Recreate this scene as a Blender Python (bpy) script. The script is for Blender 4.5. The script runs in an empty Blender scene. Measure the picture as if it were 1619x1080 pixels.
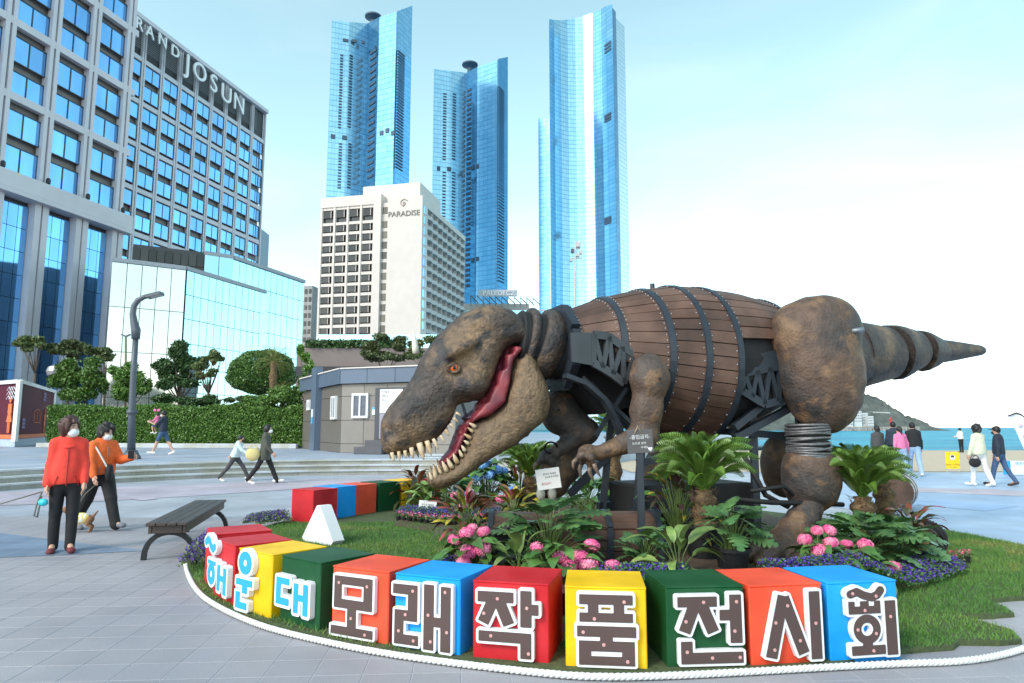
import bpy, bmesh, math, random
import numpy as np
from mathutils import Vector, Matrix, Euler, Quaternion
random.seed(11); RNG = np.random.default_rng(11)
S = bpy.context.scene; C = S.collection
R = math.radians
# ---------------------------------------------------------------- camera
FPX, HOR, CAMH = 1093.0, 676.0, 1.5
PITCH = math.atan((HOR - 540) / FPX)
cd = bpy.data.cameras.new('camera'); cam = bpy.data.objects.new('camera', cd); C.objects.link(cam)
cam.location = (0, 0, CAMH); cam.rotation_euler = (R(90) + PITCH, 0, 0)
cd.sensor_width = 36; cd.sensor_fit = 'HORIZONTAL'; cd.lens = 36 * FPX / 1619
cd.clip_start = .05; cd.clip_end = 30000
S.camera = cam
# ---------------------------------------------------------------- sky, sun, exposure
SUN_AZ, SUN_EL = 222.0, 40.0          # compass-like: 0 = +Y, clockwise; behind the camera on the left
w = bpy.data.worlds.new('World'); S.world = w; w.use_nodes = True
nt = w.node_tree; nt.nodes.clear()
sky = nt.nodes.new('ShaderNodeTexSky'); sky.sky_type = 'NISHITA'; sky.sun_disc = False
sky.sun_elevation = R(SUN_EL); sky.sun_rotation = R(SUN_AZ)
sky.air_density = 1.0; sky.dust_density = .8; sky.ozone_density = 1.0; sky.altitude = 0
bg = nt.nodes.new('ShaderNodeBackground'); bg.inputs[1].default_value = .15
out = nt.nodes.new('ShaderNodeOutputWorld')
_hs = nt.nodes.new('ShaderNodeHueSaturation'); _hs.inputs['Hue'].default_value = .445; _hs.inputs['Saturation'].default_value = .76
nt.links.new(sky.outputs[0], _hs.inputs['Color']); # thin high cloud all round: paler, slightly brighter patches
_tc = nt.nodes.new('ShaderNodeTexCoord'); _mp = nt.nodes.new('ShaderNodeMapping'); _mp.inputs['Scale'].default_value = (1, 1, 3.2); nt.links.new(_tc.outputs['Generated'], _mp.inputs[0])
_nz = nt.nodes.new('ShaderNodeTexNoise'); _nz.inputs['Scale'].default_value = 2.6; _nz.inputs['Detail'].default_value = 7; _nz.inputs['Distortion'].default_value = .6; nt.links.new(_mp.outputs[0], _nz.inputs['Vector'])
_mr = nt.nodes.new('ShaderNodeMapRange'); _mr.inputs[1].default_value = .45; _mr.inputs[2].default_value = .75; _mr.inputs[4].default_value = .3; nt.links.new(_nz.outputs[0], _mr.inputs[0])
_h2 = nt.nodes.new('ShaderNodeHueSaturation'); _h2.inputs['Saturation'].default_value = .35; _h2.inputs['Value'].default_value = 1.14; nt.links.new(_hs.outputs[0], _h2.inputs['Color'])
_mx = nt.nodes.new('ShaderNodeMix'); _mx.data_type = 'RGBA'; nt.links.new(_mr.outputs[0], _mx.inputs[0]); nt.links.new(_hs.outputs[0], _mx.inputs[6]); nt.links.new(_h2.outputs[0], _mx.inputs[7]); nt.links.new(_mx.outputs[2], bg.inputs[0]); nt.links.new(bg.outputs[0], out.inputs[0])
sd = bpy.data.lights.new('sun', 'SUN'); sun = bpy.data.objects.new('sun', sd); C.objects.link(sun)
sd.energy = 1.0; sd.angle = R(15); sd.color = (1, .92, .80)
_sv = Vector((math.sin(R(SUN_AZ)) * math.cos(R(SUN_EL)), math.cos(R(SUN_AZ)) * math.cos(R(SUN_EL)), math.sin(R(SUN_EL))))
sun.rotation_euler = _sv.to_track_quat('Z', 'Y').to_euler(); sun.location = _sv * 50
vs = S.view_settings; vs.view_transform = 'Standard'; vs.look = 'None'; vs.gamma = 1; vs.use_curve_mapping = False
vs.exposure = 1.12
S.cycles.max_bounces = 6; S.cycles.diffuse_bounces = 3; S.cycles.glossy_bounces = 3
S.cycles.use_denoising = True

# ---------------------------------------------------------------- helpers
def ray(x, y):
    dx = (x - 809.5) / FPX; dz = (540 - y) / FPX; c, s = math.cos(PITCH), math.sin(PITCH)
    return Vector((dx, c - dz * s, s + dz * c))
def G(x, y, z=0.0):
    r = ray(x, y); t = (z - CAMH) / r.z; return Vector((r.x * t, r.y * t, z))
def AT(x, y, Y):
    r = ray(x, y); t = Y / r.y; return Vector((r.x * t, Y, CAMH + r.z * t))
def ONPLANE(x, y, P, n):
    r = ray(x, y); o = Vector((0, 0, CAMH)); t = (P - o).dot(n) / r.dot(n); return o + r * t

MATS = {}
def M(name, rgb, rough=.6, metal=0., v=.12, sc=6., bump=0., bsc=40., rgb2=None, msc=2., lo=.42, hi=.6, coat=0., spec=.5, rnd=0., rgb3=None, bdist=.02, stretch=None):
    """procedural principled material: base colour, second colour in noise patches, fine value variation, bump"""
    if name in MATS: return MATS[name]
    m = bpy.data.materials.new(name); m.use_nodes = True; n = m.node_tree.nodes; l = m.node_tree.links
    b = n['Principled BSDF']; b.inputs['Roughness'].default_value = rough; b.inputs['Metallic'].default_value = metal
    b.inputs['Coat Weight'].default_value = coat; b.inputs['Specular IOR Level'].default_value = spec
    geo = n.new('ShaderNodeNewGeometry'); pos = geo.outputs['Position']
    if stretch:
        mp = n.new('ShaderNodeMapping'); mp.inputs['Scale'].default_value = stretch; l.new(pos, mp.inputs[0]); pos = mp.outputs[0]
    def noise(sc, det=3):
        t = n.new('ShaderNodeTexNoise'); t.inputs['Scale'].default_value = sc; t.inputs['Detail'].default_value = det
        l.new(pos, t.inputs['Vector']); return t
    col = n.new('ShaderNodeRGB'); col.outputs[0].default_value = (*rgb, 1); cur = col.outputs[0]
    for extra, off, l0, h0 in ((rgb2, 1., lo, hi), (rgb3, 2.7, .52, .62)):
        if extra is None: continue
        t = noise(msc * off, 5); rp = n.new('ShaderNodeMapRange'); rp.inputs[1].default_value = l0; rp.inputs[2].default_value = h0
        l.new(t.outputs[0], rp.inputs[0]); mx = n.new('ShaderNodeMix'); mx.data_type = 'RGBA'
        l.new(rp.outputs[0], mx.inputs[0]); l.new(cur, mx.inputs[6]); mx.inputs[7].default_value = (*extra, 1); cur = mx.outputs[2]
    if v or rnd:
        t = noise(sc, 6); rp = n.new('ShaderNodeMapRange'); rp.inputs[1].default_value = .25; rp.inputs[2].default_value = .75
        rp.inputs[3].default_value = 1 - v; rp.inputs[4].default_value = 1 + v; l.new(t.outputs[0], rp.inputs[0]); val = rp.outputs[0]
        if rnd:
            oi = n.new('ShaderNodeObjectInfo'); r2 = n.new('ShaderNodeMapRange'); r2.inputs[3].default_value = 1 - rnd; r2.inputs[4].default_value = 1 + rnd
            l.new(oi.outputs['Random'], r2.inputs[0]); mu = n.new('ShaderNodeMath'); mu.operation = 'MULTIPLY'
            l.new(val, mu.inputs[0]); l.new(r2.outputs[0], mu.inputs[1]); val = mu.outputs[0]
        hs = n.new('ShaderNodeHueSaturation'); l.new(cur, hs.inputs['Color']); l.new(val, hs.inputs['Value']); cur = hs.outputs[0]
    l.new(cur, b.inputs['Base Color'])
    if bump:
        t = noise(bsc, 4); bp = n.new('ShaderNodeBump'); bp.inputs['Strength'].default_value = bump; bp.inputs['Distance'].default_value = bdist
        l.new(t.outputs[0], bp.inputs['Height']); l.new(bp.outputs[0], b.inputs['Normal'])
    MATS[name] = m; return m

def chainM(o):
    m = Matrix.Identity(4)
    while o is not None: m = o.matrix_basis @ m; o = o.parent
    return m
def tag(o, label=None, cat=None, group=None, kind=None):
    if label: o['label'] = label
    if cat: o['category'] = cat
    if group: o['group'] = group
    if kind: o['kind'] = kind
    return o
def empty(name, loc=(0, 0, 0), rz=0., label=None, cat=None, group=None):
    o = bpy.data.objects.new(name, None); C.objects.link(o); o.location = loc; o.rotation_euler = (0, 0, rz)
    o.empty_display_size = .1
    return tag(o, label, cat, group)
def ob(name, me, parent=None, mat=None, world=True, smooth=None):
    if mat is not None:
        if len(me.materials): me.materials.clear()
        for q in (mat if isinstance(mat, (list, tuple)) else [mat]): me.materials.append(q)
    if smooth is not None: me.polygons.foreach_set('use_smooth', [smooth] * len(me.polygons))
    o = bpy.data.objects.new(name, me); C.objects.link(o)
    if parent is not None:
        if world: me.transform(chainM(parent).inverted())
        o.parent = parent
    return o
def inst(name, me, Mw, parent=None):
    o = bpy.data.objects.new(name, me); C.objects.link(o)
    if parent is not None: o.parent = parent; o.matrix_basis = chainM(parent).inverted() @ Mw
    else: o.matrix_basis = Mw
    return o
def struct(o): o['kind'] = 'structure'; return o
def stuff(o): o['kind'] = 'stuff'; return o
def T(x=0, y=0, z=0): return Matrix.Translation((x, y, z))
def RZ(a): return Matrix.Rotation(a, 4, 'Z')
def RX(a): return Matrix.Rotation(a, 4, 'X')
def RY(a): return Matrix.Rotation(a, 4, 'Y')
def SC(x, y, z): return Matrix.Diagonal((x, y, z, 1))

class MB:
    def __init__(s): s.v = []; s.f = []; s.m = []
    def add(s, vs, fs, mi=0, X=None):
        o = len(s.v)
        s.v += [tuple(X @ Vector(p)) for p in vs] if X is not None else [tuple(p) for p in vs]
        s.f += [tuple(i + o for i in f) for f in fs]; s.m += [mi] * len(fs); return s
    def box(s, c, d, X=None, mi=0):
        x, y, z = (q / 2 for q in d); L = Matrix.Translation(c)
        if X is not None: L = X @ L
        vs = [(-x, -y, -z), (x, -y, -z), (x, y, -z), (-x, y, -z), (-x, -y, z), (x, -y, z), (x, y, z), (-x, y, z)]
        return s.add(vs, [(3, 2, 1, 0), (4, 5, 6, 7), (0, 1, 5, 4), (1, 2, 6, 5), (2, 3, 7, 6), (3, 0, 4, 7)], mi, L)
    def bbox(s, c, d, b=.01, X=None, mi=0):      # box with bevelled edges
        bm = bmesh.new(); bmesh.ops.create_cube(bm, size=1); bmesh.ops.scale(bm, vec=d, verts=bm.verts)
        bmesh.ops.bevel(bm, geom=bm.edges[:], offset=b, segments=1, affect='EDGES', profile=.5)
        bm.verts.index_update(); L = Matrix.Translation(c)
        if X is not None: L = X @ L
        s.add([v.co.copy() for v in bm.verts], [[v.index for v in f.verts] for f in bm.faces], mi, L); bm.free(); return s
    def beam(s, a, b, wd, hg, up=(0, 0, 1), mi=0):
        a = Vector(a); b = Vector(b); d = b - a; L = d.length; y = d.normalized(); u = Vector(up)
        if abs(y.dot(u)) > .99: u = Vector((1, 0, 0))
        x = y.cross(u).normalized(); z = x.cross(y)
        X = Matrix(((x.x, y.x, z.x, 0), (x.y, y.y, z.y, 0), (x.z, y.z, z.z, 0), (0, 0, 0, 1))); X.translation = (a + b) / 2
        return s.box((0, 0, 0), (wd, L, hg), X, mi)
    def prism(s, poly, z0, z1, X=None, mi=0, cap=True):
        n = len(poly); vs = [(p[0], p[1], z0) for p in poly] + [(p[0], p[1], z1) for p in poly]
        fs = [(i, (i + 1) % n, n + (i + 1) % n, n + i) for i in range(n)]
        if cap: fs += [tuple(range(n - 1, -1, -1)), tuple(range(n, 2 * n))]
        return s.add(vs, fs, mi, X)
    def tube(s, pts, rad, n=8, mi=0, cap=True, X=None):
        pts = [Vector(p) for p in pts]; k = len(pts)
        if not hasattr(rad, '__len__'): rad = [rad] * k
        vs = []; ref = None
        for i, p in enumerate(pts):
            d = (pts[min(i + 1, k - 1)] - pts[max(i - 1, 0)]).normalized()
            if ref is None: ref = Vector((0, 0, 1)) if abs(d.z) < .9 else Vector((1, 0, 0))
            x = d.cross(ref).normalized(); y = x.cross(d).normalized(); ref = y
            for j in range(n):
                a = 2 * math.pi * j / n; vs.append(p + (x * math.cos(a) + y * math.sin(a)) * rad[i])
        fs = [(i * n + j, i * n + (j + 1) % n, (i + 1) * n + (j + 1) % n, (i + 1) * n + j) for i in range(k - 1) for j in range(n)]
        if cap: fs += [tuple(range(n - 1, -1, -1)), tuple(range((k - 1) * n, k * n))]
        return s.add(vs, fs, mi, X)
    def lathe(s, prof, n=20, X=None, mi=0, cap=True):      # profile (r, z)
        vs = [(r * math.cos(2 * math.pi * j / n), r * math.sin(2 * math.pi * j / n), z) for r, z in prof for j in range(n)]; k = len(prof)
        fs = [(i * n + j, i * n + (j + 1) % n, (i + 1) * n + (j + 1) % n, (i + 1) * n + j) for i in range(k - 1) for j in range(n)]
        if cap: fs += [tuple(range(n - 1, -1, -1)), tuple(range((k - 1) * n, k * n))]
        return s.add(vs, fs, mi, X)
    def ball(s, c, r, n=8, X=None, mi=0):
        rr = r if hasattr(r, '__len__') else (r, r, r); k = n // 2 + 1
        pr = [(max(math.sin(math.pi * i / k), .02), -math.cos(math.pi * i / k)) for i in range(k + 1)]
        L = Matrix.Translation(c) @ SC(*rr)
        return s.lathe(pr, n, X @ L if X is not None else L, mi)
    def mesh(s, name='m'):
        me = bpy.data.meshes.new(name); me.from_pydata(s.v, [], s.f)
        if any(s.m): me.polygons.foreach_set('material_index', s.m)
        me.update(); return me
    def build(s, name, mat, parent=None, smooth=False, world=True):
        me = s.mesh(name); o = ob(name, me, parent, mat, world); 
        if smooth: me.polygons.foreach_set('use_smooth', [True] * len(me.polygons)); me.update()
        return o
def autosmooth(o, ang=40):
    me = o.data; me.polygons.foreach_set('use_smooth', [True] * len(me.polygons))
    bm = bmesh.new(); bm.from_mesh(me)
    for e in bm.edges:
        if len(e.link_faces) == 2 and e.calc_face_angle(0) > R(ang): e.smooth = False
    bm.to_mesh(me); bm.free(); return o
def rawmesh(name, V, F, mi=None):                  # numpy verts (n,3) and faces (m,k)
    me = bpy.data.meshes.new(name); V = np.asarray(V, dtype=np.float32); F = np.asarray(F, dtype=np.int32); k = F.shape[1]
    me.vertices.add(len(V)); me.vertices.foreach_set('co', V.ravel()); me.loops.add(F.size); me.loops.foreach_set('vertex_index', F.ravel())
    me.polygons.add(len(F)); me.polygons.foreach_set('loop_start', np.arange(0, F.size, k, dtype=np.int32)); me.polygons.foreach_set('loop_total', np.full(len(F), k, dtype=np.int32))
    if mi is not None: me.polygons.foreach_set('material_index', np.asarray(mi, dtype=np.int32))
    me.update(calc_edges=True); me.validate(); return me
def text_mesh(txt, size=1., depth=.01, align='CENTER', bold=0.):
    cu = bpy.data.curves.new('t', 'FONT'); cu.body = txt; cu.size = size; cu.extrude = depth; cu.align_x = align; cu.offset = bold
    o = bpy.data.objects.new('t', cu); C.objects.link(o); bpy.context.view_layer.update()
    me = bpy.data.meshes.new_from_object(o.evaluated_get(bpy.context.evaluated_depsgraph_get())); bpy.data.objects.remove(o); bpy.data.curves.remove(cu)
    return me
# ---- signed distance toolbox (surface nets)
def cap_(P, a, b, ra, rb=None):
    rb = ra if rb is None else rb; a = np.array(a, float); b = np.array(b, float); ba = b - a
    t = np.clip(((P - a) @ ba) / max(ba @ ba, 1e-9), 0, 1); return np.linalg.norm(P - a - t[:, None] * ba, axis=1) - (ra + (rb - ra) * t)
def ell_(P, c, r, Rm=None):
    q = P - np.array(c, float)
    if Rm is not None: q = q @ np.array(Rm.to_3x3())
    r = np.array(r, float); k0 = np.linalg.norm(q / r, axis=1); k1 = np.linalg.norm(q / r ** 2, axis=1); return k0 * (k0 - 1) / np.maximum(k1, 1e-6)
def smin(a, b, k=.05):
    h = np.clip(.5 + .5 * (b - a) / k, 0, 1); return b * (1 - h) + a * h - k * h * (1 - h)
def smax(a, b, k=.05): return -smin(-a, -b, k)
def wob(P, f, amp, seed=0):
    rs = np.random.default_rng(seed); s = 0
    for i in range(6):
        d = rs.normal(size=3); d /= np.linalg.norm(d); s = s + np.sin((P @ d) * f * rs.uniform(.6, 1.6) + rs.uniform(0, 6.3))
    return s * amp / 3
def snet(fn, lo, hi, h):
    lo = np.array(lo, float); hi = np.array(hi, float); n = np.ceil((hi - lo) / h).astype(int) + 1
    ax = [lo[i] + h * np.arange(n[i]) for i in range(3)]
    k = 4; nc = (n + k - 2) // k + 1                # coarse pass first, then only the band round the surface
    Pc = np.stack(np.meshgrid(*[lo[i] + h * k * np.arange(nc[i]) for i in range(3)], indexing='ij'), -1).reshape(-1, 3); Vc = fn(Pc).reshape(nc)
    ix = [np.minimum((np.arange(n[i]) + k // 2) // k, nc[i] - 1) for i in range(3)]; V = Vc[np.ix_(*ix)].copy(); mk = np.abs(V) < h * k * 1.9
    id3 = np.argwhere(mk); V[mk] = fn(lo + id3 * h); I = V < 0
    base = np.stack(np.meshgrid(*[np.arange(k - 1) for k in n], indexing='ij'), -1)
    acc = np.zeros((*(n - 1), 3)); cnt = np.zeros(tuple(n - 1))
    def sl(o): return tuple(slice(o[i], o[i] + n[i] - 1) for i in range(3))
    for axi in range(3):
        for a in (0, 1):
            for b in (0, 1):
                o0 = [0, 0, 0]; oth = [i for i in range(3) if i != axi]; o0[oth[0]] = a; o0[oth[1]] = b; o1 = list(o0); o1[axi] = 1
                va, vb = V[sl(o0)], V[sl(o1)]; x = (va < 0) != (vb < 0)
                t = np.where(x, va / np.where(x, va - vb, 1), 0)
                pt = np.zeros((*(n - 1), 3)) + np.array(o0); pt[..., axi] += t
                acc += pt * x[..., None]; cnt += x
    act = cnt > 0; idx = -np.ones(tuple(n - 1), int); idx[act] = np.arange(act.sum())
    verts = (base[act] + acc[act] / cnt[act][:, None]) * h + lo
    F = []
    for axi in range(3):
        o1, o2 = (axi + 1) % 3, (axi + 2) % 3
        s0 = [slice(0, n[i] - 1) for i in range(3)]; s0[o1] = slice(1, n[o1] - 1); s0[o2] = slice(1, n[o2] - 1)
        s1 = list(s0); s1[axi] = slice(1, n[axi])
        a, b = I[tuple(s0)], I[tuple(s1)]; ch = np.argwhere(a != b)
        if not len(ch): continue
        fl = a[tuple(ch.T)]; ch = ch.copy(); ch[:, o1] += 1; ch[:, o2] += 1
        e1 = np.zeros(3, int); e1[o1] = 1; e2 = np.zeros(3, int); e2[o2] = 1
        q = np.stack([idx[tuple((ch - e1 - e2).T)], idx[tuple((ch - e2).T)], idx[tuple(ch.T)], idx[tuple((ch - e1).T)]], 1)
        q[~fl] = q[~fl][:, ::-1]; F.append(q)
    return verts, np.concatenate(F)
def sdf_obj(name, fn, lo, hi, h, mat, parent=None, X=None):
    V, F = snet(fn, lo, hi, h)
    if X is not None: A = np.array(X); V = V @ A[:3, :3].T + A[:3, 3]
    me = rawmesh(name, V, F); me.polygons.foreach_set('use_smooth', [True] * len(F))
    return ob(name, me, parent, mat, world=(parent is not None))
def poly_sd(U, poly):                              # signed distance in 2D, negative inside
    P = np.array(poly, float); d = np.full(len(U), 1e9); ins = np.zeros(len(U), bool); n = len(P)
    for i in range(n):
        a, b = P[i], P[(i + 1) % n]; e = b - a; q = U - a; t = np.clip((q @ e) / max(e @ e, 1e-12), 0, 1)
        d = np.minimum(d, np.linalg.norm(q - t[:, None] * e, axis=1))
        c = ((a[1] > U[:, 1]) != (b[1] > U[:, 1])) & (U[:, 0] < (b[0] - a[0]) * (U[:, 1] - a[1]) / (b[1] - a[1] + 1e-12) + a[0]); ins ^= c
    return np.where(ins, -d, d)
# ================================================================ SETTING
def tile_mat(name, rgb, size, ang, joint, jw=.02, var=.1, rgb2=None, rough=.55, sizey=None, msc=.25, speck=.12):
    m = bpy.data.materials.new(name); m.use_nodes = True; n = m.node_tree.nodes; l = m.node_tree.links; b = n['Principled BSDF']
    b.inputs['Roughness'].default_value = rough
    geo = n.new('ShaderNodeNewGeometry'); mp = n.new('ShaderNodeMapping'); mp.inputs['Rotation'].default_value = (0, 0, -ang)
    l.new(geo.outputs['Position'], mp.inputs[0])
    mp2 = n.new('ShaderNodeMapping'); mp2.inputs['Scale'].default_value = (1 / size, 1 / (sizey or size), 0); l.new(mp.outputs[0], mp2.inputs[0])
    fr = n.new('ShaderNodeVectorMath'); fr.operation = 'FRACTION'; l.new(mp2.outputs[0], fr.inputs[0])
    fl = n.new('ShaderNodeVectorMath'); fl.operation = 'FLOOR'; l.new(mp2.outputs[0], fl.inputs[0])
    wn = n.new('ShaderNodeTexWhiteNoise'); wn.noise_dimensions = '2D'; l.new(fl.outputs[0], wn.inputs['Vector'])
    sp = n.new('ShaderNodeSeparateXYZ'); l.new(fr.outputs[0], sp.inputs[0])
    def lt(s, wd):
        a = n.new('ShaderNodeMath'); a.operation = 'LESS_THAN'; l.new(s, a.inputs[0]); a.inputs[1].default_value = wd; return a.outputs[0]
    mxm = n.new('ShaderNodeMath'); mxm.operation = 'MAXIMUM'; l.new(lt(sp.outputs[0], jw), mxm.inputs[0]); l.new(lt(sp.outputs[1], jw * size / (sizey or size)), mxm.inputs[1])
    def noise(sc, det=4):
        t = n.new('ShaderNodeTexNoise'); t.inputs['Scale'].default_value = sc; t.inputs['Detail'].default_value = det; l.new(geo.outputs['Position'], t.inputs['Vector']); return t.outputs[0]
    def mr(x, a, b_, c, d):
        r_ = n.new('ShaderNodeMapRange'); l.new(x, r_.inputs[0])
        for i, q in enumerate((a, b_, c, d)): r_.inputs[i + 1].default_value = q
        return r_.outputs[0]
    def mix(f, a, bb):
        q = n.new('ShaderNodeMix'); q.data_type = 'RGBA'; l.new(f, q.inputs[0])
        for i, s in ((6, a), (7, bb)):
            if isinstance(s, tuple): q.inputs[i].default_value = (*s, 1)
            else: l.new(s, q.inputs[i])
        return q.outputs[2]
    cur = mix(mr(noise(msc), .4, .6, 0, 1), rgb, rgb2 or rgb)
    def mul(a, c):
        q = n.new('ShaderNodeMath'); q.operation = 'MULTIPLY'; l.new(a, q.inputs[0]); l.new(c, q.inputs[1]); return q.outputs[0]
    val = mul(mul(mr(wn.outputs['Value'], 0, 1, 1 - var, 1 + var), mr(noise(160, 2), .3, .7, 1 - speck, 1 + speck)), mr(noise(.7, 8), .3, .7, .80, 1.12))
    hs = n.new('ShaderNodeHueSaturation'); l.new(cur, hs.inputs['Color']); l.new(val, hs.inputs['Value'])
    cur = mix(mxm.outputs[0], hs.outputs[0], joint); l.new(cur, b.inputs['Base Color'])
    bp = n.new('ShaderNodeBump'); bp.inputs['Strength'].default_value = .15; bp.inputs['Distance'].default_value = .004; l.new(noise(90, 3), bp.inputs['Height']); l.new(bp.outputs[0], b.inputs['Normal'])
    return m
TA = R(4)
m_plaza = tile_mat('plaza_granite', (.355, .38, .45), .3, TA, (.44, .45, .47), jw=.022, rgb2=(.375, .39, .435), var=.07)
m_paver = M('paver_granite', (.345, .334, .358), .6, v=.3, sc=150, rgb2=(.285, .28, .31), msc=.6, rnd=.045, bump=.15, bsc=120, bdist=.004)
m_pink = tile_mat('pink_granite', (.46, .39, .44), .3, TA, (.42, .40, .43), rgb2=(.42, .38, .46), var=.08)
m_slate = tile_mat('slate_granite', (.16, .22, .32), .3, TA, (.36, .40, .46), rgb2=(.2, .26, .35), var=.12)
m_sky_tint = tile_mat('sky_tint_granite', (.29, .40, .57), .3, TA, (.36, .45, .57), rgb2=(.35, .45, .60), var=.06)
m_terr = tile_mat('terrace_granite', (.335, .395, .49), .6, TA, (.27, .32, .40), rgb2=(.38, .415, .485), var=.06, jw=.015)
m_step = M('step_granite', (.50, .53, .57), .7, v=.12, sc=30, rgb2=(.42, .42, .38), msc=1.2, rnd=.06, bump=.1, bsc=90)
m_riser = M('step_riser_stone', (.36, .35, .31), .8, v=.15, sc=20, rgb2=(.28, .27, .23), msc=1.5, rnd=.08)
m_sand = M('beach_sand', (.52, .42, .31), .95, v=.1, sc=3, bump=.4, bsc=14, bdist=.03)
m_soil = M('soil', (.09, .06, .04), .95, v=.3, sc=40, bump=.5, bsc=60)
def sheet(name, pts, mat, z=None):
    mb = MB(); mb.add([(p[0], p[1], (p[2] if z is None else z)) for p in pts], [tuple(range(len(pts)))]); o = mb.build(name, mat); return struct(o)
# plaza: a single sheet to the far side; the near pavers stand 5 mm proud of it
sheet('plaza', [(-90, -30), (120, -30), (120, 26.5), (4.3, 24.3), (4.3, 70), (-90, 70)], m_plaza, -.0025)
sheet('city_ground', [(-4000, 69), (-6, 69), (20, 800), (-300, 2500), (-4000, 2500)], M('city_ground', (.3, .3, .3), .9), -.3)
PV0 = None
pv = MB(); pv.bbox((0, 0, -.02), (.296, .296, .04), .003); pme = pv.mesh('paver'); pme.materials.append(m_paver)
cells = []
for i in range(-46, 60):
    for j in range(8, 46):
        q = RZ(TA) @ Vector(((i + .5) * .3, (j + .5) * .3, 0))
        if q.y < 3.2 or abs(q.x) > .78 * q.y + .5 or q.y > 12: continue
        cells.append(q)
LAWN_FRONT = [(296, 880), (297, 905), (312, 935), (335, 955), (372, 972), (430, 993), (520, 1017), (620, 1037), (750, 1054), (900, 1071), (1030, 1074), (1180, 1067), (1320, 1059), (1424, 1035),
              (1508, 1028.6), (1517, 1021), (1580, 1022), (1616, 1019), (1600, 1003), (1535, 984), (1519, 979), (1570, 979), (1604, 976), (1590, 966), (1560, 955), (1600, 951), (1660, 948), (1720, 930), (1700, 890), (1619, 866), (1530, 848), (1466, 837)]
LAWN = [G(*p) for p in LAWN_FRONT] + [Vector(p) for p in ((5.3, 11.2, 0), (4.2, 13, 0), (2, 14.6, 0), (-.5, 15.6, 0), (-2.6, 15.4, 0), (-3.5, 12.2, 0), (-3.7, 10.4, 0), (-3.75, 8.9, 0))]
LXY = np.array([(p.x, p.y) for p in LAWN])
lin = poly_sd(np.array([(c.x, c.y) for c in cells]), LXY)
cells = [c for c, d in zip(cells, lin) if d > -.12]
plaza_o = bpy.data.objects['plaza']
cells.sort(key=lambda c: c.y + (0 if abs(c.x) < .75 * c.y else 5)); near = cells[:300]; rest = cells[300:]
for c in near: inst('paver', pme, T(c.x, c.y, 0) @ RZ(TA) @ RX(random.uniform(-.002, .002)), plaza_o)
rb = MB()
for c in rest: rb.box((c.x, c.y, -.02) if False else (0, 0, -.02), (.2935, .2935, .04), T(c.x, c.y, 0) @ RZ(TA))
stuff(rb.build('paver_field', m_paver, plaza_o))
# paving bands laid in other stone, and a sheet painted with sky tint
def band(name, px, mat, z=.004): sheet(name, [G(x, y) for x, y in px], mat, z)
band('slate_band', [(-60, 884), (0, 882), (120, 877), (232, 871), (120, 858), (0, 843), (-60, 838)], m_slate)
band('pink_band', [(-60, 802), (120, 795), (330, 783), (520, 770), (660, 762), (660, 755), (480, 759), (340, 765), (200, 770), (0, 779), (-60, 783)], m_pink)
band('pink_patch', [(205, 789), (225, 792), (250, 789), (225, 786)], m_pink, .008)
sheet('sky_tint_paving', [G(1290, 748), G(1700, 748), G(1900, 800), G(2000, 900), G(1700, 890), G(1619, 864), G(1466, 835), G(1400, 812), G(1300, 800)], m_sky_tint, .004)  # grey stone; the sky's blue cast is painted into this sheet's colour
band('pink_stripe', [(1440, 771), (1640, 776), (1640, 786), (1440, 778)], m_pink, .008)
band('slate_stripe', [(1450, 790), (1610, 801), (1560, 809), (1450, 799)], tile_mat('dusk_granite', (.24, .36, .56), .3, TA, (.3, .4, .55)), .008)
# steps: granite blocks on an arc, and the terrace behind them
def circ3(a, b, c):
    ax, ay, bx, by, cx, cy = a.x, a.y, b.x, b.y, c.x, c.y; d = 2 * (ax * (by - cy) + bx * (cy - ay) + cx * (ay - by))
    ux = ((ax * ax + ay * ay) * (by - cy) + (bx * bx + by * by) * (cy - ay) + (cx * cx + cy * cy) * (ay - by)) / d
    uy = ((ax * ax + ay * ay) * (cx - bx) + (bx * bx + by * by) * (ax - cx) + (cx * cx + cy * cy) * (bx - ax)) / d
    return Vector((ux, uy, 0)), math.hypot(ax - ux, ay - uy)
PC, PR = circ3(G(0, 776), G(340, 756), G(660, 750))
def pol(r, a, z=0): return Vector((PC.x + r * math.sin(a), PC.y + r * math.cos(a), z))
def ang_of(p): return math.atan2(p.x - PC.x, p.y - PC.y)
A0, A1 = ang_of(G(-250, 790)), ang_of(G(850, 752)); TZ = .45
steps = struct(empty('steps', pol(PR, A0)))
for k in range(3):
    r0, r1 = PR + .34 * k, PR + .34 * (k + 1) + .12; nb = int((A1 - A0) * PR / 1.25)
    for q in range(nb):
        a, b = A0 + (A1 - A0) * (q + .5 * (k % 2)) / nb, A0 + (A1 - A0) * (q + .5 * (k % 2) + 1) / nb - .004 / PR; b = min(b, A1)
        z0, z1 = TZ * k / 3 - (.02 if k else .01), TZ * (k + 1) / 3; mb = MB()
        poly = [pol(r0, a), pol(r0, (a + b) / 2), pol(r0, b), pol(r1, b), pol(r1, (a + b) / 2), pol(r1, a)]
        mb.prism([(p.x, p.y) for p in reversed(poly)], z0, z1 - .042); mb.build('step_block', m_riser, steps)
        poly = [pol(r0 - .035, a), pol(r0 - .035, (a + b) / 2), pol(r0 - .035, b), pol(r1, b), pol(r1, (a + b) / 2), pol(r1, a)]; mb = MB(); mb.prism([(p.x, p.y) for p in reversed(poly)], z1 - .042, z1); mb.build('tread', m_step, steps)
mb = MB(); na = 40; rr = (PR + 1.13, PR + 12, 140); vs = [pol(r_, A0 - .35 + (A1 - A0 + .35) * i / na, TZ - .002) for r_ in rr for i in range(na + 1)]
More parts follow.
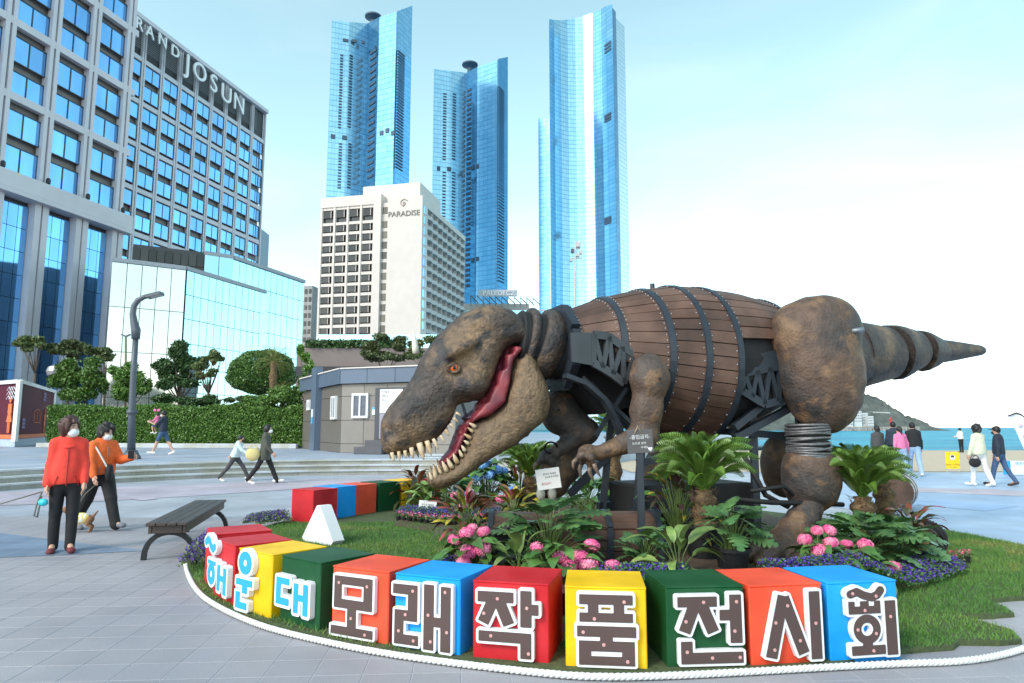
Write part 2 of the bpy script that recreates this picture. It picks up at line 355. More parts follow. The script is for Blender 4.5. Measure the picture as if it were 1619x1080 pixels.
mb.add(vs, [(j * (na + 1) + i, j * (na + 1) + i + 1, (j + 1) * (na + 1) + i + 1, (j + 1) * (na + 1) + i) for j in range(2) for i in range(na)])
e0, e1 = pol(PR, A1), pol(140, A1)
mb.add([(e0.x, e0.y, -.01), (e1.x, e1.y, -.01), (e1.x, e1.y, TZ - .002), (e0.x, e0.y, TZ - .002)], [(0, 1, 2, 3)]); struct(mb.build('terrace', m_terr))
# beach, sea
mb = MB(); xs = [4, 12, 30, 80, 300, 2500]; ys = [(23.6, .012), (30, .02), (38, .03), (47, -.05), (60, -1.6), (90, -3.2)]
mb.add([(x + (0 if y < 40 else -8), y + .02 * x, z) for y, z in ys for x in xs], [(j * 6 + i, j * 6 + i + 1, (j + 1) * 6 + i + 1, (j + 1) * 6 + i) for j in range(5) for i in range(5)])
struct(mb.build('beach', m_sand))
m_sea = M('sea_water', (.006, .22, .36), .45, v=.45, sc=.25, bump=1, bsc=.6, bdist=1.2, rgb2=(.02, .34, .46), msc=.06, stretch=(.25, 1, 1), spec=.15)
sheet('sea', [(-20, 52), (4000, 52), (16000, 12000), (-4000, 12000), (20, 800)], m_sea, -2.2)
# headland with trees, harbour wall
m_hill = M('wooded_slope', (.085, .10, .09), .95, v=.35, sc=.12, rgb2=(.12, .135, .12), msc=.02, bump=1, bsc=.2, bdist=2)
HY = 900.0
prof = [(1060, 672), (1120, 655), (1200, 628), (1280, 610), (1330, 609), (1345, 613), (1360, 618.5), (1381, 626), (1394, 637), (1405, 650), (1412, 656), (1419, 655), (1431, 663), (1439, 671), (1452, 676), (1466, 679), (1470, 682)]
mb = MB(); nx, ny = 160, 26; vs = []
for j in range(ny):
    for i in range(nx):
        px_ = 1060 + 410 * i / (nx - 1); q = np.interp(px_, [p[0] for p in prof], [p[1] for p in prof]); top = AT(px_, q, HY)
        t = j / (ny - 1); cr = math.sin(math.pi * min(1, t * 1.0)) ** .7
        y = HY - 90 + 200 * t; z = -3 + (top.z * .92 + 3) * cr + (random.uniform(-1, 1) * 2.2 + 1.5) * (cr > .3) * min(1, (top.z + 2) / 12)
        vs.append((top.x * (y / HY) ** .3, y, z))
mb.add(vs, [(j * nx + i, j * nx + i + 1, (j + 1) * nx + i + 1, (j + 1) * nx + i) for j in range(ny - 1) for i in range(nx - 1)])
struct(mb.build('headland_hill', m_hill, smooth=True))
mb = MB()
for i in range(60):
    a = AT(1325 + 125 * i / 59, 683, HY - 130); mb.box((a.x, a.y + random.uniform(-3, 3), -.4), (random.uniform(2, 5), 6, random.uniform(2.5, 6)), RZ(0) @ T(0, 0, 0))
struct(mb.build('harbour_rocks', M('harbour_rock', (.33, .31, .28), .9, v=.3, sc=.3)))
# ---------------------------------------------------------------- lawn
m_turf = M('turf_soil', (.075, .10, .04), .95, v=.3, sc=20, bump=.6, bsc=60)
m_grass = bpy.data.materials.new('grass_blade'); m_grass.use_nodes = True
_n = m_grass.node_tree.nodes; _l = m_grass.node_tree.links; _b = _n['Principled BSDF']; _b.inputs['Roughness'].default_value = .6
_g = _n.new('ShaderNodeNewGeometry'); _t = _n.new('ShaderNodeTexNoise'); _t.inputs['Scale'].default_value = 1.1; _t.inputs['Detail'].default_value = 4; _l.new(_g.outputs['Position'], _t.inputs['Vector'])
_mp = _n.new('ShaderNodeMapping'); _mp.inputs['Rotation'].default_value = (0, 0, .25); _mp.inputs['Scale'].default_value = (1 / .95, 1 / .42, 0); _l.new(_g.outputs['Position'], _mp.inputs[0])
_f = _n.new('ShaderNodeVectorMath'); _f.operation = 'FLOOR'; _l.new(_mp.outputs[0], _f.inputs[0]); _w = _n.new('ShaderNodeTexWhiteNoise'); _w.noise_dimensions = '2D'; _l.new(_f.outputs[0], _w.inputs['Vector'])
_ad = _n.new('ShaderNodeMath'); _ad.operation = 'MULTIPLY_ADD'; _l.new(_w.outputs['Value'], _ad.inputs[0]); _ad.inputs[1].default_value = .24; _l.new(_t.outputs[0], _ad.inputs[2])
_r = _n.new('ShaderNodeValToRGB'); _l.new(_ad.outputs[0], _r.inputs[0]); _e = _r.color_ramp.elements
_e[0].position = .45; _e[0].color = (.075, .20, .03, 1); _e[1].position = .95; _e[1].color = (.42, .36, .14, 1); _q = _e.new(.68); _q.color = (.125, .26, .04, 1); _q = _e.new(.8); _q.color = (.22, .26, .06, 1)
_l.new(_r.outputs[0], _b.inputs['Base Color'])
mb = MB(); mb.prism([(p.x, p.y) for p in LAWN], -.004, .035); lawn = struct(mb.build('lawn', m_turf))
def blades(n, x0, x1, y0, y1, h):
    P = np.stack([RNG.uniform(x0, x1, n), RNG.uniform(y0, y1, n)], 1); d = poly_sd(P, LXY); P = P[d < -.005]
    return P, np.full(len(P), h)
bl = [blades(110000, 2.35, 7.5, 4.6, 10.5, .034), blades(80000, -3.8, .2, 5.6, 11, .03), blades(12000, -2, 3, 4.8, 6.3, .04)]
P = np.concatenate([b[0] for b in bl]); H = np.concatenate([b[1] for b in bl]) * RNG.uniform(.5, 1.35, len(P)); n = len(P)
a = RNG.uniform(0, 6.283, n); wd = .0035; ln = RNG.normal(0, .45, (n, 2)) * H[:, None]
B = np.column_stack([P, np.full(n, .033)]); D = np.column_stack([np.cos(a) * wd, np.sin(a) * wd, np.zeros(n)])
tip = B + np.column_stack([ln, H]); V = np.concatenate([B - D, B + D, tip]); F = np.stack([np.arange(n), np.arange(n) + n, np.arange(n) + 2 * n], 1)
gm = rawmesh('grass', V, F); go = ob('grass', gm, None, m_grass); tag(go, 'short green turf with dry straw-coloured sods inside the coloured boxes', 'grass', kind='stuff')
# ================================================================ BUILDINGS
m_stone = M('hotel_limestone', (.62, .61, .65), .75, v=.06, sc=.5, bump=.05, bsc=3)
m_taupe = M('hotel_spandrel', (.25, .24, .235), .6, v=.08, sc=1)
m_frame = M('dark_mullion', (.055, .06, .07), .45, v=0)
m_black = M('black_louvre', (.022, .024, .03), .5, v=.1)
def glassm(name, rgb, rough=.05, metal=.75, wav=.0):
    m = M(name, rgb, rough, metal, v=.05, sc=.3, bump=wav, bsc=.5, bdist=.1, rnd=.05); return m
g_blue = M('hotel_glass_blue', (.22, .52, .92), .06, .75, v=.22, sc=.35, rnd=.12, bump=.02, bsc=.5, bdist=.1, stretch=(1, 1, .3))
g_pav = glassm('pavilion_mirror_glass', (.45, .70, .78), .03, .9, .03)
g_dark = M('dark_window_glass', (.035, .033, .03), .12, .1, v=.3, sc=.25, rnd=.5)
g_grey = M('pale_window_glass', (.30, .33, .36), .15, .3, v=.1, rnd=.2)
m_white = M('white_render', (.62, .58, .54), .8, v=.05, sc=.4)
m_letter = M('sign_white_letter', (.85, .86, .86), .4, v=0)
def frame(o, xd, yd): X = Matrix(((xd.x, yd.x, 0, o.x), (xd.y, yd.y, 0, o.y), (0, 0, 1, o.z), (0, 0, 0, 1))); return X
AH = R(14.0); E_ = Vector((math.sin(AH), math.cos(AH), 0)); N_ = Vector((math.cos(AH), -math.sin(AH), 0))
# --- shared window meshes (x centre, y outward, z centre)
def win_mesh(w_, h_, nx=2, ny=1, fr=.09, dep=.12, panes=True):
    mb = MB()
    for sx in (-1, 1): mb.box((sx * (w_ / 2 - fr / 2), 0, 0), (fr, dep, h_))
    for sz in (-1, 1): mb.box((0, .004, sz * (h_ / 2 - fr / 2)), (w_ - 2 * fr, dep, fr))
    for i in range(1, nx): mb.box((-w_ / 2 + w_ * i / nx, -.006, 0), (fr * .8, dep, h_ - 2 * fr))
    for i in range(1, ny): mb.box((0, -.01, -h_ / 2 + h_ * i / ny), (w_ - 2 * fr, dep, fr * .8))
    if panes: mb.box((0, -.02, 0), (w_ - fr, .03, h_ - fr), mi=1)
    return mb.mesh('window')
hotel = empty('hotel_building', (-45, 85, 0), 0, 'grey stone hotel with blue windows and white rooftop lettering at the left edge', 'building')
# rear wing
O2 = Vector((-58.1, 105, 0)) + E_ * 30.6; XR = frame(O2, -E_, N_)          # local x runs towards the viewer
HT = 66.0; mb = MB(); mb.box((22, -9.5, HT / 2 - 3), (44, 18, HT - 6), XR); mb.build('wall', m_taupe, hotel)
mb = MB(); mb.box((22, -9, HT - 3.2), (44, 17.6, 6.0), XR); mb.build('louvre_band', m_black, hotel)
for k in range(12):
    for s in (-.24, .24):
        if k == 0 and s > 0: continue
        mb = MB(); mb.box((1.6 + 4.05 * k - 4.05 + 2.4 + s, .0, HT / 2), (.3, .5, HT - .5), XR); mb.build('pilaster', m_stone, hotel)
mb = MB(); mb.box((22, .05, HT - .35), (44.6, 1.5, .7), XR); mb.build('parapet', m_stone, hotel)
for r_ in range(9):
    mb = MB(); mb.box((22, -.1, 59.2 - 7 * r_), (44, .5, .75), XR); mb.build('ledge', m_stone, hotel)
wm = win_mesh(3.3, 2.4); wm.materials.append(m_frame); wm.materials.append(g_blue)
for k in range(-1, 10):
    for r_ in range(8):
        for hh in (4.85, 1.5):
            xx = 1.6 + 4.05 * k + 2.4 - 2.02 + 4.05
            if k == -1:
                continue
            inst('window', wm, XR @ T(xx - 4.05 + .0, .1, 59.2 - 7 * (r_ + 1) + .4 + hh), hotel)
wn_ = win_mesh(1.3, 2.4, 1); wn_.materials.append(m_frame); wn_.materials.append(g_blue)
for r_ in range(8):
    for hh in (4.85, 1.5): inst('window', wn_, XR @ T(.75, .1, 59.6 - 7 * (r_ + 1) + hh), hotel)
for k in range(26):
    mb = MB(); mb.box((22, .75, 60.4 + .12 * 0 + k * .16), (37, .05, .05), XR)
    if k % 2 == 0: mb.build('louvre_slat', M('grey_slat', (.25, .26, .28), .5), hotel)
TX = lambda P: Matrix(((E_.x, 0, N_.x, P.x), (E_.y, 0, N_.y, P.y), (0, 1, 0, P.z), (0, 0, 0, 1)))
for ch, px_, py_, hgt in [('G', 203, 27, 1.9), ('R', 220, 37, 1.95), ('A', 237, 50, 1.95), ('N', 257, 64, 1.95), ('D', 277, 81, 1.95), ('J', 297, 100, 3.5), ('O', 316, 113, 3.2), ('S', 338, 131, 3.3), ('U', 358, 148, 3.3), ('N', 378, 163, 3.3)]:
    P = ONPLANE(px_, py_, O2 + N_ * .9, N_); me = text_mesh(ch, hgt * 1.38, .12, bold=.02); me.transform(T(0, -hgt / 2, 0)); me.transform(TX(P)); ob('sign_letter', me, hotel, m_letter)
# front wing
O1 = AT(184, 500, 72.0); O1.z = 0; XF = frame(O1, -E_, N_); BW = 4.45; FT = 66.0
mb = MB(); mb.box((16, -9.6, 23 + 22), (32, 18, 44), XF); mb.build('wall', m_taupe, hotel)
mb = MB(); mb.box((16, -9.5, 11.4), (31.6, 18, 22.8), XF); mb.build('base_wall', m_frame, hotel)
for k in range(8):
    for s in (-.31, .31):
        mb = MB(); mb.box((1.0 + BW * k + s, .0, 23.5 + 22), (.4, .7, 44), XF); mb.build('pilaster', m_stone, hotel)
    for s in (-.4, .4):
        mb = MB(); mb.box((1.0 + BW * k + s, .0, 11.2), (.62, .9, 22.4), XF); mb.build('column', m_stone, hotel)
    mb = MB(); mb.lathe([(.12, 0), (.2, .1), (.2, .5), (.1, .6)], 10, XF @ T(1.0 + BW * k, .85, 24)); mb.build('wall_lamp', m_black, hotel)
mb = MB(); mb.box((16, .15, 23.2), (32.5, 1.8, 1.5), XF); mb.build('cornice', m_stone, hotel)
mb = MB(); mb.box((16, .35, 22.2), (32.5, 1.6, .4), XF); mb.build('cornice_moulding', m_stone, hotel)
for r_ in range(6):
    mb = MB(); mb.box((16, .02, 31.0 + 6.9 * r_), (32, .6, .7), XF); mb.build('ledge', m_stone, hotel)
fw = win_mesh(3.6, 2.5, 2, panes=False); fw.materials.append(m_frame)
pn = MB(); pn.box((0, 0, 0), (1.68, .03, 2.36)); pn = pn.mesh('pane'); pn.materials.append(g_blue)
for k in range(5):
    for r_ in range(6):
        for hh in (1.45, 4.75):
            X = XF @ T(1.0 + BW * (k + .5), -.06, 24.0 + 6.9 * r_ + hh - .05); wo = inst('window', fw, X, hotel)
            for s in (-.87, .87): inst('pane', pn, X @ T(s, -.03, 0), wo)
tp = MB(); tp.box((0, 0, 0), (.93, .03, 2.1)); tp = tp.mesh('pane'); tp.materials.append(g_blue)
for k in range(4):
    for i in range(3):
        for j in range(10): inst('pane', tp, XF @ T(1.0 + BW * (k + .5) - .98 + .98 * i, -.3, 1.2 + 2.15 * j), hotel)
# --- mirrored pavilion
pav = empty('glass_pavilion', (-29, 64, 0), 0, 'angular mirrored glass pavilion below the stone hotel', 'building')
pA, pB, pC = Vector((-33.6, 56.8, 0)), Vector((-28.9, 60, 0)), Vector((-25.7, 70.8, 0)); pE = Vector((-23.7, 77.4, 0)); pD = Vector((-27.25, 66.0, 0)); pD0 = Vector((-29.3, 64.3, 0))
ZL, ZU = 15.6, 18.1
mb = MB(); mb.prism([(p.x, p.y) for p in (pA + Vector((.1, .2, 0)), pB + Vector((-.1, .2, 0)), pC + Vector((-.3, .1, 0)), Vector((-33, 76, 0)), Vector((-37.6, 66, 0)))], 0, ZL); mb.build('lower_block', m_frame, pav)
mb = MB(); mb.prism([(p.x, p.y) for p in (pD0 + Vector((0, .2, 0)), pD + Vector((-.15, .2, 0)), pE + Vector((-.3, .0, 0)), Vector((-34, 84, 0)), Vector((-37.2, 68, 0)), Vector((-34.5, 61.4, 0)))], 0, ZU); mb.build('upper_block', m_frame, pav)
def panes(a, b, z0, z1, nc, nr, mat, root, gap=.05, off=.12):
    d = b - a; L = d.length; d.normalize(); nn = Vector((d.y, -d.x, 0)); w_ = L / nc; h_ = (z1 - z0) / nr
    mb = MB(); mb.box((0, 0, 0), (w_ - gap, .06, h_ - gap)); me = mb.mesh('pane'); me.materials.append(mat); X = frame(a + nn * off, d, -nn)
    for i in range(nc):
        for j in range(nr): inst('pane', me, X @ T(w_ * (i + .5), 0, z0 + h_ * (j + .5)) @ RZ(random.uniform(-.003, .003)) @ RX(random.uniform(-.003, .003)), root)
panes(pA, pB, .2, ZL - .3, 5, 4, glassm('pavilion_glass_sky_lit', (.80, .80, .76), .06, .75, .03), pav); panes(pB, pC, .2, ZL - .3, 12, 7, g_pav, pav)  # left face: the white horizon's reflection is painted in as a paler tint
panes(pD0, pD, ZL - .4, ZU - .2, 2, 1, g_pav, pav); panes(pD, pE, .2, ZU - .2, 12, 8, g_pav, pav, off=-.02)
panes(Vector((-34.5, 61.3, 0)), pD0, ZL - .3, ZU - .3, 9, 2, g_dark, pav)
for a, b, z in ((pA, pB, ZL), (pB, pC, ZL), (pD, pE, ZU), (pD0, pD, ZU)):
    mb = MB(); mb.beam(a + Vector((0, 0, z - .1)), b + Vector((0, 0, z - .1)), .4, .35); mb.build('roof_edge', M('grey_fascia', (.3, .34, .38), .5), pav)
# --- white hotel with balconies
AP = R(13.3); eS = Vector((math.sin(AP), math.cos(AP), 0)); nS = Vector((math.cos(AP), -math.sin(AP), 0)); lF = -nS; nF = -eS
PO = AT(665, 500, 202.0); PO.z = 0; XPF = frame(PO, nS, -nF) ; XPS = frame(PO, -eS, nS)
par = empty('balcony_hotel', (PO.x - 12, PO.y + 10, 0), 0, 'white hotel block with bay windows, rows of balconies and a spiral emblem', 'building')
ZT, ZB, RH = 68.9, 29.5, 3.22
def pbox(name, x0, x1, y0, y1, z0, z1, mat):                # x leftwards from the corner along the front, y depth behind the front
    mb = MB(); c = PO + lF * (x0 + x1) / 2 + eS * (y0 + y1) / 2; X = frame(c, nS, eS); mb.box((0, 0, (z0 + z1) / 2), (x1 - x0, y1 - y0, z1 - z0), X); return mb.build(name, mat, par)
pbox('wall', 1.5, 11.2, 0, 44, 0, 71.4, m_white); pbox('corner_pier', 0.0, 1.5, 0, 4.6, 0, 71.2, m_white); pbox('window_strip', 11.2, 13.2, .5, 12, 0, 70, m_white)
pbox('buttress', 13.2, 15.6, -.6, 12, 0, 71.6, m_white); pbox('bay_wall', 15.6, 33.4, 1.0, 14, 0, 71, g_dark); pbox('penthouse', 2, 21, 3, 22, 71, 76.6, m_white); pbox('roof_box', 21.01, 25, 3, 9, 70, 74, m_white); pbox('roof_band', 13.4, 33.7, -.2, 10, 69.6, 72.8, m_white)
for i in range(5): pbox('fin', 15.6 + 4.45 * i - .32 + (.3 if i == 0 else 0), 15.6 + 4.45 * i + .32, -.1, 1.2, 20, 70, m_white)
for r_ in range(13): pbox('ledge', 15.7, 33.3, .15, 1.1, ZT - RH * r_ - (.9 if r_ else .2) - (1.0 if r_ else 0) + .05, ZT - RH * r_ + (.05 if r_ else .9) - (1.0 if r_ else 0), m_white)
bw = MB(); bw.box((-.45, 0, 0), (2.5, .12, 2.25), mi=0); bw.box((1.25, .12, 0), (.8, .12, 2.25), RZ(R(28)), mi=1); bw.box((.82, -.1, 0), (.14, .3, 2.3), mi=2); bw.box((-1.76, -.06, 0), (.12, .3, 2.3), mi=2)
bw = bw.mesh('window'); [bw.materials.append(q) for q in (g_dark, g_grey, m_white)]
nw = MB(); nw.box((0, 0, 0), (1.6, .1, 2.1)); nw = nw.mesh('window'); nw.materials.append(M('olive_window', (.10, .09, .065), .2, v=.3, sc=.2, rnd=.5))
for r_ in range(12):
    z = ZT - RH * (r_ + .5) - 1.0 + (1.2 if r_ == 0 else 0)
    for c in range(4): inst('window', bw, frame(PO + lF * (15.6 + 4.45 * (c + .5)) + nF * (-.9 + .0) , nS, eS) @ T(0, -.35, z), par)
    inst('window', nw, frame(PO + lF * 12.2 + nF * (-.42), nS, eS) @ T(0, 0, z), par)
# side with balconies
pbox('recess_wall', 1.6, 3, 4.6, 44, 0, 70, g_dark)
sw = MB(); sw.box((0, 0, 0), (1.5, .1, 2.2), mi=0); sw.box((1.7, 0, 0), (1.5, .1, 2.2), mi=1); sw = sw.mesh('window'); sw.materials.append(g_grey); sw.materials.append(g_blue)
bal = MB(); na = 8
arc = [(-2.3 + 4.6 * i / na, 1.25 + .55 * math.sin(math.pi * i / na)) for i in range(na + 1)]
bal.prism([(-2.3, -.1)] + arc + [(2.3, -.1)], -.12, .12)
inn = [(x * .95, y - .18) for x, y in arc]
bal.prism(arc + inn[::-1], .121, 1.05); bal.box((-2.4, .55, 1.35), (.22, 1.4, 3.2)); bal = bal.mesh('balcony'); bal.materials.append(M('balcony_concrete', (.52, .51, .5), .85, v=.08, sc=.5))
for r_ in range(12):
    z = ZT - RH * (r_ + 1) - .2
    inst('window', sw, XPS @ T(-3.2, .05, z + 1.6), par)
    for c in range(8): inst('balcony', bal, XPS @ T(-4.9 - 4.85 * (c + .5), -1.4, z), par)
mb = MB(); X = frame(PO + eS * 4.6, -eS, nS)
pbox('side_roof', 0, 1.59, 4.61, 44, 68.6, 70.3, m_white)
TF = lambda P: Matrix(((nS.x, 0, nF.x, P.x), (nS.y, 0, nF.y, P.y), (0, 1, 0, P.z), (0, 0, 0, 1)))
mg = M('hotel_sign_grey', (.16, .15, .15), .5); P = ONPLANE(638.5, 337.5, PO + nF * .1, nF); me = text_mesh('PARADISE', 2.35, .1); me.transform(T(0, -.8, 0)); me.transform(TF(P)); ob('sign_lettering', me, par, mg)
P = ONPLANE(638, 321, PO + nF * .1, nF); mb = MB()
sp_ = [(1.35 * (1 - .045 * i) * math.cos(.5 + i * .42), 1.35 * (1 - .045 * i) * math.sin(.5 + i * .42) + .0, 0) for i in range(19)] + [(-.15, -1.1, 0)]
mb.tube([TF(P) @ Vector(q) for q in sp_], .16, 6); mb.build('emblem', M('emblem_bronze', (.42, .36, .33), .5), par)
# --- three glass towers
def tower_glass(name, rgb, rgb2, fh=4.6, mw=3.0):
    m = bpy.data.materials.new(name); m.use_nodes = True; n = m.node_tree.nodes; l = m.node_tree.links; b = n['Principled BSDF']
    b.inputs['Metallic'].default_value = .8; b.inputs['Roughness'].default_value = .16
    geo = n.new('ShaderNodeNewGeometry'); sp = n.new('ShaderNodeSeparateXYZ'); l.new(geo.outputs['Position'], sp.inputs[0])
    def math_(op, a, bb=None):
        q = n.new('ShaderNodeMath'); q.operation = op
        for i, s in enumerate((a, bb)):
            if s is None: continue
            if isinstance(s, (int, float)): q.inputs[i].default_value = s
            else: l.new(s, q.inputs[i])
        return q.outputs[0]
    fz = math_('FRACT', math_('DIVIDE', sp.outputs[2], fh)); hx = math_('ADD', sp.outputs[0], math_('MULTIPLY', sp.outputs[1], .35)); fx = math_('FRACT', math_('DIVIDE', hx, mw))
    ln = math_('MAXIMUM', math_('LESS_THAN', fz, .16), math_('MULTIPLY', math_('LESS_THAN', fx, .14), .6))
    cmb = n.new('ShaderNodeCombineXYZ'); l.new(math_('FLOOR', math_('DIVIDE', hx, mw)), cmb.inputs[0]); l.new(math_('FLOOR', math_('DIVIDE', sp.outputs[2], fh)), cmb.inputs[1])
    wn = n.new('ShaderNodeTexWhiteNoise'); wn.noise_dimensions = '2D'; l.new(cmb.outputs[0], wn.inputs['Vector'])
    mx = n.new('ShaderNodeMix'); mx.data_type = 'RGBA'; l.new(math_('MULTIPLY', wn.outputs['Value'], .8), mx.inputs[0]); mx.inputs[6].default_value = (*rgb, 1); mx.inputs[7].default_value = (*rgb2, 1)
    m2 = n.new('ShaderNodeMix'); m2.data_type = 'RGBA'; l.new(math_('MULTIPLY', ln, .45), m2.inputs[0]); l.new(mx.outputs[2], m2.inputs[6]); m2.inputs[7].default_value = (.06, .14, .24, 1)
    l.new(m2.outputs[2], b.inputs['Base Color']); return m
tg1 = tower_glass('tower_glass_lit', (.36, .63, .78), (.46, .72, .84)); tg2 = tower_glass('tower_glass_dim', (.21, .48, .68), (.30, .58, .78)); tg3 = tower_glass('tower_glass_shade', (.06, .19, .33), (.11, .28, .44))  # one glass in three tones; face brightness and reflection painted into the colour
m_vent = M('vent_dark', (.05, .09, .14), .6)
def tower(name, label, strips, back, mats, roofmat=tg1):
    P = [AT(*q) for q in strips]; c = sum(P, Vector()) / len(P)
    root = empty(name, (c.x, c.y, 0), 0, label, 'building', 'glass towers on the skyline')
    for i in range(len(P) - 1):
        a, b = P[i], P[i + 1]; mb = MB(); mb.add([(a.x, a.y, 0), (b.x, b.y, 0), (b.x, b.y, b.z), (a.x, a.y, a.z)], [(0, 1, 2, 3)]); mb.build('facade', mats[i], root)
    B = [Vector((p.x + back[0], p.y + back[1], p.z - 3)) for p in P]; n_ = len(P)
    mb = MB(); vs = [*P, *B]; mb.add(vs, [(i, i + 1, n_ + i + 1, n_ + i) for i in range(n_ - 1)])
    for i in range(n_ - 1): mb.add([(B[i + 1].x, B[i + 1].y, 0), (B[i].x, B[i].y, 0), B[i], B[i + 1]], [(0, 1, 2, 3)])
    for p, q in ((P[0], B[0]), (B[-1], P[-1])): mb.add([(q.x, q.y, 0), (p.x, p.y, 0), p, q], [(0, 1, 2, 3)])
    mb.build('rear_shell', tg2, root); return root, P
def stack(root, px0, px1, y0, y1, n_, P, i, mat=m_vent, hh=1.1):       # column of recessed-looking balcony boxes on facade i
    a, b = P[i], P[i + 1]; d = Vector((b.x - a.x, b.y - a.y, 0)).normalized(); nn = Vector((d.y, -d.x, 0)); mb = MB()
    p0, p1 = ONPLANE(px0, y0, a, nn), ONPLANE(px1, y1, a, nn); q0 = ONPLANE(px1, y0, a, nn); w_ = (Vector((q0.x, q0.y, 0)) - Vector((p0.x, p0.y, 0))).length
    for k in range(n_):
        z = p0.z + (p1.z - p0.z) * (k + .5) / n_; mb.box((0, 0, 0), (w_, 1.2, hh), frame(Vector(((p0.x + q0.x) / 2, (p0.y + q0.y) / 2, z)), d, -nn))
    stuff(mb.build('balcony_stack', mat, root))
def dish(root, px_, py_, Y, r_):
    p = AT(px_, py_, Y); mb = MB(); mb.lathe([(r_ * .3, -12), (r_ * .35, -3), (r_, -.5), (r_, .8), (r_ * .8, .9)], 16, T(*p)); mb.build('helipad', m_vent, root, smooth=False)
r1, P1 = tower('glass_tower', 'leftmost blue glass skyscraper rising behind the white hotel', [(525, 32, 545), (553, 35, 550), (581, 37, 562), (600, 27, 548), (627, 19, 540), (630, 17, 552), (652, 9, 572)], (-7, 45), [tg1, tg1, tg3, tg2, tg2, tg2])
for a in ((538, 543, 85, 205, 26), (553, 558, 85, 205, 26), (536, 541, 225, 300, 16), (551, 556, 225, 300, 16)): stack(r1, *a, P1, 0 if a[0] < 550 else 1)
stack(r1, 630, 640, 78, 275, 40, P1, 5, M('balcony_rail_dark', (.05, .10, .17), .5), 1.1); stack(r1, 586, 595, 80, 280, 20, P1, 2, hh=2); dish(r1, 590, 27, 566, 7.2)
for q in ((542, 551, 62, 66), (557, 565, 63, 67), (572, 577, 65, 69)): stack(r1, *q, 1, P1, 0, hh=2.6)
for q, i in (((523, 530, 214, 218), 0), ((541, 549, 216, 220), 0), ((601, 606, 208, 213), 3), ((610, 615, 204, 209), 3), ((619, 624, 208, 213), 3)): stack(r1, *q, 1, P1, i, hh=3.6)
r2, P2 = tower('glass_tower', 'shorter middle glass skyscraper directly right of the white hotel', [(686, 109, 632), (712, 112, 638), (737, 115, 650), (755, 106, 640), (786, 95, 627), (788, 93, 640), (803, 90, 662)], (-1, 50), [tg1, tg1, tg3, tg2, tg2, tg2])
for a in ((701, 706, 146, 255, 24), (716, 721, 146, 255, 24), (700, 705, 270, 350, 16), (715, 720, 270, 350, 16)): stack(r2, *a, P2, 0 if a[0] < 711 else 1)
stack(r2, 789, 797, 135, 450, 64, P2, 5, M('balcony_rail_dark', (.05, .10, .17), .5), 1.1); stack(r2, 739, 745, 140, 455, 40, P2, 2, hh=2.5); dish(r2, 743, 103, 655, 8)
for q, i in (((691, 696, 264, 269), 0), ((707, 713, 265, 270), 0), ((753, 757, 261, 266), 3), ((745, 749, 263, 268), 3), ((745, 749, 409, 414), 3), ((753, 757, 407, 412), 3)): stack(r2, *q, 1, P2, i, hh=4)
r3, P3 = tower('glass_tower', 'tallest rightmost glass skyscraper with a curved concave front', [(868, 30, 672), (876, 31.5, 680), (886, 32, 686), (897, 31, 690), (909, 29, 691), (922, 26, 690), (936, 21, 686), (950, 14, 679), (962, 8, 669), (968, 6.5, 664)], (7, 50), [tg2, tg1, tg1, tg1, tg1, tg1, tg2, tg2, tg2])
p_ = [AT(851, 186, 690), AT(868.5, 188, 686)]
mb = MB(); mb.prism([(p_[0].x, p_[0].y), (p_[1].x, p_[1].y), (p_[1].x + 2, p_[1].y + 40), (p_[0].x + 2, p_[0].y + 40)], 0, p_[0].z); mb.build('lower_wing', tg2, r3)
p_ = [AT(973, 28, 674), AT(987, 30, 690)]
mb = MB(); mb.prism([(p_[0].x, p_[0].y), (p_[1].x, p_[1].y), (p_[1].x + 4, p_[1].y + 30), (p_[0].x + 4, p_[0].y + 40)], 0, p_[0].z); mb.build('side_wing', tower_glass('tower_glass_white', (.6, .75, .82), (.7, .82, .88)), r3)
p_ = [AT(968.3, 12, 664.5), AT(973.5, 14, 672)]
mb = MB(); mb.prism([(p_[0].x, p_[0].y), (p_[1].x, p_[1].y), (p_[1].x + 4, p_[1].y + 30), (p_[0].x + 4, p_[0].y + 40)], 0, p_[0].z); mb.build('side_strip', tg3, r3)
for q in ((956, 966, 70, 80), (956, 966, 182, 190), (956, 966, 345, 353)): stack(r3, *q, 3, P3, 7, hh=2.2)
# --- low teal building with roof sign
pal = empty('teal_glass_building', (-8, 262, 0), 0, 'low teal glass building with white lettered roof sign', 'building')
a, b = AT(733, 482, 255), AT(856, 492, 255); mb = MB(); mb.prism([(a.x, 255), (b.x - 4, 255), (b.x + 6, 285), (a.x, 285)], 0, 45); mb.build('wall', tower_glass('teal_glass', (.35, .66, .72), (.5, .78, .8), 3.6, 5), pal)
mb = MB(); mb.box(((a.x + b.x) / 2 - 3, 262, 46.5), (26, 10, 2.6)); mb.build('roof_storey', M('roof_storey', (.35, .34, .32), .7), pal)
c0 = AT(787, 463, 252); mb = MB(); mb.box((c0.x, 252.6, c0.z), (14.6, .3, 2.6)); mb.build('sign_board', M('sign_board_pale', (.42, .46, .5), .6), pal)
me = text_mesh('PALEDECZ', 2.5, .1); me.transform(RX(R(90))); me.transform(T(c0.x + .4, 252.2, c0.z - .9)); ob('sign_lettering', me, pal, m_letter)
for i in range(11): mb = MB(); x = c0.x - 10 + 2.3 * i; mb.beam((x, 252.5, 50.2 - .12 * i), (x + 3, 258, 47.6), .25, .25); mb.beam((x, 252.5, 49.9), (x, 253, 46), .2, .2); mb.build('roof_truss', m_frame, pal)
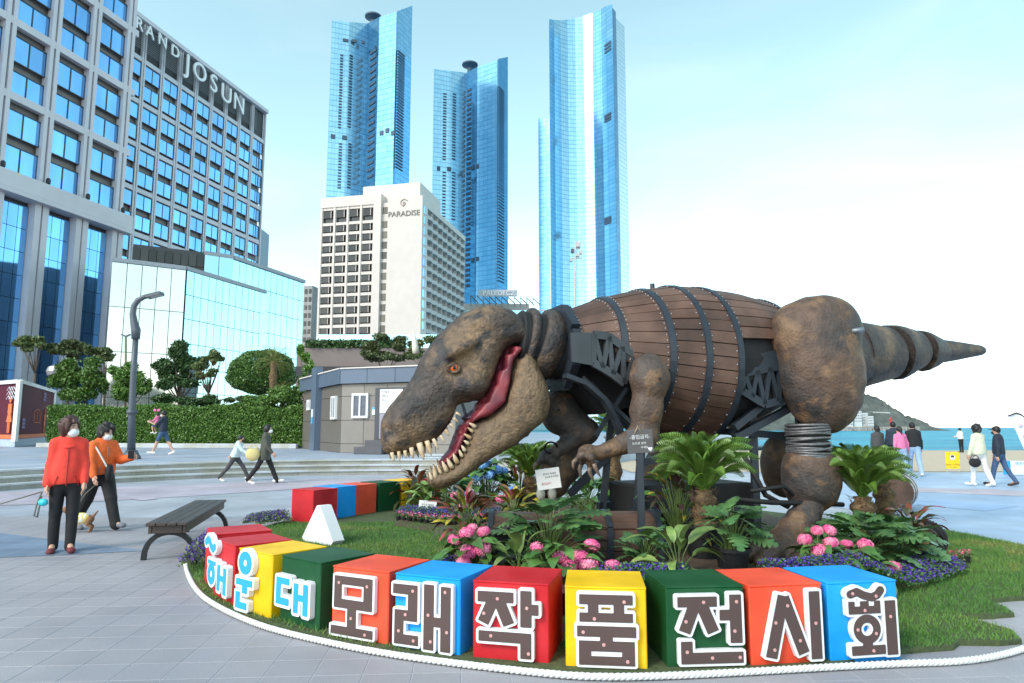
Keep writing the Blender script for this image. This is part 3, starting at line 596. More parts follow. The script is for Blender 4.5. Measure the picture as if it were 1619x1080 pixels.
# --- small far blocks
def grid_block(name, label, px0, px1, ytop, Y, dep, nr, nc, wall, wmat, ang=0.):
    a, b = AT(px0, ytop, Y), AT(px1, ytop, Y); root = empty(name, ((a.x + b.x) / 2, Y, 0), ang, label, 'building'); w_ = b.x - a.x
    mb = MB(); mb.box((0, dep / 2, a.z / 2), (w_, dep, a.z)); mb.build('wall', wall, root, world=False)
    wq = MB(); wq.box((0, 0, 0), (w_ / nc * .62, .2, 1.7)); wq = wq.mesh('window'); wq.materials.append(wmat)
    for i in range(nc):
        for j in range(nr): o = inst('window', wq, chainM(root) @ T(-w_ / 2 + w_ * (i + .5) / nc, -.06, a.z - 2.2 - 3.1 * j), root)
    return root
m_conc = M('weathered_concrete', (.30, .31, .31), .85, v=.2, sc=.3)
grid_block('apartment_block', 'grey apartment block peeking out left of the white hotel', 474, 495, 452, 260, 14, 9, 3, m_conc, g_dark, R(-12))
grid_block('apartment_block', 'distant blue-grey apartment tower behind the stone hotel corner', 386, 406, 356, 300, 16, 6, 5, M('bluegrey_wall', (.30, .38, .46), .7), g_dark)
for i, (x0, x1, yt, Y) in enumerate(((1330, 1348, 655, 800), (1349, 1362, 650, 805), (1363, 1372, 653, 812), (1372, 1381, 658, 806))):
    grid_block('shore_building', ['white low-rise on the far shore beside the thigh of the sculpture', 'tallest white block on the far shore below the wooded hill', 'narrow white block on the far shore below the hill', 'last white shore block beside the viaduct'][i], x0, x1, yt, Y, 14, 4, 4, M('shore_white', (.62, .63, .62), .8, v=.05), g_grey)
via = empty('viaduct', AT(1390, 665, 830), 0, 'pale arched viaduct along the foot of the wooded hill', 'viaduct')
a, b = AT(1374, 652, 830), AT(1405, 653, 830); mb = MB(); mb.beam(a, b, 6, 1.6); mb.build('deck', M('viaduct_concrete', (.5, .5, .48), .8), via)
for i in range(9): p = a.lerp(b, i / 8); mb = MB(); mb.box((p.x, p.y, p.z / 2 - 1), (1.1, 4, p.z)); mb.build('pier', MATS['viaduct_concrete'], via)
lh = AT(1409.5, 683, 780); root = empty('lighthouse', (lh.x, lh.y, -1), 0, 'small red lighthouse on the harbour wall across the water', 'lighthouse')
mb = MB(); mb.lathe([(2.4, 0), (2.4, 1), (1.7, 1.1), (1.3, 10), (2, 10.2), (2, 10.8)], 14); mb.build('shaft', M('lighthouse_red', (.62, .05, .05), .5), root, world=False)
mb = MB(); mb.lathe([(.9, 10.8), (.9, 12.6), (1.2, 12.7), (.1, 14)], 12); mb.build('lantern', MATS['lighthouse_red'], root, world=False)
# --- podium wall with planting behind the toilet block
pod = empty('podium_building', (-8, 62, 0), 0, 'brown concrete podium behind the grey toilet block', 'building')
a, b = AT(470, 545, 60), AT(715, 545, 60); mb = MB(); mb.box(((a.x + b.x) / 2, 64, 4.2), (b.x - a.x, 8, 8.4)); mb.build('wall', M('podium_brown', (.20, .165, .155), .8, v=.1, sc=.5), pod)
mb = MB(); mb.box(((a.x + b.x) / 2, 60.6, 6.3), (b.x - a.x, 1.8, .9)); mb.build('painted_slot_shadow', m_black, pod)  # black bar on the wall face, painted stand-in for a shadowed slot
panes(Vector((a.x, 66, 0)), Vector((b.x, 66, 0)), 8.4, 10.4, 12, 1, g_pav, pav)
# --- modular toilet block
tb = empty('toilet_block', (-6.6, 26.3, TZ), 0, 'grey panelled toilet block with slate-blue roof band and white windows', 'building')
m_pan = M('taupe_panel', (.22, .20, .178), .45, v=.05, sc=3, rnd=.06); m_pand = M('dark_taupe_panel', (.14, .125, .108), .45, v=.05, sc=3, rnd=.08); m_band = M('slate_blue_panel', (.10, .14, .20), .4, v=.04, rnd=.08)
tl, tc, tr = G(478, 709, TZ), G(538, 716, TZ), G(720, 719, TZ); TH = 3.45
mb = MB(); back = Vector((2.2, 5.5, 0)); q = .04
mb.prism([(p.x, p.y) for p in (tl + Vector((.05, .1, 0)), tc + Vector((.0, .06, 0)), tr + Vector((0, .06, 0)), tr + back, tl + back)], TZ, TZ + TH - .1); mb.build('core', m_frame, tb)
def skin(a, b, cuts, zs, mat, name='panel', off=0., th=.05):
    a = Vector((a.x, a.y, 0)); d = (b - a); d.z = 0; L = d.length; d.normalize(); nn = Vector((d.y, -d.x, 0)); X = frame(a, d, -nn)
    for i in range(len(cuts) - 1):
        for j in range(len(zs) - 1):
            mb = MB(); mb.bbox(((cuts[i] + cuts[i + 1]) / 2 * L, -off, (zs[j] + zs[j + 1]) / 2), ((cuts[i + 1] - cuts[i]) * L - .015, th, zs[j + 1] - zs[j] - .015), .006, X); mb.build(name, mat, tb)
    return X, L
zz = [TZ + q_ for q_ in (0, .4, 1.5, 2.05, 2.75)]
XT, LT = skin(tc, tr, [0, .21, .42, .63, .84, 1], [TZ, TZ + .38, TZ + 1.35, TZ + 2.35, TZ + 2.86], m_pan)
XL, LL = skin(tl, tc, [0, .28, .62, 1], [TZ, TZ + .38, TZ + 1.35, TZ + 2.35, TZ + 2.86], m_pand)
skin(tc, tr, [0, .25, .5, .75, 1], [TZ + 2.87, TZ + 3.5], m_band, 'roof_panel', .12, .12); skin(tl, tc, [-.05, .4, .7, 1.02], [TZ + 2.87, TZ + 3.5], m_band, 'roof_panel', .12, .12)
for X, L, c, w_ in ((XL, LL, .46, .9),):
    mb = MB(); mb.box((c * L, -.16, TZ + 1.9), (w_, .3, 3.9), X); mb.build('service_riser', m_band, tb)
mb = MB(); mb.beam(tc + Vector((0, 0, TZ * 0 + 3.52)) - Vector((0, .1, 0)), tr + Vector((0, -.1, 3.52)), .3, .05); mb.beam(tl + Vector((-.1, -.1, 3.52)), tc + Vector((0, -.1, 3.52)), .3, .05); mb.build('roof_trim', m_white, tb)
m_pvc = M('white_window_frame', (.78, .79, .78), .4, v=0); g_win = M('window_dusk_glass', (.06, .09, .13), .1, .2, v=.2)
def twin(X, x, z, w_, h_):
    me = win_mesh(w_, h_, 2, 1, .09, .14); wo = ob('window', me, tb, [m_pvc, g_win], world=False); wo.matrix_basis = chainM(tb).inverted() @ X @ T(x, -.06, z)
    for k in range(3):
        mb = MB(); mb.box((-w_ * .25, .03, -h_ / 4 + h_ / 4 * k), (w_ * .4, .02, .03)); o = mb.build('window_bar', m_pvc, None); o.parent = wo
twin(XT, .98, TZ + 1.95, .8, 1.02); twin(XL, LL * .86, TZ + 1.9, .75, 1.0); twin(XL, LL * .2, TZ + 2.15, .6, .5)
def plate(name, X, x, z, w_, h_, mat, root, off=-.07, th=.03): mb = MB(); mb.box((x, off, z), (w_, th, h_), X); return mb.build(name, mat, root)
m_cyan = M('notice_cyan', (.08, .42, .7), .5); m_wh = M('notice_white', (.8, .82, .84), .5, v=0)
plate('notice', XT, 1.78, TZ + 1.72, .42, .3, m_wh, tb); plate('notice_header', XT, 1.78, TZ + 1.83, .42, .08, m_cyan, tb, -.09)
plate('notice', XL, LL * .46, TZ + 1.72, .22, .36, m_wh, tb, -.33); plate('notice_header', XL, LL * .46, TZ + 1.38, .18, .32, m_cyan, tb, -.33)
tsb = empty('toilet_sign', XT @ Vector((2.5, -.35, TZ)), 0, 'white toilet sign board with black edge standing before the grey block', 'sign')
mb = MB(); mb.box((2.62, -.4, TZ + 1.45), (1.35, .1, 2.4), XT); mb.build('board_back', m_frame, tsb); mb = MB(); mb.box((2.72, -.47, TZ + 2.1), (1.05, .03, .95), XT); mb.build('board_face', m_wh, tsb); mb = MB(); mb.box((2.72, -.47, TZ + 1.1), (1.05, .03, 1.0), XT); mb.build('board_lower', M('board_lilac', (.30, .29, .36), .6), tsb)
TT = lambda x, z, o: XT @ Matrix(((1, 0, 0, x), (0, 0, -1, o), (0, 1, 0, z), (0, 0, 0, 1)))
for txt, x, z, s, mt in (('TOILET', 2.28, TZ + 2.42, .13, m_frame), ('MAN', 2.28, TZ + 2.27, .13, m_frame), ('장애인 겸용', 2.75, TZ + 2.42, .1, M('sign_pink', (.75, .4, .45), .6)), ('화장실 남자', 2.28, TZ + 2.12, .07, MATS['hotel_sign_grey'])):
    me = text_mesh(txt, s, .003, 'LEFT'); me.transform(TT(x, z, -.49)); ob('sign_lettering', me, tsb, mt)
blk = empty('concrete_block', XT @ Vector((2.0, -.7, TZ)), 0, 'dark stepped concrete block in front of the toilet block', 'block')
for x, y, w_, h_ in ((2.0, -.75, 1.3, .28), (2.2, -.6, .9, .55)): mb = MB(); mb.bbox((x, y, TZ + h_ / 2), (w_, .5, h_), .02, XT); mb.build('step_stone', M('dark_block', (.09, .09, .10), .7), blk)
# --- purple container toilet at the left
cb = empty('toilet_container', (-23, 32, TZ), 0, 'purple toilet container with orange figures and white frame', 'container')
c0, c1, c2 = G(22, 707, TZ), G(79, 700, TZ), G(-90, 703, TZ); m_purp = M('container_purple', (.10, .018, .035), .6, v=.06, spec=.15); m_or = M('figure_orange', (.75, .17, .05), .5)
mb = MB(); mb.prism([(p.x, p.y) for p in (c2, c0, c1, c1 + (c2 - c0))], TZ + .3, TZ + 3.55); mb.build('body', m_purp, cb)
mb = MB(); mb.prism([(p.x * 1.0, p.y) for p in (c2, c0 + Vector((.1, -.1, 0)), c1 + Vector((.1, 0, 0)), c1 + (c2 - c0))], TZ + .01, TZ + .42); mb.build('plinth', M('container_skirt', (.42, .5, .6), .5), cb)
mb = MB()
for p in (c0, c1): mb.box((p.x, p.y, TZ + 1.95), (.22, .22, 3.3), RZ(0))
for a, b in ((c2, c0), (c0, c1)): mb.beam(a + Vector((0, 0, 3.55)), b + Vector((0, 0, 3.55)), .24, .2)
mb.build('frame', m_pvc, cb)
mb = MB(); mb.beam(c0 + Vector((.03, -.04, .55)), c1 + Vector((.03, -.04, .55)), .05, .22); mb.beam(c2 + Vector((.0, -.06, .55)), c0 + Vector((0, -.06, .55)), .05, .22); mb.build('orange_stripe', m_or, cb)
dS = (c1 - c0).normalized(); nC = Vector((dS.y, -dS.x, 0)); XC = frame(Vector((c0.x, c0.y, 0)) + nC * .03, dS, -nC); LC = (c1 - c0).length
def pictogram(X, x, z, s, root):
    mb = MB(); q = lambda pts: mb.add([X @ Vector((x + a * s, -.0, z + b * s)) for a, b in pts] + [X @ Vector((x + a * s, .05, z + b * s)) for a, b in pts], [tuple(range(len(pts)))] + [(i, (i + 1) % len(pts), len(pts) + (i + 1) % len(pts), len(pts) + i) for i in range(len(pts))])
    q([(.09 * math.cos(t * .628), 1.5 + .13 * math.sin(t * .628)) for t in range(10)]); q([(-.16, 1.33), (.16, 1.33), (.2, .9), (.13, .9), (.27, .5), (-.27, .5), (-.13, .9), (-.2, .9)]); q([(-.12, .49), (-.02, .49), (-.02, 0), (-.1, 0)]); q([(.02, .49), (.12, .49), (.1, 0), (.02, 0)])
    mb.build('pictogram', m_or, root)
XC0 = XC @ T(0, -.04, 0); pictogram(XC0, LC * .72, TZ + .7, .95, cb)
dW = (c0 - c2).normalized(); nW = Vector((dW.y, -dW.x, 0)); XW = frame(Vector((c0.x, c0.y, 0)) + nW * .05, dW, -nW); pictogram(XW @ T(0, -.03, 0), -.75, TZ + .75, 1.2, cb)
mb = MB(); g_ = [(.38 * LC, 1.35), (.38 * LC, 2.0), (.44 * LC, 2.15), (.5 * LC, 2.15), (.56 * LC, 2.0), (.56 * LC, 1.35)]
mb.tube([XC0 @ Vector((a, -.02, TZ + b)) for a, b in g_ + [g_[0]]], .022, 5); mb.tube([XC0 @ Vector((LC * .47, -.02, TZ + b)) for b in (1.35, 2.1)], .015, 5); mb.build('cage_drawing', m_or, cb)
for bx, bz, n_ in ((.1, 1.0, 4), (.62, 2.75, 4)):
    mb = MB()
    for k in range(3):
        for i in range(n_): x = LC * bx + .2 * i; mb.tube([XC0 @ Vector((x, -.02, TZ + bz + .2 * k)), XC0 @ Vector((x + .1, -.02, TZ + bz + .16 + .2 * k)), XC0 @ Vector((x + .2, -.02, TZ + bz + .2 * k))], .012, 4)
    mb.build('zigzag_print', M('print_lilac', (.42, .38, .62), .6), cb)
mb = MB()
for i in range(3):
    for k in range(3): mb.tube([XW @ Vector((-1.3 + .3 * i, -.03, TZ + 2.6 + .24 * k)), XW @ Vector((-1.05 + .3 * i, -.03, TZ + 2.8 + .24 * k)), XW @ Vector((-.8 + .3 * i, -.03, TZ + 2.6 + .24 * k))], .018, 4)
mb.build('zigzag_print', MATS['notice_white'], cb)
for x in (-1.6, -.6):
    p = c0 + Vector((x + 1.6, 3.0, 3.6)); vt = empty('roof_ventilator', p, 0, 'silver ' + ('turbine' if x < -1 else 'capped') + ' ventilator on the container roof', 'ventilator')
    mb = MB(); mb.lathe([(.3, -.1), (.3, .35)], 14); mb.build('collar', MATS['notice_cyan'] if x < -1 else m_frame, vt, world=False)
    mb = MB(); mb.lathe([(.3, .35), (.48, .5), (.55, .75), (.45, 1.0), (.2, 1.12), (.03, 1.15)], 18); mb.build('turbine', M('galvanised', (.42, .42, .43), .35, .7), vt, world=False)
rl = empty('ramp_railing', (c1.x + 1, c1.y - 1, TZ), 0, 'small white railing at the container entrance', 'railing'); mb = MB()
a = c1 + Vector((-.2, -.6, 0)); b = a + Vector((1.9, .4, 0))
for i in range(9): p = a.lerp(b, i / 8); mb.tube([p + Vector((0, 0, .3)), p + Vector((0, 0, 1.1))], .022, 6)
for z in (.32, 1.1): mb.tube([a + Vector((0, 0, z)), b + Vector((0, 0, z))], .03, 6)
mb.build('bars', m_pvc, rl); mb = MB(); mb.beam(a + Vector((-.5, -.3, 1.05)), a + Vector((.5, -.5, .25)), .07, .09); mb.build('handrail', m_pvc, rl)
# ================================================================ DINOSAUR SCULPTURE
m_skin = M('dino_skin', (.055, .041, .034), .58, v=.5, sc=16, rgb2=(.19, .122, .066), msc=1.7, lo=.43, hi=.66, rgb3=(.036, .031, .030), bump=.8, bsc=26, bdist=.03)
m_jaw = M('dino_jaw_skin', (.165, .11, .062), .58, v=.4, sc=13, rgb2=(.065, .05, .042), msc=1.6, lo=.48, hi=.70, bump=.8, bsc=28, bdist=.03)
m_leg = M('dino_leg_skin', (.10, .060, .040), .6, v=.4, sc=9, rgb2=(.045, .042, .042), msc=1.5, lo=.42, hi=.66, rgb3=(.155, .092, .05), bump=.6, bsc=30, bdist=.025)
m_plank = M('stained_plank', (.074, .037, .024), .55, v=.3, sc=5, rgb2=(.118, .064, .044), msc=1.2, rnd=.22, bump=.25, bsc=22, bdist=.008)
m_steel = M('painted_steel', (.028, .036, .048), .42, .2, v=.15, sc=6)
m_plate = M('slate_steel_plate', (.06, .068, .075), .45, .3, v=.2, sc=3)
m_dark = M('black_fabric', (.012, .012, .013), .7, v=.2, sc=10)
m_tooth = M('tooth_ivory', (.66, .53, .36), .4, v=.12, sc=30, rgb2=(.5, .27, .10), msc=9, lo=.5, hi=.7)
m_gum = M('mouth_red', (.25, .035, .045), .42, v=.25, sc=8, rgb2=(.13, .02, .035), msc=4)
m_mask = M('mouth_purple', (.09, .05, .08), .5, v=.2)
m_eye = M('eye_orange', (.75, .13, .02), .15, v=.2, sc=60); m_pupil = M('eye_pupil', (.01, .01, .01), .1, v=0)
m_rivet = M('rivet_zinc', (.6, .6, .62), .35, .6, v=0)
dino = empty('dinosaur_sculpture', (2.4, 8.6, 0), 0, 'giant dinosaur sculpture with wooden barrel body, open toothed jaws and steel frame', 'sculpture')
N0 = Vector((.55, 8.0, 0)); DB = Vector((.94, .342, 0)).normalized(); NB = Vector((DB.y, -DB.x, 0))
TT_, RR_, ZC_ = [-.2, 0, .5, 1.0, 1.4, 1.8, 2.3, 2.8, 3.2], [.36, .40, .635, .815, .915, .95, .90, .77, .6], [2.41, 2.41, 2.38, 2.33, 2.3, 2.27, 2.30, 2.35, 2.38]
def bar(t, a, dr=0.):
    r_ = float(np.interp(t, TT_, RR_)) + dr; z = float(np.interp(t, TT_, ZC_)); p = N0 + DB * t + NB * (r_ * math.cos(a)); return Vector((p.x, p.y, z + r_ * math.sin(a)))
def curved(t0, t1, a0, a1, ri, ro, nt_=4, na=2):
    mb = MB(); k = (nt_ + 1) * (na + 1)
    vs = [bar(t0 + (t1 - t0) * i / nt_, a0 + (a1 - a0) * j / na, q) for q in (ri, ro) for i in range(nt_ + 1) for j in range(na + 1)]
    ix = lambda s, i, j: s * k + i * (na + 1) + j; fs = []
    for i in range(nt_):
        for j in range(na): fs += [(ix(1, i, j), ix(1, i + 1, j), ix(1, i + 1, j + 1), ix(1, i, j + 1)), (ix(0, i, j), ix(0, i, j + 1), ix(0, i + 1, j + 1), ix(0, i + 1, j))]
        fs += [(ix(0, i, 0), ix(0, i + 1, 0), ix(1, i + 1, 0), ix(1, i, 0)), (ix(0, i, na), ix(1, i, na), ix(1, i + 1, na), ix(0, i + 1, na))]
    for j in range(na): fs += [(ix(0, 0, j), ix(1, 0, j), ix(1, 0, j + 1), ix(0, 0, j + 1)), (ix(0, nt_, j), ix(0, nt_, j + 1), ix(1, nt_, j + 1), ix(1, nt_, j))]
    mb.add(vs, fs); return mb
HOOP = [.5, 1.0, 1.4, 1.8, 2.78]; rv = MB()
bays = [(.03, .5, -10, 190, 15), (.5, 1.0, -14, 194, 21), (1.0, 1.4, -180, 180, 40), (1.4, 1.8, -180, 180, 40), (1.8, 2.78, 14, 166, 17)]
for t0, t1, a0, a1, n_ in bays:
    for i in range(n_):
        a = R(a0 + (a1 - a0) * i / n_); b = R(a0 + (a1 - a0) * (i + 1) / n_); off = random.uniform(-.005, .008); g_ = .006
        curved(t0 + .01, t1 - .01, a + g_, b - g_, -.012 + off, .016 + off, 4 if t1 - t0 < .6 else 7).build('plank', m_plank, dino)
        for t in (t0 + .055, t1 - .055):
            for f in ((.5,) if n_ > 30 else (.28, .72)):
                p = bar(t, a + (b - a) * f, .018 + off); rv.ball(p, .0075, 6)
stuff(rv.build('rivet', m_rivet, dino))
def hoop(t, wd, a0=-180, a1=180, th=.035, n_=48): curved(t - wd / 2, t + wd / 2, R(a0), R(a1), -.03, th, 1, n_).build('hoop', m_steel, dino)
hoop(.5, .06, -12, 192); hoop(1.0, .068); hoop(1.4, .068); hoop(1.8, .075); hoop(2.78, .08, -20, 200)
curved(.98, 1.82, -math.pi, math.pi, -.05, -.03, 6, 40).build('gap_shade_liner', m_dark, dino)  # added black inner shell, stands in for shade in the plank gaps
curved(.0, .98, R(-14), R(194), -.05, -.03, 6, 30).build('gap_shade_liner', m_dark, dino); curved(1.82, 3.1, R(-60), R(240), -.07, -.05, 6, 30).build('gap_shade_liner', m_dark, dino)
mb = MB()                                                # octagonal neck ring and small eye bolt
for i in range(8):
    a, b = R(22.5 + 45 * i), R(67.5 + 45 * i); mb.beam(bar(.0, a, .045), bar(.0, b, .045), .16, .1, up=DB)
mb.build('neck_ring', m_steel, dino); mb = MB(); p = bar(1.27, R(90), .02); mb.tube([p, p + Vector((0, 0, .06))], .03, 8); mb.build('lifting_lug', m_steel, dino)
# side plates with triangular openings
def PL(off): return N0 + NB * off
def onb(x, y, off): return ONPLANE(x, y, PL(off), NB)
def plate_truss(off, solid, top, bot, mat, th=.035):
    mb = MB(); pts = [onb(x, y, off) for x, y in solid]; k = len(pts)
    mb.add(pts + [p - NB * th for p in pts], [tuple(range(k)), tuple(range(2 * k - 1, k - 1, -1))] + [(i, k + i, k + (i + 1) % k, (i + 1) % k) for i in range(k)])
    bm_ = lambda a, b, w_: mb.beam(onb(*a, off - .02), onb(*b, off - .02), w_, .05, up=NB)
    for i in range(len(top) - 1): bm_(top[i], top[i + 1], .085); bm_(bot[i], bot[i + 1], .085)
    for i in range(len(top)):
        bm_(top[i], bot[i], .055)
        if i + 1 < len(top): bm_(top[i], bot[i + 1], .055)
    mb.build('side_plate', mat, dino); mb = MB(); pts = [onb(x, y, off - .07) for x, y in top + bot[::-1]]; k = len(pts)
    mb.add(pts + [p - NB * .02 for p in pts], [tuple(range(k)), tuple(range(2 * k - 1, k - 1, -1))] + [(i, k + i, k + (i + 1) % k, (i + 1) % k) for i in range(k)]); mb.build('opening_shade_panel', m_dark, dino)  # black panel added behind the openings so they read as shaded
plate_truss(.68, [(903, 526), (938, 526), (938, 578), (905, 572)], [(938, 529), (962, 532), (983, 548), (1004, 562)], [(938, 574), (952, 582), (968, 592), (986, 606)], m_plate)
plate_truss(.86, [(1172, 566), (1232, 552), (1232, 584), (1172, 592)], [(1176, 590), (1196, 586), (1216, 582), (1232, 580)], [(1172, 618), (1188, 628), (1208, 640), (1230, 634)], m_steel)
for off in (.5, -.5):
    mb = MB(); c = [(893, 594), (925, 606), (955, 632), (972, 662), (988, 705)]
    for i in range(4): mb.beam(onb(*c[i], off), onb(*c[i + 1], off), .05, .11, up=NB)
    mb.build('curved_strut', m_steel, dino)
mb = MB(); q = [onb(x, y, .1) for x, y in ((900, 560), (990, 560), (1010, 640), (950, 655), (905, 600))]; mb.add(q + [p - NB * .4 for p in q], [(0, 1, 2, 3, 4), (9, 8, 7, 6, 5)] + [(i, 5 + i, 5 + (i + 1) % 5, (i + 1) % 5) for i in range(5)]); mb.build('chest_cover', m_dark, dino)
def bars(name, lst, r_=.035, mat=m_steel):
    for a, b in lst: mb = MB(); mb.beam(a, b, r_ * 2, r_ * 2); mb.build(name, mat, dino)
def fp(t, off, z): p = N0 + DB * t + NB * off; return Vector((p.x, p.y, z))
bars('frame_bar', [(fp(.7, o, 0), fp(.9, o, 1.6)) for o in (.35, -.45)] + [(fp(2.25, o, 0), fp(2.25, o, 1.75)) for o in (.55, -.55)] + [(fp(.7, -.45, .55), fp(2.3, -.55, .55)), (fp(.7, .35, .55), fp(2.3, .55, .55)), (fp(.8, .35, 1.1), fp(2.25, .55, 1.35)), (fp(.3, -.4, .7), fp(1.2, -.4, 1.5)), (fp(1.85, .72, 1.5), fp(2.7, .72, 2.05)), (fp(1.85, .72, 1.38), fp(2.7, .72, 1.75)), (fp(2.25, .55, 1.45), fp(2.25, -.55, 1.45)), (fp(1.9, .6, 1.45), fp(3.0, .6, 1.38)), (fp(2.9, .6, 1.4), fp(2.9, .6, 2.2))], .04)
bars('frame_bar', [(fp(.25, .3, 2.0), fp(.75, .3, 1.45)), (fp(.7, .3, 1.95), fp(.3, .3, 1.4)), (fp(.1, .4, 2.05), fp(1.0, .4, 1.3)), (fp(.95, .55, 2.1), fp(.95, .55, 1.35))], .022)
mb = MB(); mb.tube([fp(1.9, .8, 1.2), fp(2.1, .9, .75), fp(2.35, .95, .62), fp(2.6, .9, .8), fp(2.5, .8, 1.1)], .03, 8); mb.tube([fp(1.7, .95, .72), fp(2.1, 1.0, .68), fp(2.6, 1.05, .66), fp(3.1, 1.0, .62)], .028, 8); mb.tube([fp(1.9, .9, .8), fp(2.3, .97, .85), fp(2.65, .95, .6), fp(2.8, .9, .45)], .025, 8); mb.build('hose', m_dark, dino, smooth=True)
mb = MB(); c_ = fp(1.65, -.1, .42); mb.bbox((0, 0, 0), (1.5, .9, .84), .03, T(*c_) @ RZ(math.atan2(DB.y, DB.x))); mb.build('plinth', m_dark, dino)
# ---- head, traced in the head's own vertical plane and inflated to its real width
PHI = R(15); DH = Vector((-math.cos(PHI), -math.sin(PHI), 0)); NH = Vector((-DH.y * 1.0, DH.x, 0)); HC = Vector((.55, 8.0, 0))
if NH.y > 0: NH = -NH
XH = Matrix(((DH.x, NH.x, 0, HC.x), (DH.y, NH.y, 0, HC.y), (0, 0, 1, 0), (0, 0, 0, 1)))
def hz(zx, zy):
    p = ONPLANE(590 + zx / 3.177, 460 + zy / 3.177, HC, NH) - HC; return (p.dot(DH), p.z)
def inflate(P, poly, W, rr, p_=2.4):
    d2 = poly_sd(P[:, [0, 2]], poly); t = np.clip(-d2 / rr, 0, 1); half = W(P) * np.maximum(1 - (1 - t) ** p_, 0) ** (1 / p_)
    return np.where(d2 < 0, np.abs(P[:, 1]) - half, d2 + np.abs(P[:, 1]))
HEAD = [hz(*q) for q in ((36, 700), (42, 650), (70, 595), (115, 540), (165, 485), (202, 430), (238, 345), (290, 268), (340, 212), (395, 160), (440, 122), (500, 90), (560, 77), (625, 83), (685, 105), (725, 142), (755, 195), (778, 250), (790, 292), (735, 286), (685, 282), (648, 305), (622, 352), (598, 424), (570, 502), (532, 545), (480, 558), (418, 570), (408, 612), (383, 662), (352, 704), (318, 742), (280, 772), (220, 797), (150, 817), (82, 826), (50, 800), (38, 750))]
JAW = [hz(*q) for q in ((762, 308), (800, 365), (838, 445), (856, 520), (850, 590), (820, 662), (760, 722), (690, 782), (600, 832), (520, 885), (460, 932), (400, 972), (340, 993), (298, 986), (268, 955), (285, 925), (330, 900), (372, 880), (412, 846), (437, 800), (457, 742), (472, 692), (492, 662), (545, 640), (602, 600), (638, 560), (655, 480), (662, 400), (682, 340), (722, 305))]
LIN = [hz(*q) for q in ((690, 282), (724, 305), (676, 360), (658, 480), (640, 566), (570, 630), (496, 658), (466, 694), (440, 765), (412, 825), (372, 862), (340, 880), (330, 860), (380, 800), (405, 735), (425, 680), (470, 640), (528, 560), (566, 500), (596, 420), (625, 338), (660, 285))]
def uW(P, us, ws): return np.interp(P[:, 0], us, ws)
eyeU = hz(380, 398); browU = hz(425, 300); nosU = hz(80, 705)
def f_head(P):
    d = inflate(P, HEAD, lambda P: uW(P, [.05, .5, .9, 1.4, 1.9, 2.15], [.38, .43, .38, .29, .25, .18]), .27)
    for s in (1, -1):
        d = smin(d, ell_(P, (browU[0], s * .33, browU[1]), (.22, .10, .075), RY(R(30))), .07)
        d = smin(d, ell_(P, (hz(560, 185)[0], s * .27, hz(560, 185)[1]), (.2, .1, .09), RY(R(-5))), .1)
        d = smin(d, ell_(P, (hz(230, 560)[0], s * .2, hz(230, 560)[1]), (.30, .06, .06), RY(R(42))), .1)
        d = smin(d, ell_(P, (hz(470, 480)[0], s * .31, hz(470, 480)[1]), (.15, .09, .11)), .1)
        d = smax(d, -ell_(P, (eyeU[0], s * .40, eyeU[1]), (.10, .12, .085)), .05)
        d = smax(d, -ell_(P, (nosU[0], s * .2, nosU[1]), (.03, .06, .065), RY(R(20))), .03)
        for k, (zx, zy) in enumerate(((620, 300), (600, 350), (580, 400), (700, 220), (660, 200))): d = smax(d, -ell_(P, (hz(zx, zy)[0], s * .45, hz(zx, zy)[1]), (.10, .07, .012), RY(R(-50 + 15 * k))), .05)
    return d + wob(P, 16, .007, 3) + wob(P, 38, .0045, 4)
def smooth_obj(o, it=2, f=.5):
    bm = bmesh.new(); bm.from_mesh(o.data)
    for _ in range(it): bmesh.ops.smooth_vert(bm, verts=bm.verts, factor=f, use_axis_x=True, use_axis_y=True, use_axis_z=True)
    bm.to_mesh(o.data); bm.free(); o.data.update(); return o
hd = smooth_obj(sdf_obj('head', f_head, (-.1, -.62, 1.0), (2.35, .62, 3.1), .024, m_skin, dino, XH))
def f_jaw(P):
    d = inflate(P, JAW, lambda P: uW(P, [.05, .4, .8, 1.3, 1.75], [.30, .41, .33, .22, .12]), .2, 2.8)
    for s in (1, -1): d = smin(d, ell_(P, (hz(745, 560)[0], s * .3, hz(745, 560)[1]), (.24, .13, .28)), .12)
    ch = np.where(poly_sd(P[:, [0, 2]], [hz(250, 900), hz(335, 880), hz(400, 820), hz(440, 740), hz(470, 660), hz(600, 560), hz(640, 470), hz(575, 560), hz(455, 610), hz(300, 800)]) < 0, np.abs(P[:, 1]) - .1, 1)
    return d + wob(P, 15, .008, 5) + wob(P, 36, .004, 6)
jaw = smooth_obj(sdf_obj('lower_jaw', f_jaw, (-.1, -.62, .5), (2.0, .62, 2.6), .024, m_jaw, dino, XH))
smooth_obj(sdf_obj('mouth_lining', lambda P: inflate(P, LIN, lambda P: uW(P, [.05, .4, .8, 1.3, 1.75], [.36, .43, .32, .20, .12]), .06, 3.) + wob(P, 30, .004, 8), (-.1, -.6, .6), (2.0, .6, 2.6), .022, m_gum, hd, XH))
TH_ = [hz(*q) for q in ((440, 640), (540, 570), (600, 560), (560, 620), (470, 655))]
sdf_obj('tongue', lambda P: inflate(P, TH_, lambda P: 0 * P[:, 0] + .16, .05), (.2, -.3, 1.2), (1.4, .3, 2.2), .02, m_mask, hd, XH)
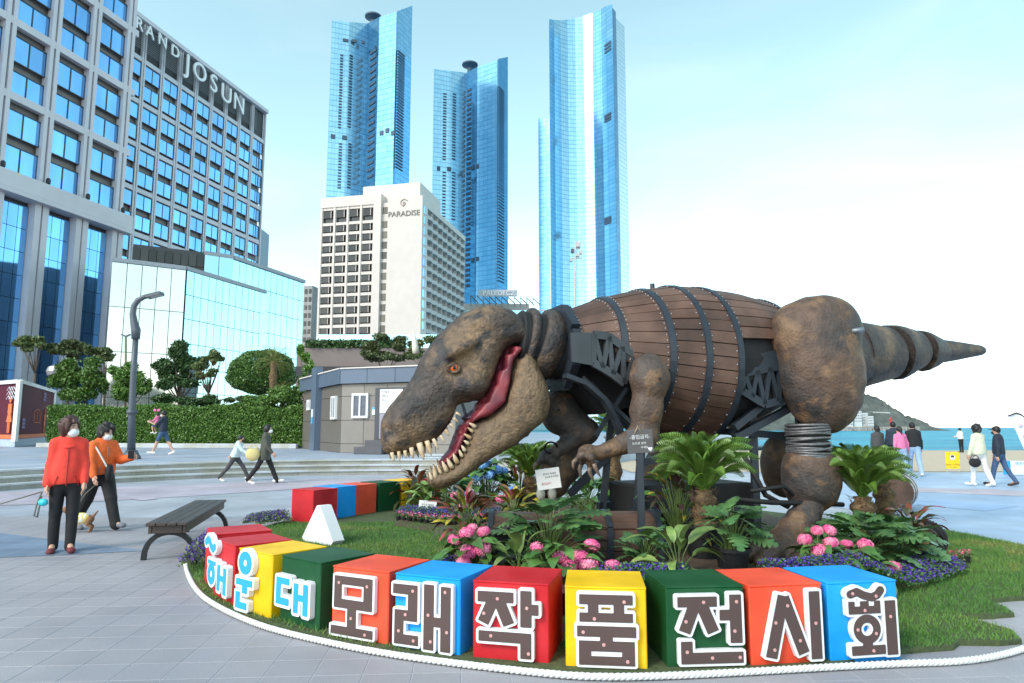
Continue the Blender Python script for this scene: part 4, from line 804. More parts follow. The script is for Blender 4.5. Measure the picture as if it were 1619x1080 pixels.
for s in (1, -1):
    for nm, r_, o_, mt in (('eyeball', .044, .312, m_eye), ('pupil', .018, .338, m_pupil)):
        mb = MB(); mb.ball((0, 0, 0), (r_, r_ * .6, r_ * (1 if nm == 'eyeball' else 1.3)), 14); me = mb.mesh(nm); me.polygons.foreach_set('use_smooth', [True] * len(me.polygons)); me.transform(XH @ T(eyeU[0], s * o_, eyeU[1])); ob(nm, me, hd, mt)
    mb = MB(); mb.tube([XH @ Vector((eyeU[0] + .06 * math.cos(a), s * (.316 + .012 * math.sin(2 * a)), eyeU[1] + (.034 if math.sin(a) > 0 else .045) * math.sin(a))) for a in np.linspace(0, 6.283, 17)], .02, 6); mb.build('eyelid', m_skin, hd, smooth=True)
tm = MB(); tm.lathe([(.034, -.05), (.034, 0), (.03, .04), (.02, .085), (.004, .125)], 9); tm = tm.mesh('tooth'); tm.materials.append(m_tooth); tm.polygons.foreach_set('use_smooth', [True] * len(tm.polygons))
def teeth(lst, root, ws, us):
    for bx, by, tx, ty in lst:
        a, b = Vector((hz(bx, by)[0], 0, hz(bx, by)[1])), Vector((hz(tx, ty)[0], 0, hz(tx, ty)[1]))
        for s in (1, -1):
            wd = float(np.interp(a.x, us, ws)) * s; d = b - a; L = max(d.length, .06); dd = (d.normalized() + Vector((0, .12 * s, 0))).normalized(); q = Vector((0, 0, 1)).rotation_difference(dd)
            k = min(1.1, max(.65, L / .12)) * random.uniform(.72, 1.0); L *= random.uniform(.78, 1.02); inst('tooth', tm, XH @ T(a.x, wd, a.z) @ q.to_matrix().to_4x4() @ SC(k * .95, k * .95, L / .125), root)
teeth([(90, 822, 98, 856), (122, 816, 126, 850), (152, 810, 158, 843), (184, 800, 192, 848), (226, 786, 242, 846), (262, 772, 278, 824), (294, 756, 312, 794), (328, 734, 342, 760), (352, 706, 364, 728), (376, 676, 388, 690), (392, 646, 406, 658), (404, 618, 424, 630)], hd, [.26, .2, .15, .09], [1.0, 1.6, 1.95, 2.12])
teeth([(284, 935, 272, 905), (302, 918, 292, 868), (326, 902, 308, 868), (352, 888, 330, 845), (376, 872, 352, 828), (402, 848, 383, 808), (426, 820, 412, 790), (440, 794, 424, 770), (455, 762, 432, 746), (462, 732, 436, 716), (474, 702, 454, 686), (486, 678, 460, 663)], jaw, [.27, .17, .10, .05], [.8, 1.3, 1.55, 1.72])
p = hz(222, 262); mb = MB(); mb.lathe([(.04, -.06), (.04, 0), (.03, .1), (.008, .19)], 10, XH @ T(p[0] - .02, -.33, p[1] - .02) @ RY(R(8))); mb.build('brow_horn', M('horn_cream', (.7, .66, .55), .5), hd, smooth=True)
mb = MB(); mb.beam(XH @ Vector((hz(448, 568)[0], .0, hz(448, 568)[1])), XH @ Vector((hz(470, 640)[0], 0, hz(470, 640)[1])), .03, .03); mb.build('jaw_prop', m_steel, hd)
# neck bellows and skin collar
def axis_lathe(name, px0, y0, px1, y1, prof, mat, n_=28, parent=dino):     # profile (s along 0..1, radius)
    a, b = ONPLANE(px0, y0, HC, NH), ONPLANE(px1, y1, HC, NH); d = b - a; q = Vector((0, 0, 1)).rotation_difference(d.normalized()); L = d.length
    mb = MB(); mb.lathe([(r_, s * L) for s, r_ in prof], n_, T(*a) @ q.to_matrix().to_4x4(), cap=True); return mb.build(name, mat, parent, smooth=True)
axis_lathe('neck_bellows', 815, 540, 892, 553, [(s / 24, .355 - .0 * s + (.014 if s % 2 else -.01)) for s in range(25)], m_dark)
axis_lathe('neck_collar', 846, 542, 876, 553, [(0, .34), (0, .405), (.1, .425), (.5, .43), (1, .385), (1, .345)], m_skin)
axis_lathe('neck_collar', 826, 540, 838, 543, [(0, .34), (0, .40), (.5, .41), (1, .385), (1, .34)], m_skin)
# ---- limbs
def limb(name, fn, lo, hi, h=.024, mat=m_leg, it=2): return smooth_obj(sdf_obj(name, lambda P: fn(P) + wob(P, 20, .006, 9) + wob(P, 45, .003, 10), lo, hi, h, mat, dino), it)
a = lambda x, y, Y: tuple(AT(x, y, Y))
Yn = 8.05; mp = Yn / FPX
th_c, th_b = a(1296, 582, Yn), a(1258, 525, Yn)
def f_thigh(P):
    d = ell_(P, th_c, (.50, .40, .76), RY(R(-6))); d = smin(d, ell_(P, th_b, (.29, .3, .36), RY(R(10))), .12); return smin(d, ell_(P, a(1300, 520, Yn), (.45, .36, .40)), .1)
limb('thigh', f_thigh, (th_c[0] - .85, Yn - .6, 1.2), (th_c[0] + .75, Yn + .6, 3.3), .03)
kc = Vector(a(1278, 700, Yn)); mb = MB(); m_cab = M('wire_cable', (.17, .17, .175), .45, .5, v=.35, sc=40)
mb.lathe([(.215, -.22), (.205, 0), (.225, .22)], 24, T(*kc)); mb.build('knee_core', m_dark, dino, smooth=True); mb = MB(); rsk = random.Random(4)
for i in range(15):
    z = -.2 + .4 * i / 14; tx, ty = rsk.uniform(-.06, .06), rsk.uniform(-.08, .08); rr = .222 + .015 * abs(z) / .2 + rsk.uniform(0, .012)
    mb.tube([kc + Vector((rr * math.cos(t), rr * math.sin(t), z + tx * math.cos(t) * .4 + ty * math.sin(t) * .4)) for t in np.linspace(0, 6.2832, 25)], .0165, 6, cap=False)
stuff(mb.build('cable_wrap', m_cab, dino, smooth=True))
cf = a(1283, 760, Yn); limb('calf', lambda P: smin(ell_(P, cf, (.33, .30, .37), RY(R(8))), ell_(P, a(1280, 735, Yn), (.30, .27, .22)), .1), (cf[0] - .5, Yn - .5, cf[2] - .55), (cf[0] + .5, Yn + .5, cf[2] + .5))
def f_foot(P):
    d = cap_(P, a(1282, 800, 7.95), a(1262, 835, 7.85), .15, .19); d = smin(d, cap_(P, a(1262, 835, 7.85), a(1235, 868, 7.7), .19, .17), .06)
    for (x0, y0, Y0), (x1, y1, Y1) in (((1240, 862, 7.65), (1212, 882, 7.45)), ((1262, 868, 7.65), (1262, 893, 7.4)), ((1225, 858, 7.8), (1180, 878, 7.75))): d = smin(d, cap_(P, a(x0, y0, Y0), a(x1, y1, Y1), .13, .10), .05)
    for k in range(5): d = d + .012 * np.exp(-((P[:, 2] - (.62 - .09 * k)) / .018) ** 2)
    return d
ft = limb('foot', f_foot, (2.2, 7.0, -.02), (4.2, 8.5, 1.0), .022)
for x, y, Y in ((1203, 889, 7.35), (1262, 899, 7.28), (1172, 884, 7.7)): mb = MB(); mb.ball(a(x, y, Y), (.075, .09, .07), 12); mb.build('toe_claw', M('claw_brown', (.09, .05, .03), .25, coat=.4), dino, smooth=True)
mb = MB(); q = Vector(a(1340, 525, 7.75)); mb.tube([q + Vector((0, .2, 0)), q + Vector((.06, -.02, .01)), q + Vector((.16, -.06, .02))], .03, 12); mb.build('pipe_stub', M('grey_pipe', (.2, .23, .26), .4, .4), dino, smooth=True)
# far hind leg
c2 = a(1240, 735, 9.6); limb('calf', lambda P: ell_(P, c2, (.32, .3, .45)), (c2[0] - .5, 9.1, c2[2] - .6), (c2[0] + .5, 10.1, c2[2] + .6), .03)
c3 = Vector((3.3, 9.9, 2.1)); limb('thigh', lambda P: ell_(P, tuple(c3), (.45, .36, .7)), (c3.x - .7, c3.y - .6, 1.2), (c3.x + .7, c3.y + .6, 3.0), .035)
def far_foot(px_, py_, Y, up):
    A, B, D = a(px_ + 25, py_ - 40, Y), a(px_ + 8, py_ - 8, Y - .05), a(*up)
    f = limb('foot', lambda P: smin(smin(cap_(P, D, A, .17, .2), cap_(P, A, B, .2, .17), .1), cap_(P, B, a(px_ - 6, py_, Y - .12), .15, .11), .06), (B[0] - .8, Y - .8, -.1), (B[0] + 1.2, Y + 1, 1.9), .028)
    for dx in (-9, 9): mb = MB(); p = Vector(a(px_ + dx - 4, py_ + 6, Y - .28)); mb.ball(p, (.055, .06, .075), 10); mb.build('toe_claw', MATS['horn_cream'], dino, smooth=True)
far_foot(868, 775, 8.8, (905, 715, 8.9)); far_foot(1022, 772, 9.2, (1060, 700, 9.3))
# arms
ya = 7.42
def arm(sh, el, wr, hand, Y, r0, mat=m_leg, claw=m_leg):
    S_, E1, W_, H_ = a(*sh, Y), a(*el, Y), a(*wr, Y - .1), a(*hand, Y - .12); fg = []
    for k, (dx, dy) in enumerate(((-12, 22), (2, 26), (-20, 12), (10, 20))): fg.append((a(hand[0] + dx * .55, hand[1] + dy * .35, Y - .1 - .05 * k), a(hand[0] + dx, hand[1] + dy, Y - .1 - .05 * k)))
    def f(P):
        d = ell_(P, S_, (r0 * .98, r0 * .9, r0 * 1.22)); mid = tuple((np.array(S_) * .45 + np.array(E1) * .55)); d = smin(d, cap_(P, S_, E1, r0 * .72, r0 * .68), .06); d = smin(d, ell_(P, mid, (r0 * .78, r0 * .75, r0 * .8)), .06)
        d = smin(d, cap_(P, E1, W_, r0 * .62, r0 * .36), .07); d = smin(d, ell_(P, H_, (r0 * .52, r0 * .42, r0 * .40)), .05)
        for p, q_ in fg: d = smin(d, cap_(P, H_, p, r0 * .2, r0 * .2), .03); d = smin(d, cap_(P, p, q_, r0 * .2, r0 * .1), .02)
        return d
    al = np.array([S_, E1, W_, H_]); o = limb('arm', f, al.min(0) - .4, al.max(0) + .4, .018, mat)
    for p, q_ in fg:
        p, q_ = Vector(p), Vector(q_); d = (q_ - p).normalized(); mb = MB(); mb.tube([q_ - d * .02, q_ + d * .03, q_ + d * .06 + Vector((.02, 0, -.025)), q_ + d * .075 + Vector((.04, 0, -.05))], [.026, .022, .014, .003], 8); mb.build('claw', M('claw_horn', (.16, .11, .08), .4), dino, smooth=True)
    return o
arm((1027, 597), (1018, 688), (950, 717), (930, 716), ya, .222); arm((885, 650), (925, 682), (882, 712), (868, 722), 8.45, .24)
mb = MB(); mb.tube([AT(871 + 10 * math.cos(t), 708 + 9 * math.sin(t), 8.2 + .1 * math.sin(t + 1)) for t in np.linspace(0, 6.28, 13)], .012, 6); mb.build('wrist_cord', m_dark, dino)
for x, y, Y in ((1043, 599, 7.22), (883, 648, 8.2)): mb = MB(); mb.lathe([(.012, 0), (.016, .01), (.016, .03), (.006, .031)], 8, T(*AT(x, y, Y)) @ RX(R(90))); mb.build('bolt_hole', m_dark, dino)
# ---- tail
def seg(px0, t0, b0, px1, t1, b1):
    A, A2, B, B2 = [ONPLANE(*q, N0 + DB * 0, NB) for q in ((px0, t0), (px0, b0), (px1, t1), (px1, b1))]
    return (A + A2) / 2, (A - A2).length / 2, (B + B2) / 2, (B - B2).length / 2
def tailpiece(name, s, prof, mat, wobble=.0):
    c0, r0, c1, r1 = s; d = c1 - c0; q = Vector((0, 0, 1)).rotation_difference(d.normalized()).to_matrix().to_4x4(); L = d.length; n_ = 26; V = []
    for f, k in prof:
        for j in range(n_): an = 6.2832 * j / n_; rr = (r0 + (r1 - r0) * f) * k * (1 + wobble * math.sin(3 * an + f * 4) + wobble * random.uniform(-.3, .3)); V.append((rr * math.cos(an), rr * math.sin(an), L * f + (.05 * math.sin(an + 1) * (1 - f) if wobble else 0)))
    kk = len(prof); mb = MB(); mb.add(V, [(i * n_ + j, i * n_ + (j + 1) % n_, (i + 1) * n_ + (j + 1) % n_, (i + 1) * n_ + j) for i in range(kk - 1) for j in range(n_)] + [tuple(range(n_ - 1, -1, -1)), tuple(range((kk - 1) * n_, kk * n_))], 0, T(*c0) @ q); o = mb.build(name, mat, dino, smooth=True); return autosmooth(o, 50)
sh = [(0, .9), (0, 1.0), (.15, 1.03), (.5, 1.01), (.85, 1.0), (1, 1.0), (1, .88)]
tailpiece('tail_bellows', seg(1330, 522, 602, 1480, 538, 572), [(i / 40, .90 + .035 * (i % 2)) for i in range(41)], m_dark)
m_tail = M('dino_tail_skin', (.050, .042, .038), .55, v=.4, sc=12, rgb2=(.17, .115, .065), msc=2.2, lo=.5, hi=.68, bump=.6, bsc=24, bdist=.02)
tailpiece('tail_segment', seg(1338, 507, 614, 1399, 518, 602), sh, m_tail, .025); tailpiece('tail_segment', seg(1409, 513, 600, 1446, 523, 584), sh, m_tail, .03); tailpiece('tail_segment', seg(1455, 522, 586, 1490, 538, 572), sh, m_tail, .04)
tailpiece('tail_tip', seg(1486, 536, 573, 1556, 547, 561), [(0, 1), (.3, 1.02), (.6, 1), (.9, 1), (.97, .8), (1, .3)], m_tail, .015)
tailpiece('rump', seg(1236, 502, 648, 1346, 508, 612), [(0, .9), (0, 1), (.3, 1.02), (.7, 1.0), (1, .97), (1, .85)], m_tail, .015)
# ================================================================ LETTER BOXES, ROPE, BENCH
PAINT = {'red': (.50, .010, .018), 'yellow': (.80, .47, .003), 'green': (.003, .065, .018), 'orange': (.76, .075, .03), 'blue': (.003, .30, .80)}
m_paint = {k: M('paint_' + k, c, .5, spec=.3, v=.13, sc=4, bump=.05, bsc=60, bdist=.003, rgb2=tuple(min(1, q * 1.12 + .01) for q in c), msc=2.5) for k, c in PAINT.items()}
m_foam = M('letter_white', (.80, .81, .83), .55, v=.03); m_brown = M('letter_brown', (.085, .052, .047), .6, v=.06); m_lblue = M('letter_blue', (.02, .35, .80), .5, v=.03); m_dot = M('letter_pink_dot', (.62, .33, .32), .6, v=0)
def march(fn, x0, x1, y0, y1, h, z0, z1):
    """filled outline of fn<0 extruded from z0 to z1 (marching squares)"""
    nx, ny = int((x1 - x0) / h) + 1, int((y1 - y0) / h) + 1; X, Y = np.meshgrid(x0 + h * np.arange(nx), y0 + h * np.arange(ny), indexing='ij')
    F = fn(np.stack([X.ravel(), Y.ravel()], 1)).reshape(nx, ny); vid = {}; V = []; faces = []; edges = []
    def gp(i, j):
        k = (i, j, 0)
        if k not in vid: vid[k] = len(V); V.append((x0 + i * h, y0 + j * h))
        return vid[k]
    def ep(i, j, i2, j2):
        k = (min((i, j), (i2, j2)), max((i, j), (i2, j2)), 1)
        if k not in vid:
            t = F[i, j] / (F[i, j] - F[i2, j2]); vid[k] = len(V); V.append((x0 + (i + t * (i2 - i)) * h, y0 + (j + t * (j2 - j)) * h))
        return vid[k]
    neg = F < 0; cnt = neg[:-1, :-1].astype(int) + neg[1:, :-1] + neg[1:, 1:] + neg[:-1, 1:]
    for i, j in np.argwhere(cnt > 0):
        c = [(i, j), (i + 1, j), (i + 1, j + 1), (i, j + 1)]; poly = []
        for k in range(4):
            a, b = c[k], c[(k + 1) % 4]
            if F[a] < 0: poly.append((gp(*a), 0))
            if (F[a] < 0) != (F[b] < 0): poly.append((ep(*a, *b), 1))
        if len(poly) < 3: continue
        faces.append([p[0] for p in poly])
        for k in range(len(poly)):
            p, q = poly[k], poly[(k + 1) % len(poly)]
            if p[1] and q[1]: edges.append((p[0], q[0]))
    bm = bmesh.new(); top = [bm.verts.new((x, y, z1)) for x, y in V]
    for f in faces:
        try: bm.faces.new([top[i] for i in f])
        except ValueError: pass
    bot = {}
    for a, b in edges:
        for q in (a, b):
            if q not in bot: bot[q] = bm.verts.new((V[q][0], V[q][1], z0))
        try: bm.faces.new([top[b], top[a], bot[a], bot[b]])
        except ValueError: pass
    bmesh.ops.dissolve_limit(bm, angle_limit=R(2), verts=bm.verts, edges=bm.edges); bmesh.ops.triangulate(bm, faces=[f for f in bm.faces if len(f.verts) > 4])
    me = bpy.data.meshes.new('letter'); bm.to_mesh(me); bm.free(); return me
def glyph(rects=(), strokes=(), rings=(), waves=()):
    def fn(P):                                           # P in face units, v measured downwards
        d = np.full(len(P), 9.)
        def bx(c, e, hw, hh, ang=0):
            q = P - np.array(c); ca, sa = math.cos(ang), math.sin(ang); x = q[:, 0] * ca + q[:, 1] * sa; y = -q[:, 0] * sa + q[:, 1] * ca
            ax, ay = np.abs(x) - hw, np.abs(y) - hh; return np.hypot(np.maximum(ax, 0), np.maximum(ay, 0)) + np.minimum(np.maximum(ax, ay), 0)
        for u0, v0, u1, v1 in rects: d = np.minimum(d, bx(((u0 + u1) / 2, (v0 + v1) / 2), 0, (u1 - u0) / 2, (v1 - v0) / 2))
        for u0, v0, u1, v1, w_ in strokes:
            L = math.hypot(u1 - u0, v1 - v0); d = np.minimum(d, bx(((u0 + u1) / 2, (v0 + v1) / 2), 0, L / 2, w_ / 2, math.atan2(v1 - v0, u1 - u0)))
        for cu, cv, ro, ri, sq in rings:
            r_ = np.hypot(P[:, 0] - cu, (P[:, 1] - cv) / sq); d = np.minimum(d, np.maximum(r_ - ro, ri - r_))
        for pts, w_ in waves:
            for (a, b), (c, e) in zip(pts[:-1], pts[1:]):
                A = np.array((a, b)); E2 = np.array((c - a, e - b)); t = np.clip(((P - A) @ E2) / (E2 @ E2), 0, 1); d = np.minimum(d, np.linalg.norm(P - A - t[:, None] * E2, axis=1) - w_ / 2)
        return d
    return fn
GL = {
 'hae': (glyph([(-.03, .36, .38, .43), (.08, .42, .26, .46), (.48, .38, .62, .83), (.78, .40, .92, .86), (.6, .55, .8, .65)], (), [(.17, .60, .19, .06, 1.0)], [([(-.17, .06), (-.08, .0), (.02, .03), (.1, .11), (.2, .15), (.28, .10)], .13)]), ()),
 'un': (glyph([(.12, .46, .60, .565), (.31, .55, .46, .69), (.12, .68, .25, .94), (.12, .84, .46, .95)], (), [(.37, .19, .19, .055, 1.0)]), ()),
 'dae': (glyph([(.03, .31, .37, .41), (.03, .31, .15, .73), (.03, .62, .37, .73), (.49, .35, .605, .80), (.73, .34, .85, .81), (.59, .51, .75, .61)]), ()),
 'mo': (glyph([(.106, .11, .24, .57), (.63, .11, .78, .57), (.106, .11, .78, .23), (.106, .44, .78, .57), (.35, .55, .505, .85), (.06, .83, .80, .95)]), [(.19, .21), (.69, .22), (.42, .70), (.67, .90)]),
 'rae': (glyph([(.02, .12, .40, .255), (.255, .12, .40, .615), (.05, .47, .40, .615), (.05, .47, .19, .935), (.05, .80, .42, .935), (.50, .09, .65, .965), (.755, .10, .90, .965), (.63, .52, .77, .65)]), [(.33, .20), (.22, .53), (.12, .76), (.35, .87), (.57, .50), (.61, .85), (.82, .17), (.85, .70)]),
 'jak': (glyph([(.085, .11, .56, .25), (.65, .08, .795, .55), (.78, .25, .885, .39), (.10, .625, .79, .76), (.65, .64, .79, .95)], [(.30, .20, .16, .52, .15), (.36, .20, .50, .53, .15)]), [(.35, .2), (.17, .40), (.735, .30), (.265, .685), (.755, .88)]),
 'pum': (glyph([(.175, .075, .83, .20), (.28, .19, .41, .32), (.595, .19, .725, .32), (.175, .305, .83, .42), (.145, .47, .865, .605), (.425, .59, .58, .68), (.165, .655, .845, .785), (.165, .655, .315, .955), (.69, .655, .845, .955), (.165, .845, .845, .955)]), [(.725, .16), (.36, .38), (.22, .55), (.47, .70), (.755, .90)]),
 'jeon': (glyph([(.12, .11, .62, .24), (.78, .09, .93, .70), (.65, .28, .80, .415), (.15, .67, .295, .95), (.15, .81, .935, .95)], [(.34, .20, .20, .555, .15), (.42, .20, .565, .56, .15)]), [(.45, .18), (.22, .42), (.87, .18), (.835, .55), (.225, .80), (.54, .88), (.89, .88)]),
 'si': (glyph([(.77, .08, .915, .945)], [(.42, .12, .225, .90, .15), (.42, .14, .67, .865, .15)]), [(.47, .25), (.30, .46), (.27, .80), (.62, .70), (.845, .49)]),
 'hoe': (glyph([(.235, .30, .685, .40), (.235, .235, .32, .32), (.40, .235, .52, .32), (.60, .235, .685, .32), (.41, .74, .545, .84), (.25, .81, .725, .93), (.75, .24, .90, .945)], (), [(.48, .60, .19, .085, 1.0)], [([(.27, .14), (.36, .11), (.46, .16), (.57, .19), (.65, .16), (.70, .10)], .105)]), [(.30, .13), (.63, .175), (.46, .355), (.345, .60), (.60, .66), (.55, .88), (.82, .45)])}
BX = [('hae', 'red', (335, 945), (368, 963.5), 'red box with blue and white letter at the left end of the row', 0), ('un', 'yellow', (373.8, 968), (427.3, 985.4), 'yellow box with blue ring letter beside the red end box', 0), ('dae', 'green', (437, 984.4), (509, 1006.8), 'green box with blue and white letter', 0),
      ('mo', 'orange', (522, 1011), (614, 1027.6), 'orange box with brown square-topped letter next to the green box', 1), ('rae', 'blue', (624.5, 1030), (725, 1045), 'blue box with wide brown letter between orange and red boxes', 1), ('jak', 'red', (747, 1047.5), (868.5, 1058), 'red box with brown letter in the middle of the front row', 1),
      ('pum', 'yellow', (894, 1062), (1025, 1067), 'yellow box with stacked brown letter nearest the camera', 1), ('jeon', 'green', (1055.7, 1064), (1180.7, 1060.5), 'green box with brown dotted letter right of the yellow box', 1), ('si', 'orange', (1187.5, 1061.6), (1306.5, 1054), 'orange box with tall slanted brown letter', 1), ('hoe', 'blue', (1316.6, 1054), (1423, 1047), 'blue box with ring-shaped brown letter at the right end of the row', 1)]
BS = .5
def cube_body(name, col, X, root, s=BS):                   # five panels and a lid, edges softly rounded
    mb = MB(); mb.bbox((0, s / 2, s / 2 - .004), (s, s, s - .012), .007, X); mb.build('body', m_paint[col], root)
    mb = MB(); mb.bbox((0, s / 2, s - .005), (s + .003, s + .003, .012), .003, X); mb.build('lid', m_paint[col], root)
for key, col, a, b, lab, br in BX:
    A, B = G(*a), G(*b); c = (A + B) / 2; d = (B - A).normalized(); n_ = Vector((-d.y, d.x, 0)); c.z = .012
    root = empty('letter_box', c, 0, lab, 'box', 'coloured letter boxes in the front row'); X = frame(c, d, n_); cube_body('box', col, X, root)
    fn, dots = GL[key]; bord = .034 if br else .05; dep = .035 if br else .045
    fx = X @ Matrix(((1, 0, 0, -BS / 2), (0, 0, -1, -.003), (0, 1, 0, 0), (0, 0, 0, 1)))     # face units (u, height) to the front face
    f2 = lambda P: fn(np.stack([P[:, 0] / BS, (1 - P[:, 1] / BS - .005) / .945], 1)) * BS
    me = march(lambda P: f2(P) - bord * BS, -.3 * BS, 1.1 * BS, -.02, 1.12 * BS, .0055, 0, dep); me.transform(fx); lt = ob('letter', me, root, m_foam)
    me = march(f2, -.3 * BS, 1.1 * BS, -.02, 1.12 * BS, .0045, dep - .004, dep + .004); me.transform(fx); ob('letter_face', me, lt, m_brown if br else m_lblue)
    for u, v in dots: mb = MB(); mb.lathe([(.0105, dep + .001), (.0105, dep + .0065), (.004, dep + .0068)], 14, fx @ T(u * BS, (1 - (v * .945 + .005)) * BS, 0)); mb.build('dot', m_dot, lt)
def plain_box(P, Q, col, lab, side=1):
    c = (P + Q) / 2; d = (Q - P).normalized(); n_ = Vector((-d.y, d.x, 0)) * side; c.z = .03; X = frame(c, d, n_)
    root = empty('colour_box', c, 0, lab, 'box', 'plain coloured boxes behind the lawn'); cube_body('box', col, X, root)
plain_box(Vector((-2.98, 6.92, 0)), Vector((-2.70, 6.48, 0)), 'red', 'plain red box behind the lettered red end box')
bp = [G(528.5, 823.5), G(561, 818.5), G(596, 813), G(634, 808), G(667, 803.5), G(698, 799.5)]
plain_box(G(455.3, 826.7), G(498.6, 831.5), 'red', 'dark red box at the near end of the rear row behind the white pyramid')
for i, (col, lab) in enumerate((('blue', 'blue box second in the rear row behind the lawn'), ('orange', 'orange-red box in the rear row between blue and green'), ('green', 'green box in the rear row behind the lawn'), ('yellow', 'yellow box in the rear row beside the flower bed'), ('red', 'red box at the far end of the rear row behind the jaw'))):
    plain_box(bp[i], bp[i + 1], col, lab)
# white triangular block
pl, pr_ = G(478, 859), G(526, 868); d = (pr_ - pl).normalized(); n_ = Vector((-d.y, d.x, 0)); root = empty('triangular_block', (pl + pr_) / 2, 0, 'white triangular wedge block standing on the lawn', 'block'); w_ = (pr_ - pl).length
X = frame((pl + pr_) / 2, d, n_); mb = MB(); tri = [(-w_ / 2 + .03, .0), (w_ / 2 - .05, 0), (w_ / 2 + .005, .06), (.035, .475), (-.035, .475), (-w_ / 2 - .01, .05)]
mb.add([(x, 0, z + .03) for x, z in tri] + [(x, .17, z + .03) for x, z in tri], [(5, 4, 3, 2, 1, 0)[::-1], (6, 7, 8, 9, 10, 11)[::-1]] + [(i, 6 + i, 6 + (i + 1) % 6, (i + 1) % 6) for i in range(6)], 0, X); mb.build('block', m_foam, root)
# rope: three twisted strands lying on the ground
rp = [(296, 878), (293, 892), (297, 912), (309, 935), (330, 955), (372, 978), (430, 1000), (520, 1022), (620, 1041), (750, 1059), (880, 1073), (960, 1077), (1060, 1075), (1180, 1069), (1320, 1061), (1420, 1056), (1500, 1053), (1550, 1048), (1590, 1040), (1625, 1030), (1680, 1015), (1760, 985)]
pts = [G(*q) for q in rp]; dense = []
for i in range(len(pts) - 1):
    p0, p1, p2, p3 = pts[max(i - 1, 0)], pts[i], pts[i + 1], pts[min(i + 2, len(pts) - 1)]; k = max(4, int((p2 - p1).length / .012))
    for j in range(k): t = j / k; dense.append(.5 * ((2 * p1) + (p2 - p0) * t + (2 * p0 - 5 * p1 + 4 * p2 - p3) * t * t + (3 * p1 - p0 - 3 * p2 + p3) * t ** 3))
root = empty('rope', dense[200], 0, 'thick white twisted rope laid along the front of the boxes', 'rope'); m_rope = M('white_rope', (.72, .72, .70), .8, v=.12, sc=60)
for s in range(3):
    q = []; L = 0
    for i, p in enumerate(dense):
        if i: L += (p - dense[i - 1]).length
        d = (dense[min(i + 1, len(dense) - 1)] - dense[max(i - 1, 0)]).normalized(); sd_ = Vector((d.y, -d.x, 0)); an = L / .105 * 6.2832 + s * 2.0944; q.append(p + sd_ * .0105 * math.cos(an) + Vector((0, 0, .0255 + .0105 * math.sin(an))))
    mb = MB(); mb.tube(q, .0125, 6); mb.build('strand', m_rope, root, smooth=True)
# bench
m_slat = M('bench_slat_dark', (.058, .040, .032), .5, v=.25, sc=8, stretch=(1, 1, 6), rnd=.12, bump=.1, bsc=30); m_iron = M('cast_iron', (.02, .022, .025), .45, .3)
b0, b1 = G(261, 888), G(330, 838); d = (b1 - b0).normalized(); n_ = Vector((d.y, -d.x, 0)); L = (b1 - b0).length; X = frame(b0, n_, d)
bench = empty('bench', (b0 + b1) / 2, 0, 'dark slatted backless bench with arched iron legs on the plaza', 'bench')
for i in range(4): mb = MB(); mb.bbox((-.165 + .11 * i, L / 2, .415), (.104, L + .1, .035), .006, X); mb.build('slat', m_slat, bench)
for s in (-.18, .18): mb = MB(); mb.bbox((s, L / 2, .35), (.04, L - .02, .085), .005, X); mb.build('side_rail', m_slat, bench)
for y in (.03, L - .03): mb = MB(); mb.bbox((0, y, .35), (.315, .04, .085), .005, X); mb.build('end_rail', m_slat, bench)
for y in (.16, L - .16):
    mb = MB(); ap = [(.265 * math.cos(t), .30 * math.sin(t) ** .8) for t in np.linspace(.0, math.pi, 17)]
    for (xa, za), (xb, zb) in zip(ap[:-1], ap[1:]): mb.beam(X @ Vector((xa, y, za)), X @ Vector((xb, y, zb)), .055, .05, up=d)
    mb.build('arched_leg', m_iron, bench)
# ================================================================ PLANTS
def leafm(name, rgb, rgb2=None, rough=.4, **k): return M(name, rgb, rough, v=.25, sc=20, rgb2=rgb2, msc=9, rnd=.3, **k)
m_cyc = leafm('cycad_green', (.085, .18, .022), (.14, .24, .04)); m_phi = leafm('philodendron_green', (.06, .145, .05), (.10, .20, .065)); m_hos = leafm('hosta_green', (.13, .22, .05), (.22, .30, .09)); m_hosd = leafm('broadleaf_green', (.05, .135, .03), (.08, .18, .045))
m_cro = leafm('croton_red', (.32, .045, .05), (.12, .10, .03)); m_croy = leafm('croton_yellow', (.42, .33, .03), (.14, .17, .02)); m_crod = leafm('croton_dark', (.055, .022, .03), (.05, .07, .02)); m_hyl = leafm('hydrangea_leaf', (.055, .15, .03), (.09, .19, .04))
m_pinkf = M('pink_floret', (.78, .10, .28), .6, v=.25, sc=40, rgb2=(.85, .28, .40), msc=14); m_bluef = M('blue_floret', (.12, .33, .82), .6, v=.2, sc=40, rgb2=(.25, .5, .9), msc=14); m_purp = M('lobelia_purple', (.065, .03, .30), .6, v=.5, sc=70, rgb2=(.16, .07, .50), msc=40); m_sage = leafm('bedding_green', (.12, .19, .06), (.2, .26, .1)); m_magen = M('bedding_pink', (.72, .06, .22), .6, v=.3, sc=50, rgb2=(.8, .25, .3), msc=20)
m_stem = leafm('leaf_stalk', (.16, .22, .06), (.09, .15, .04)); m_pot = M('black_plastic_pot', (.015, .016, .018), .5, v=.1); m_trunk = M('cycad_trunk', (.11, .07, .04), .9, v=.4, sc=25, rgb2=(.2, .13, .06), msc=12, bump=.8, bsc=40); m_straw = M('dry_fibre', (.34, .20, .10), .9, v=.3, sc=40); m_terra = M('terracotta', (.45, .16, .07), .7)
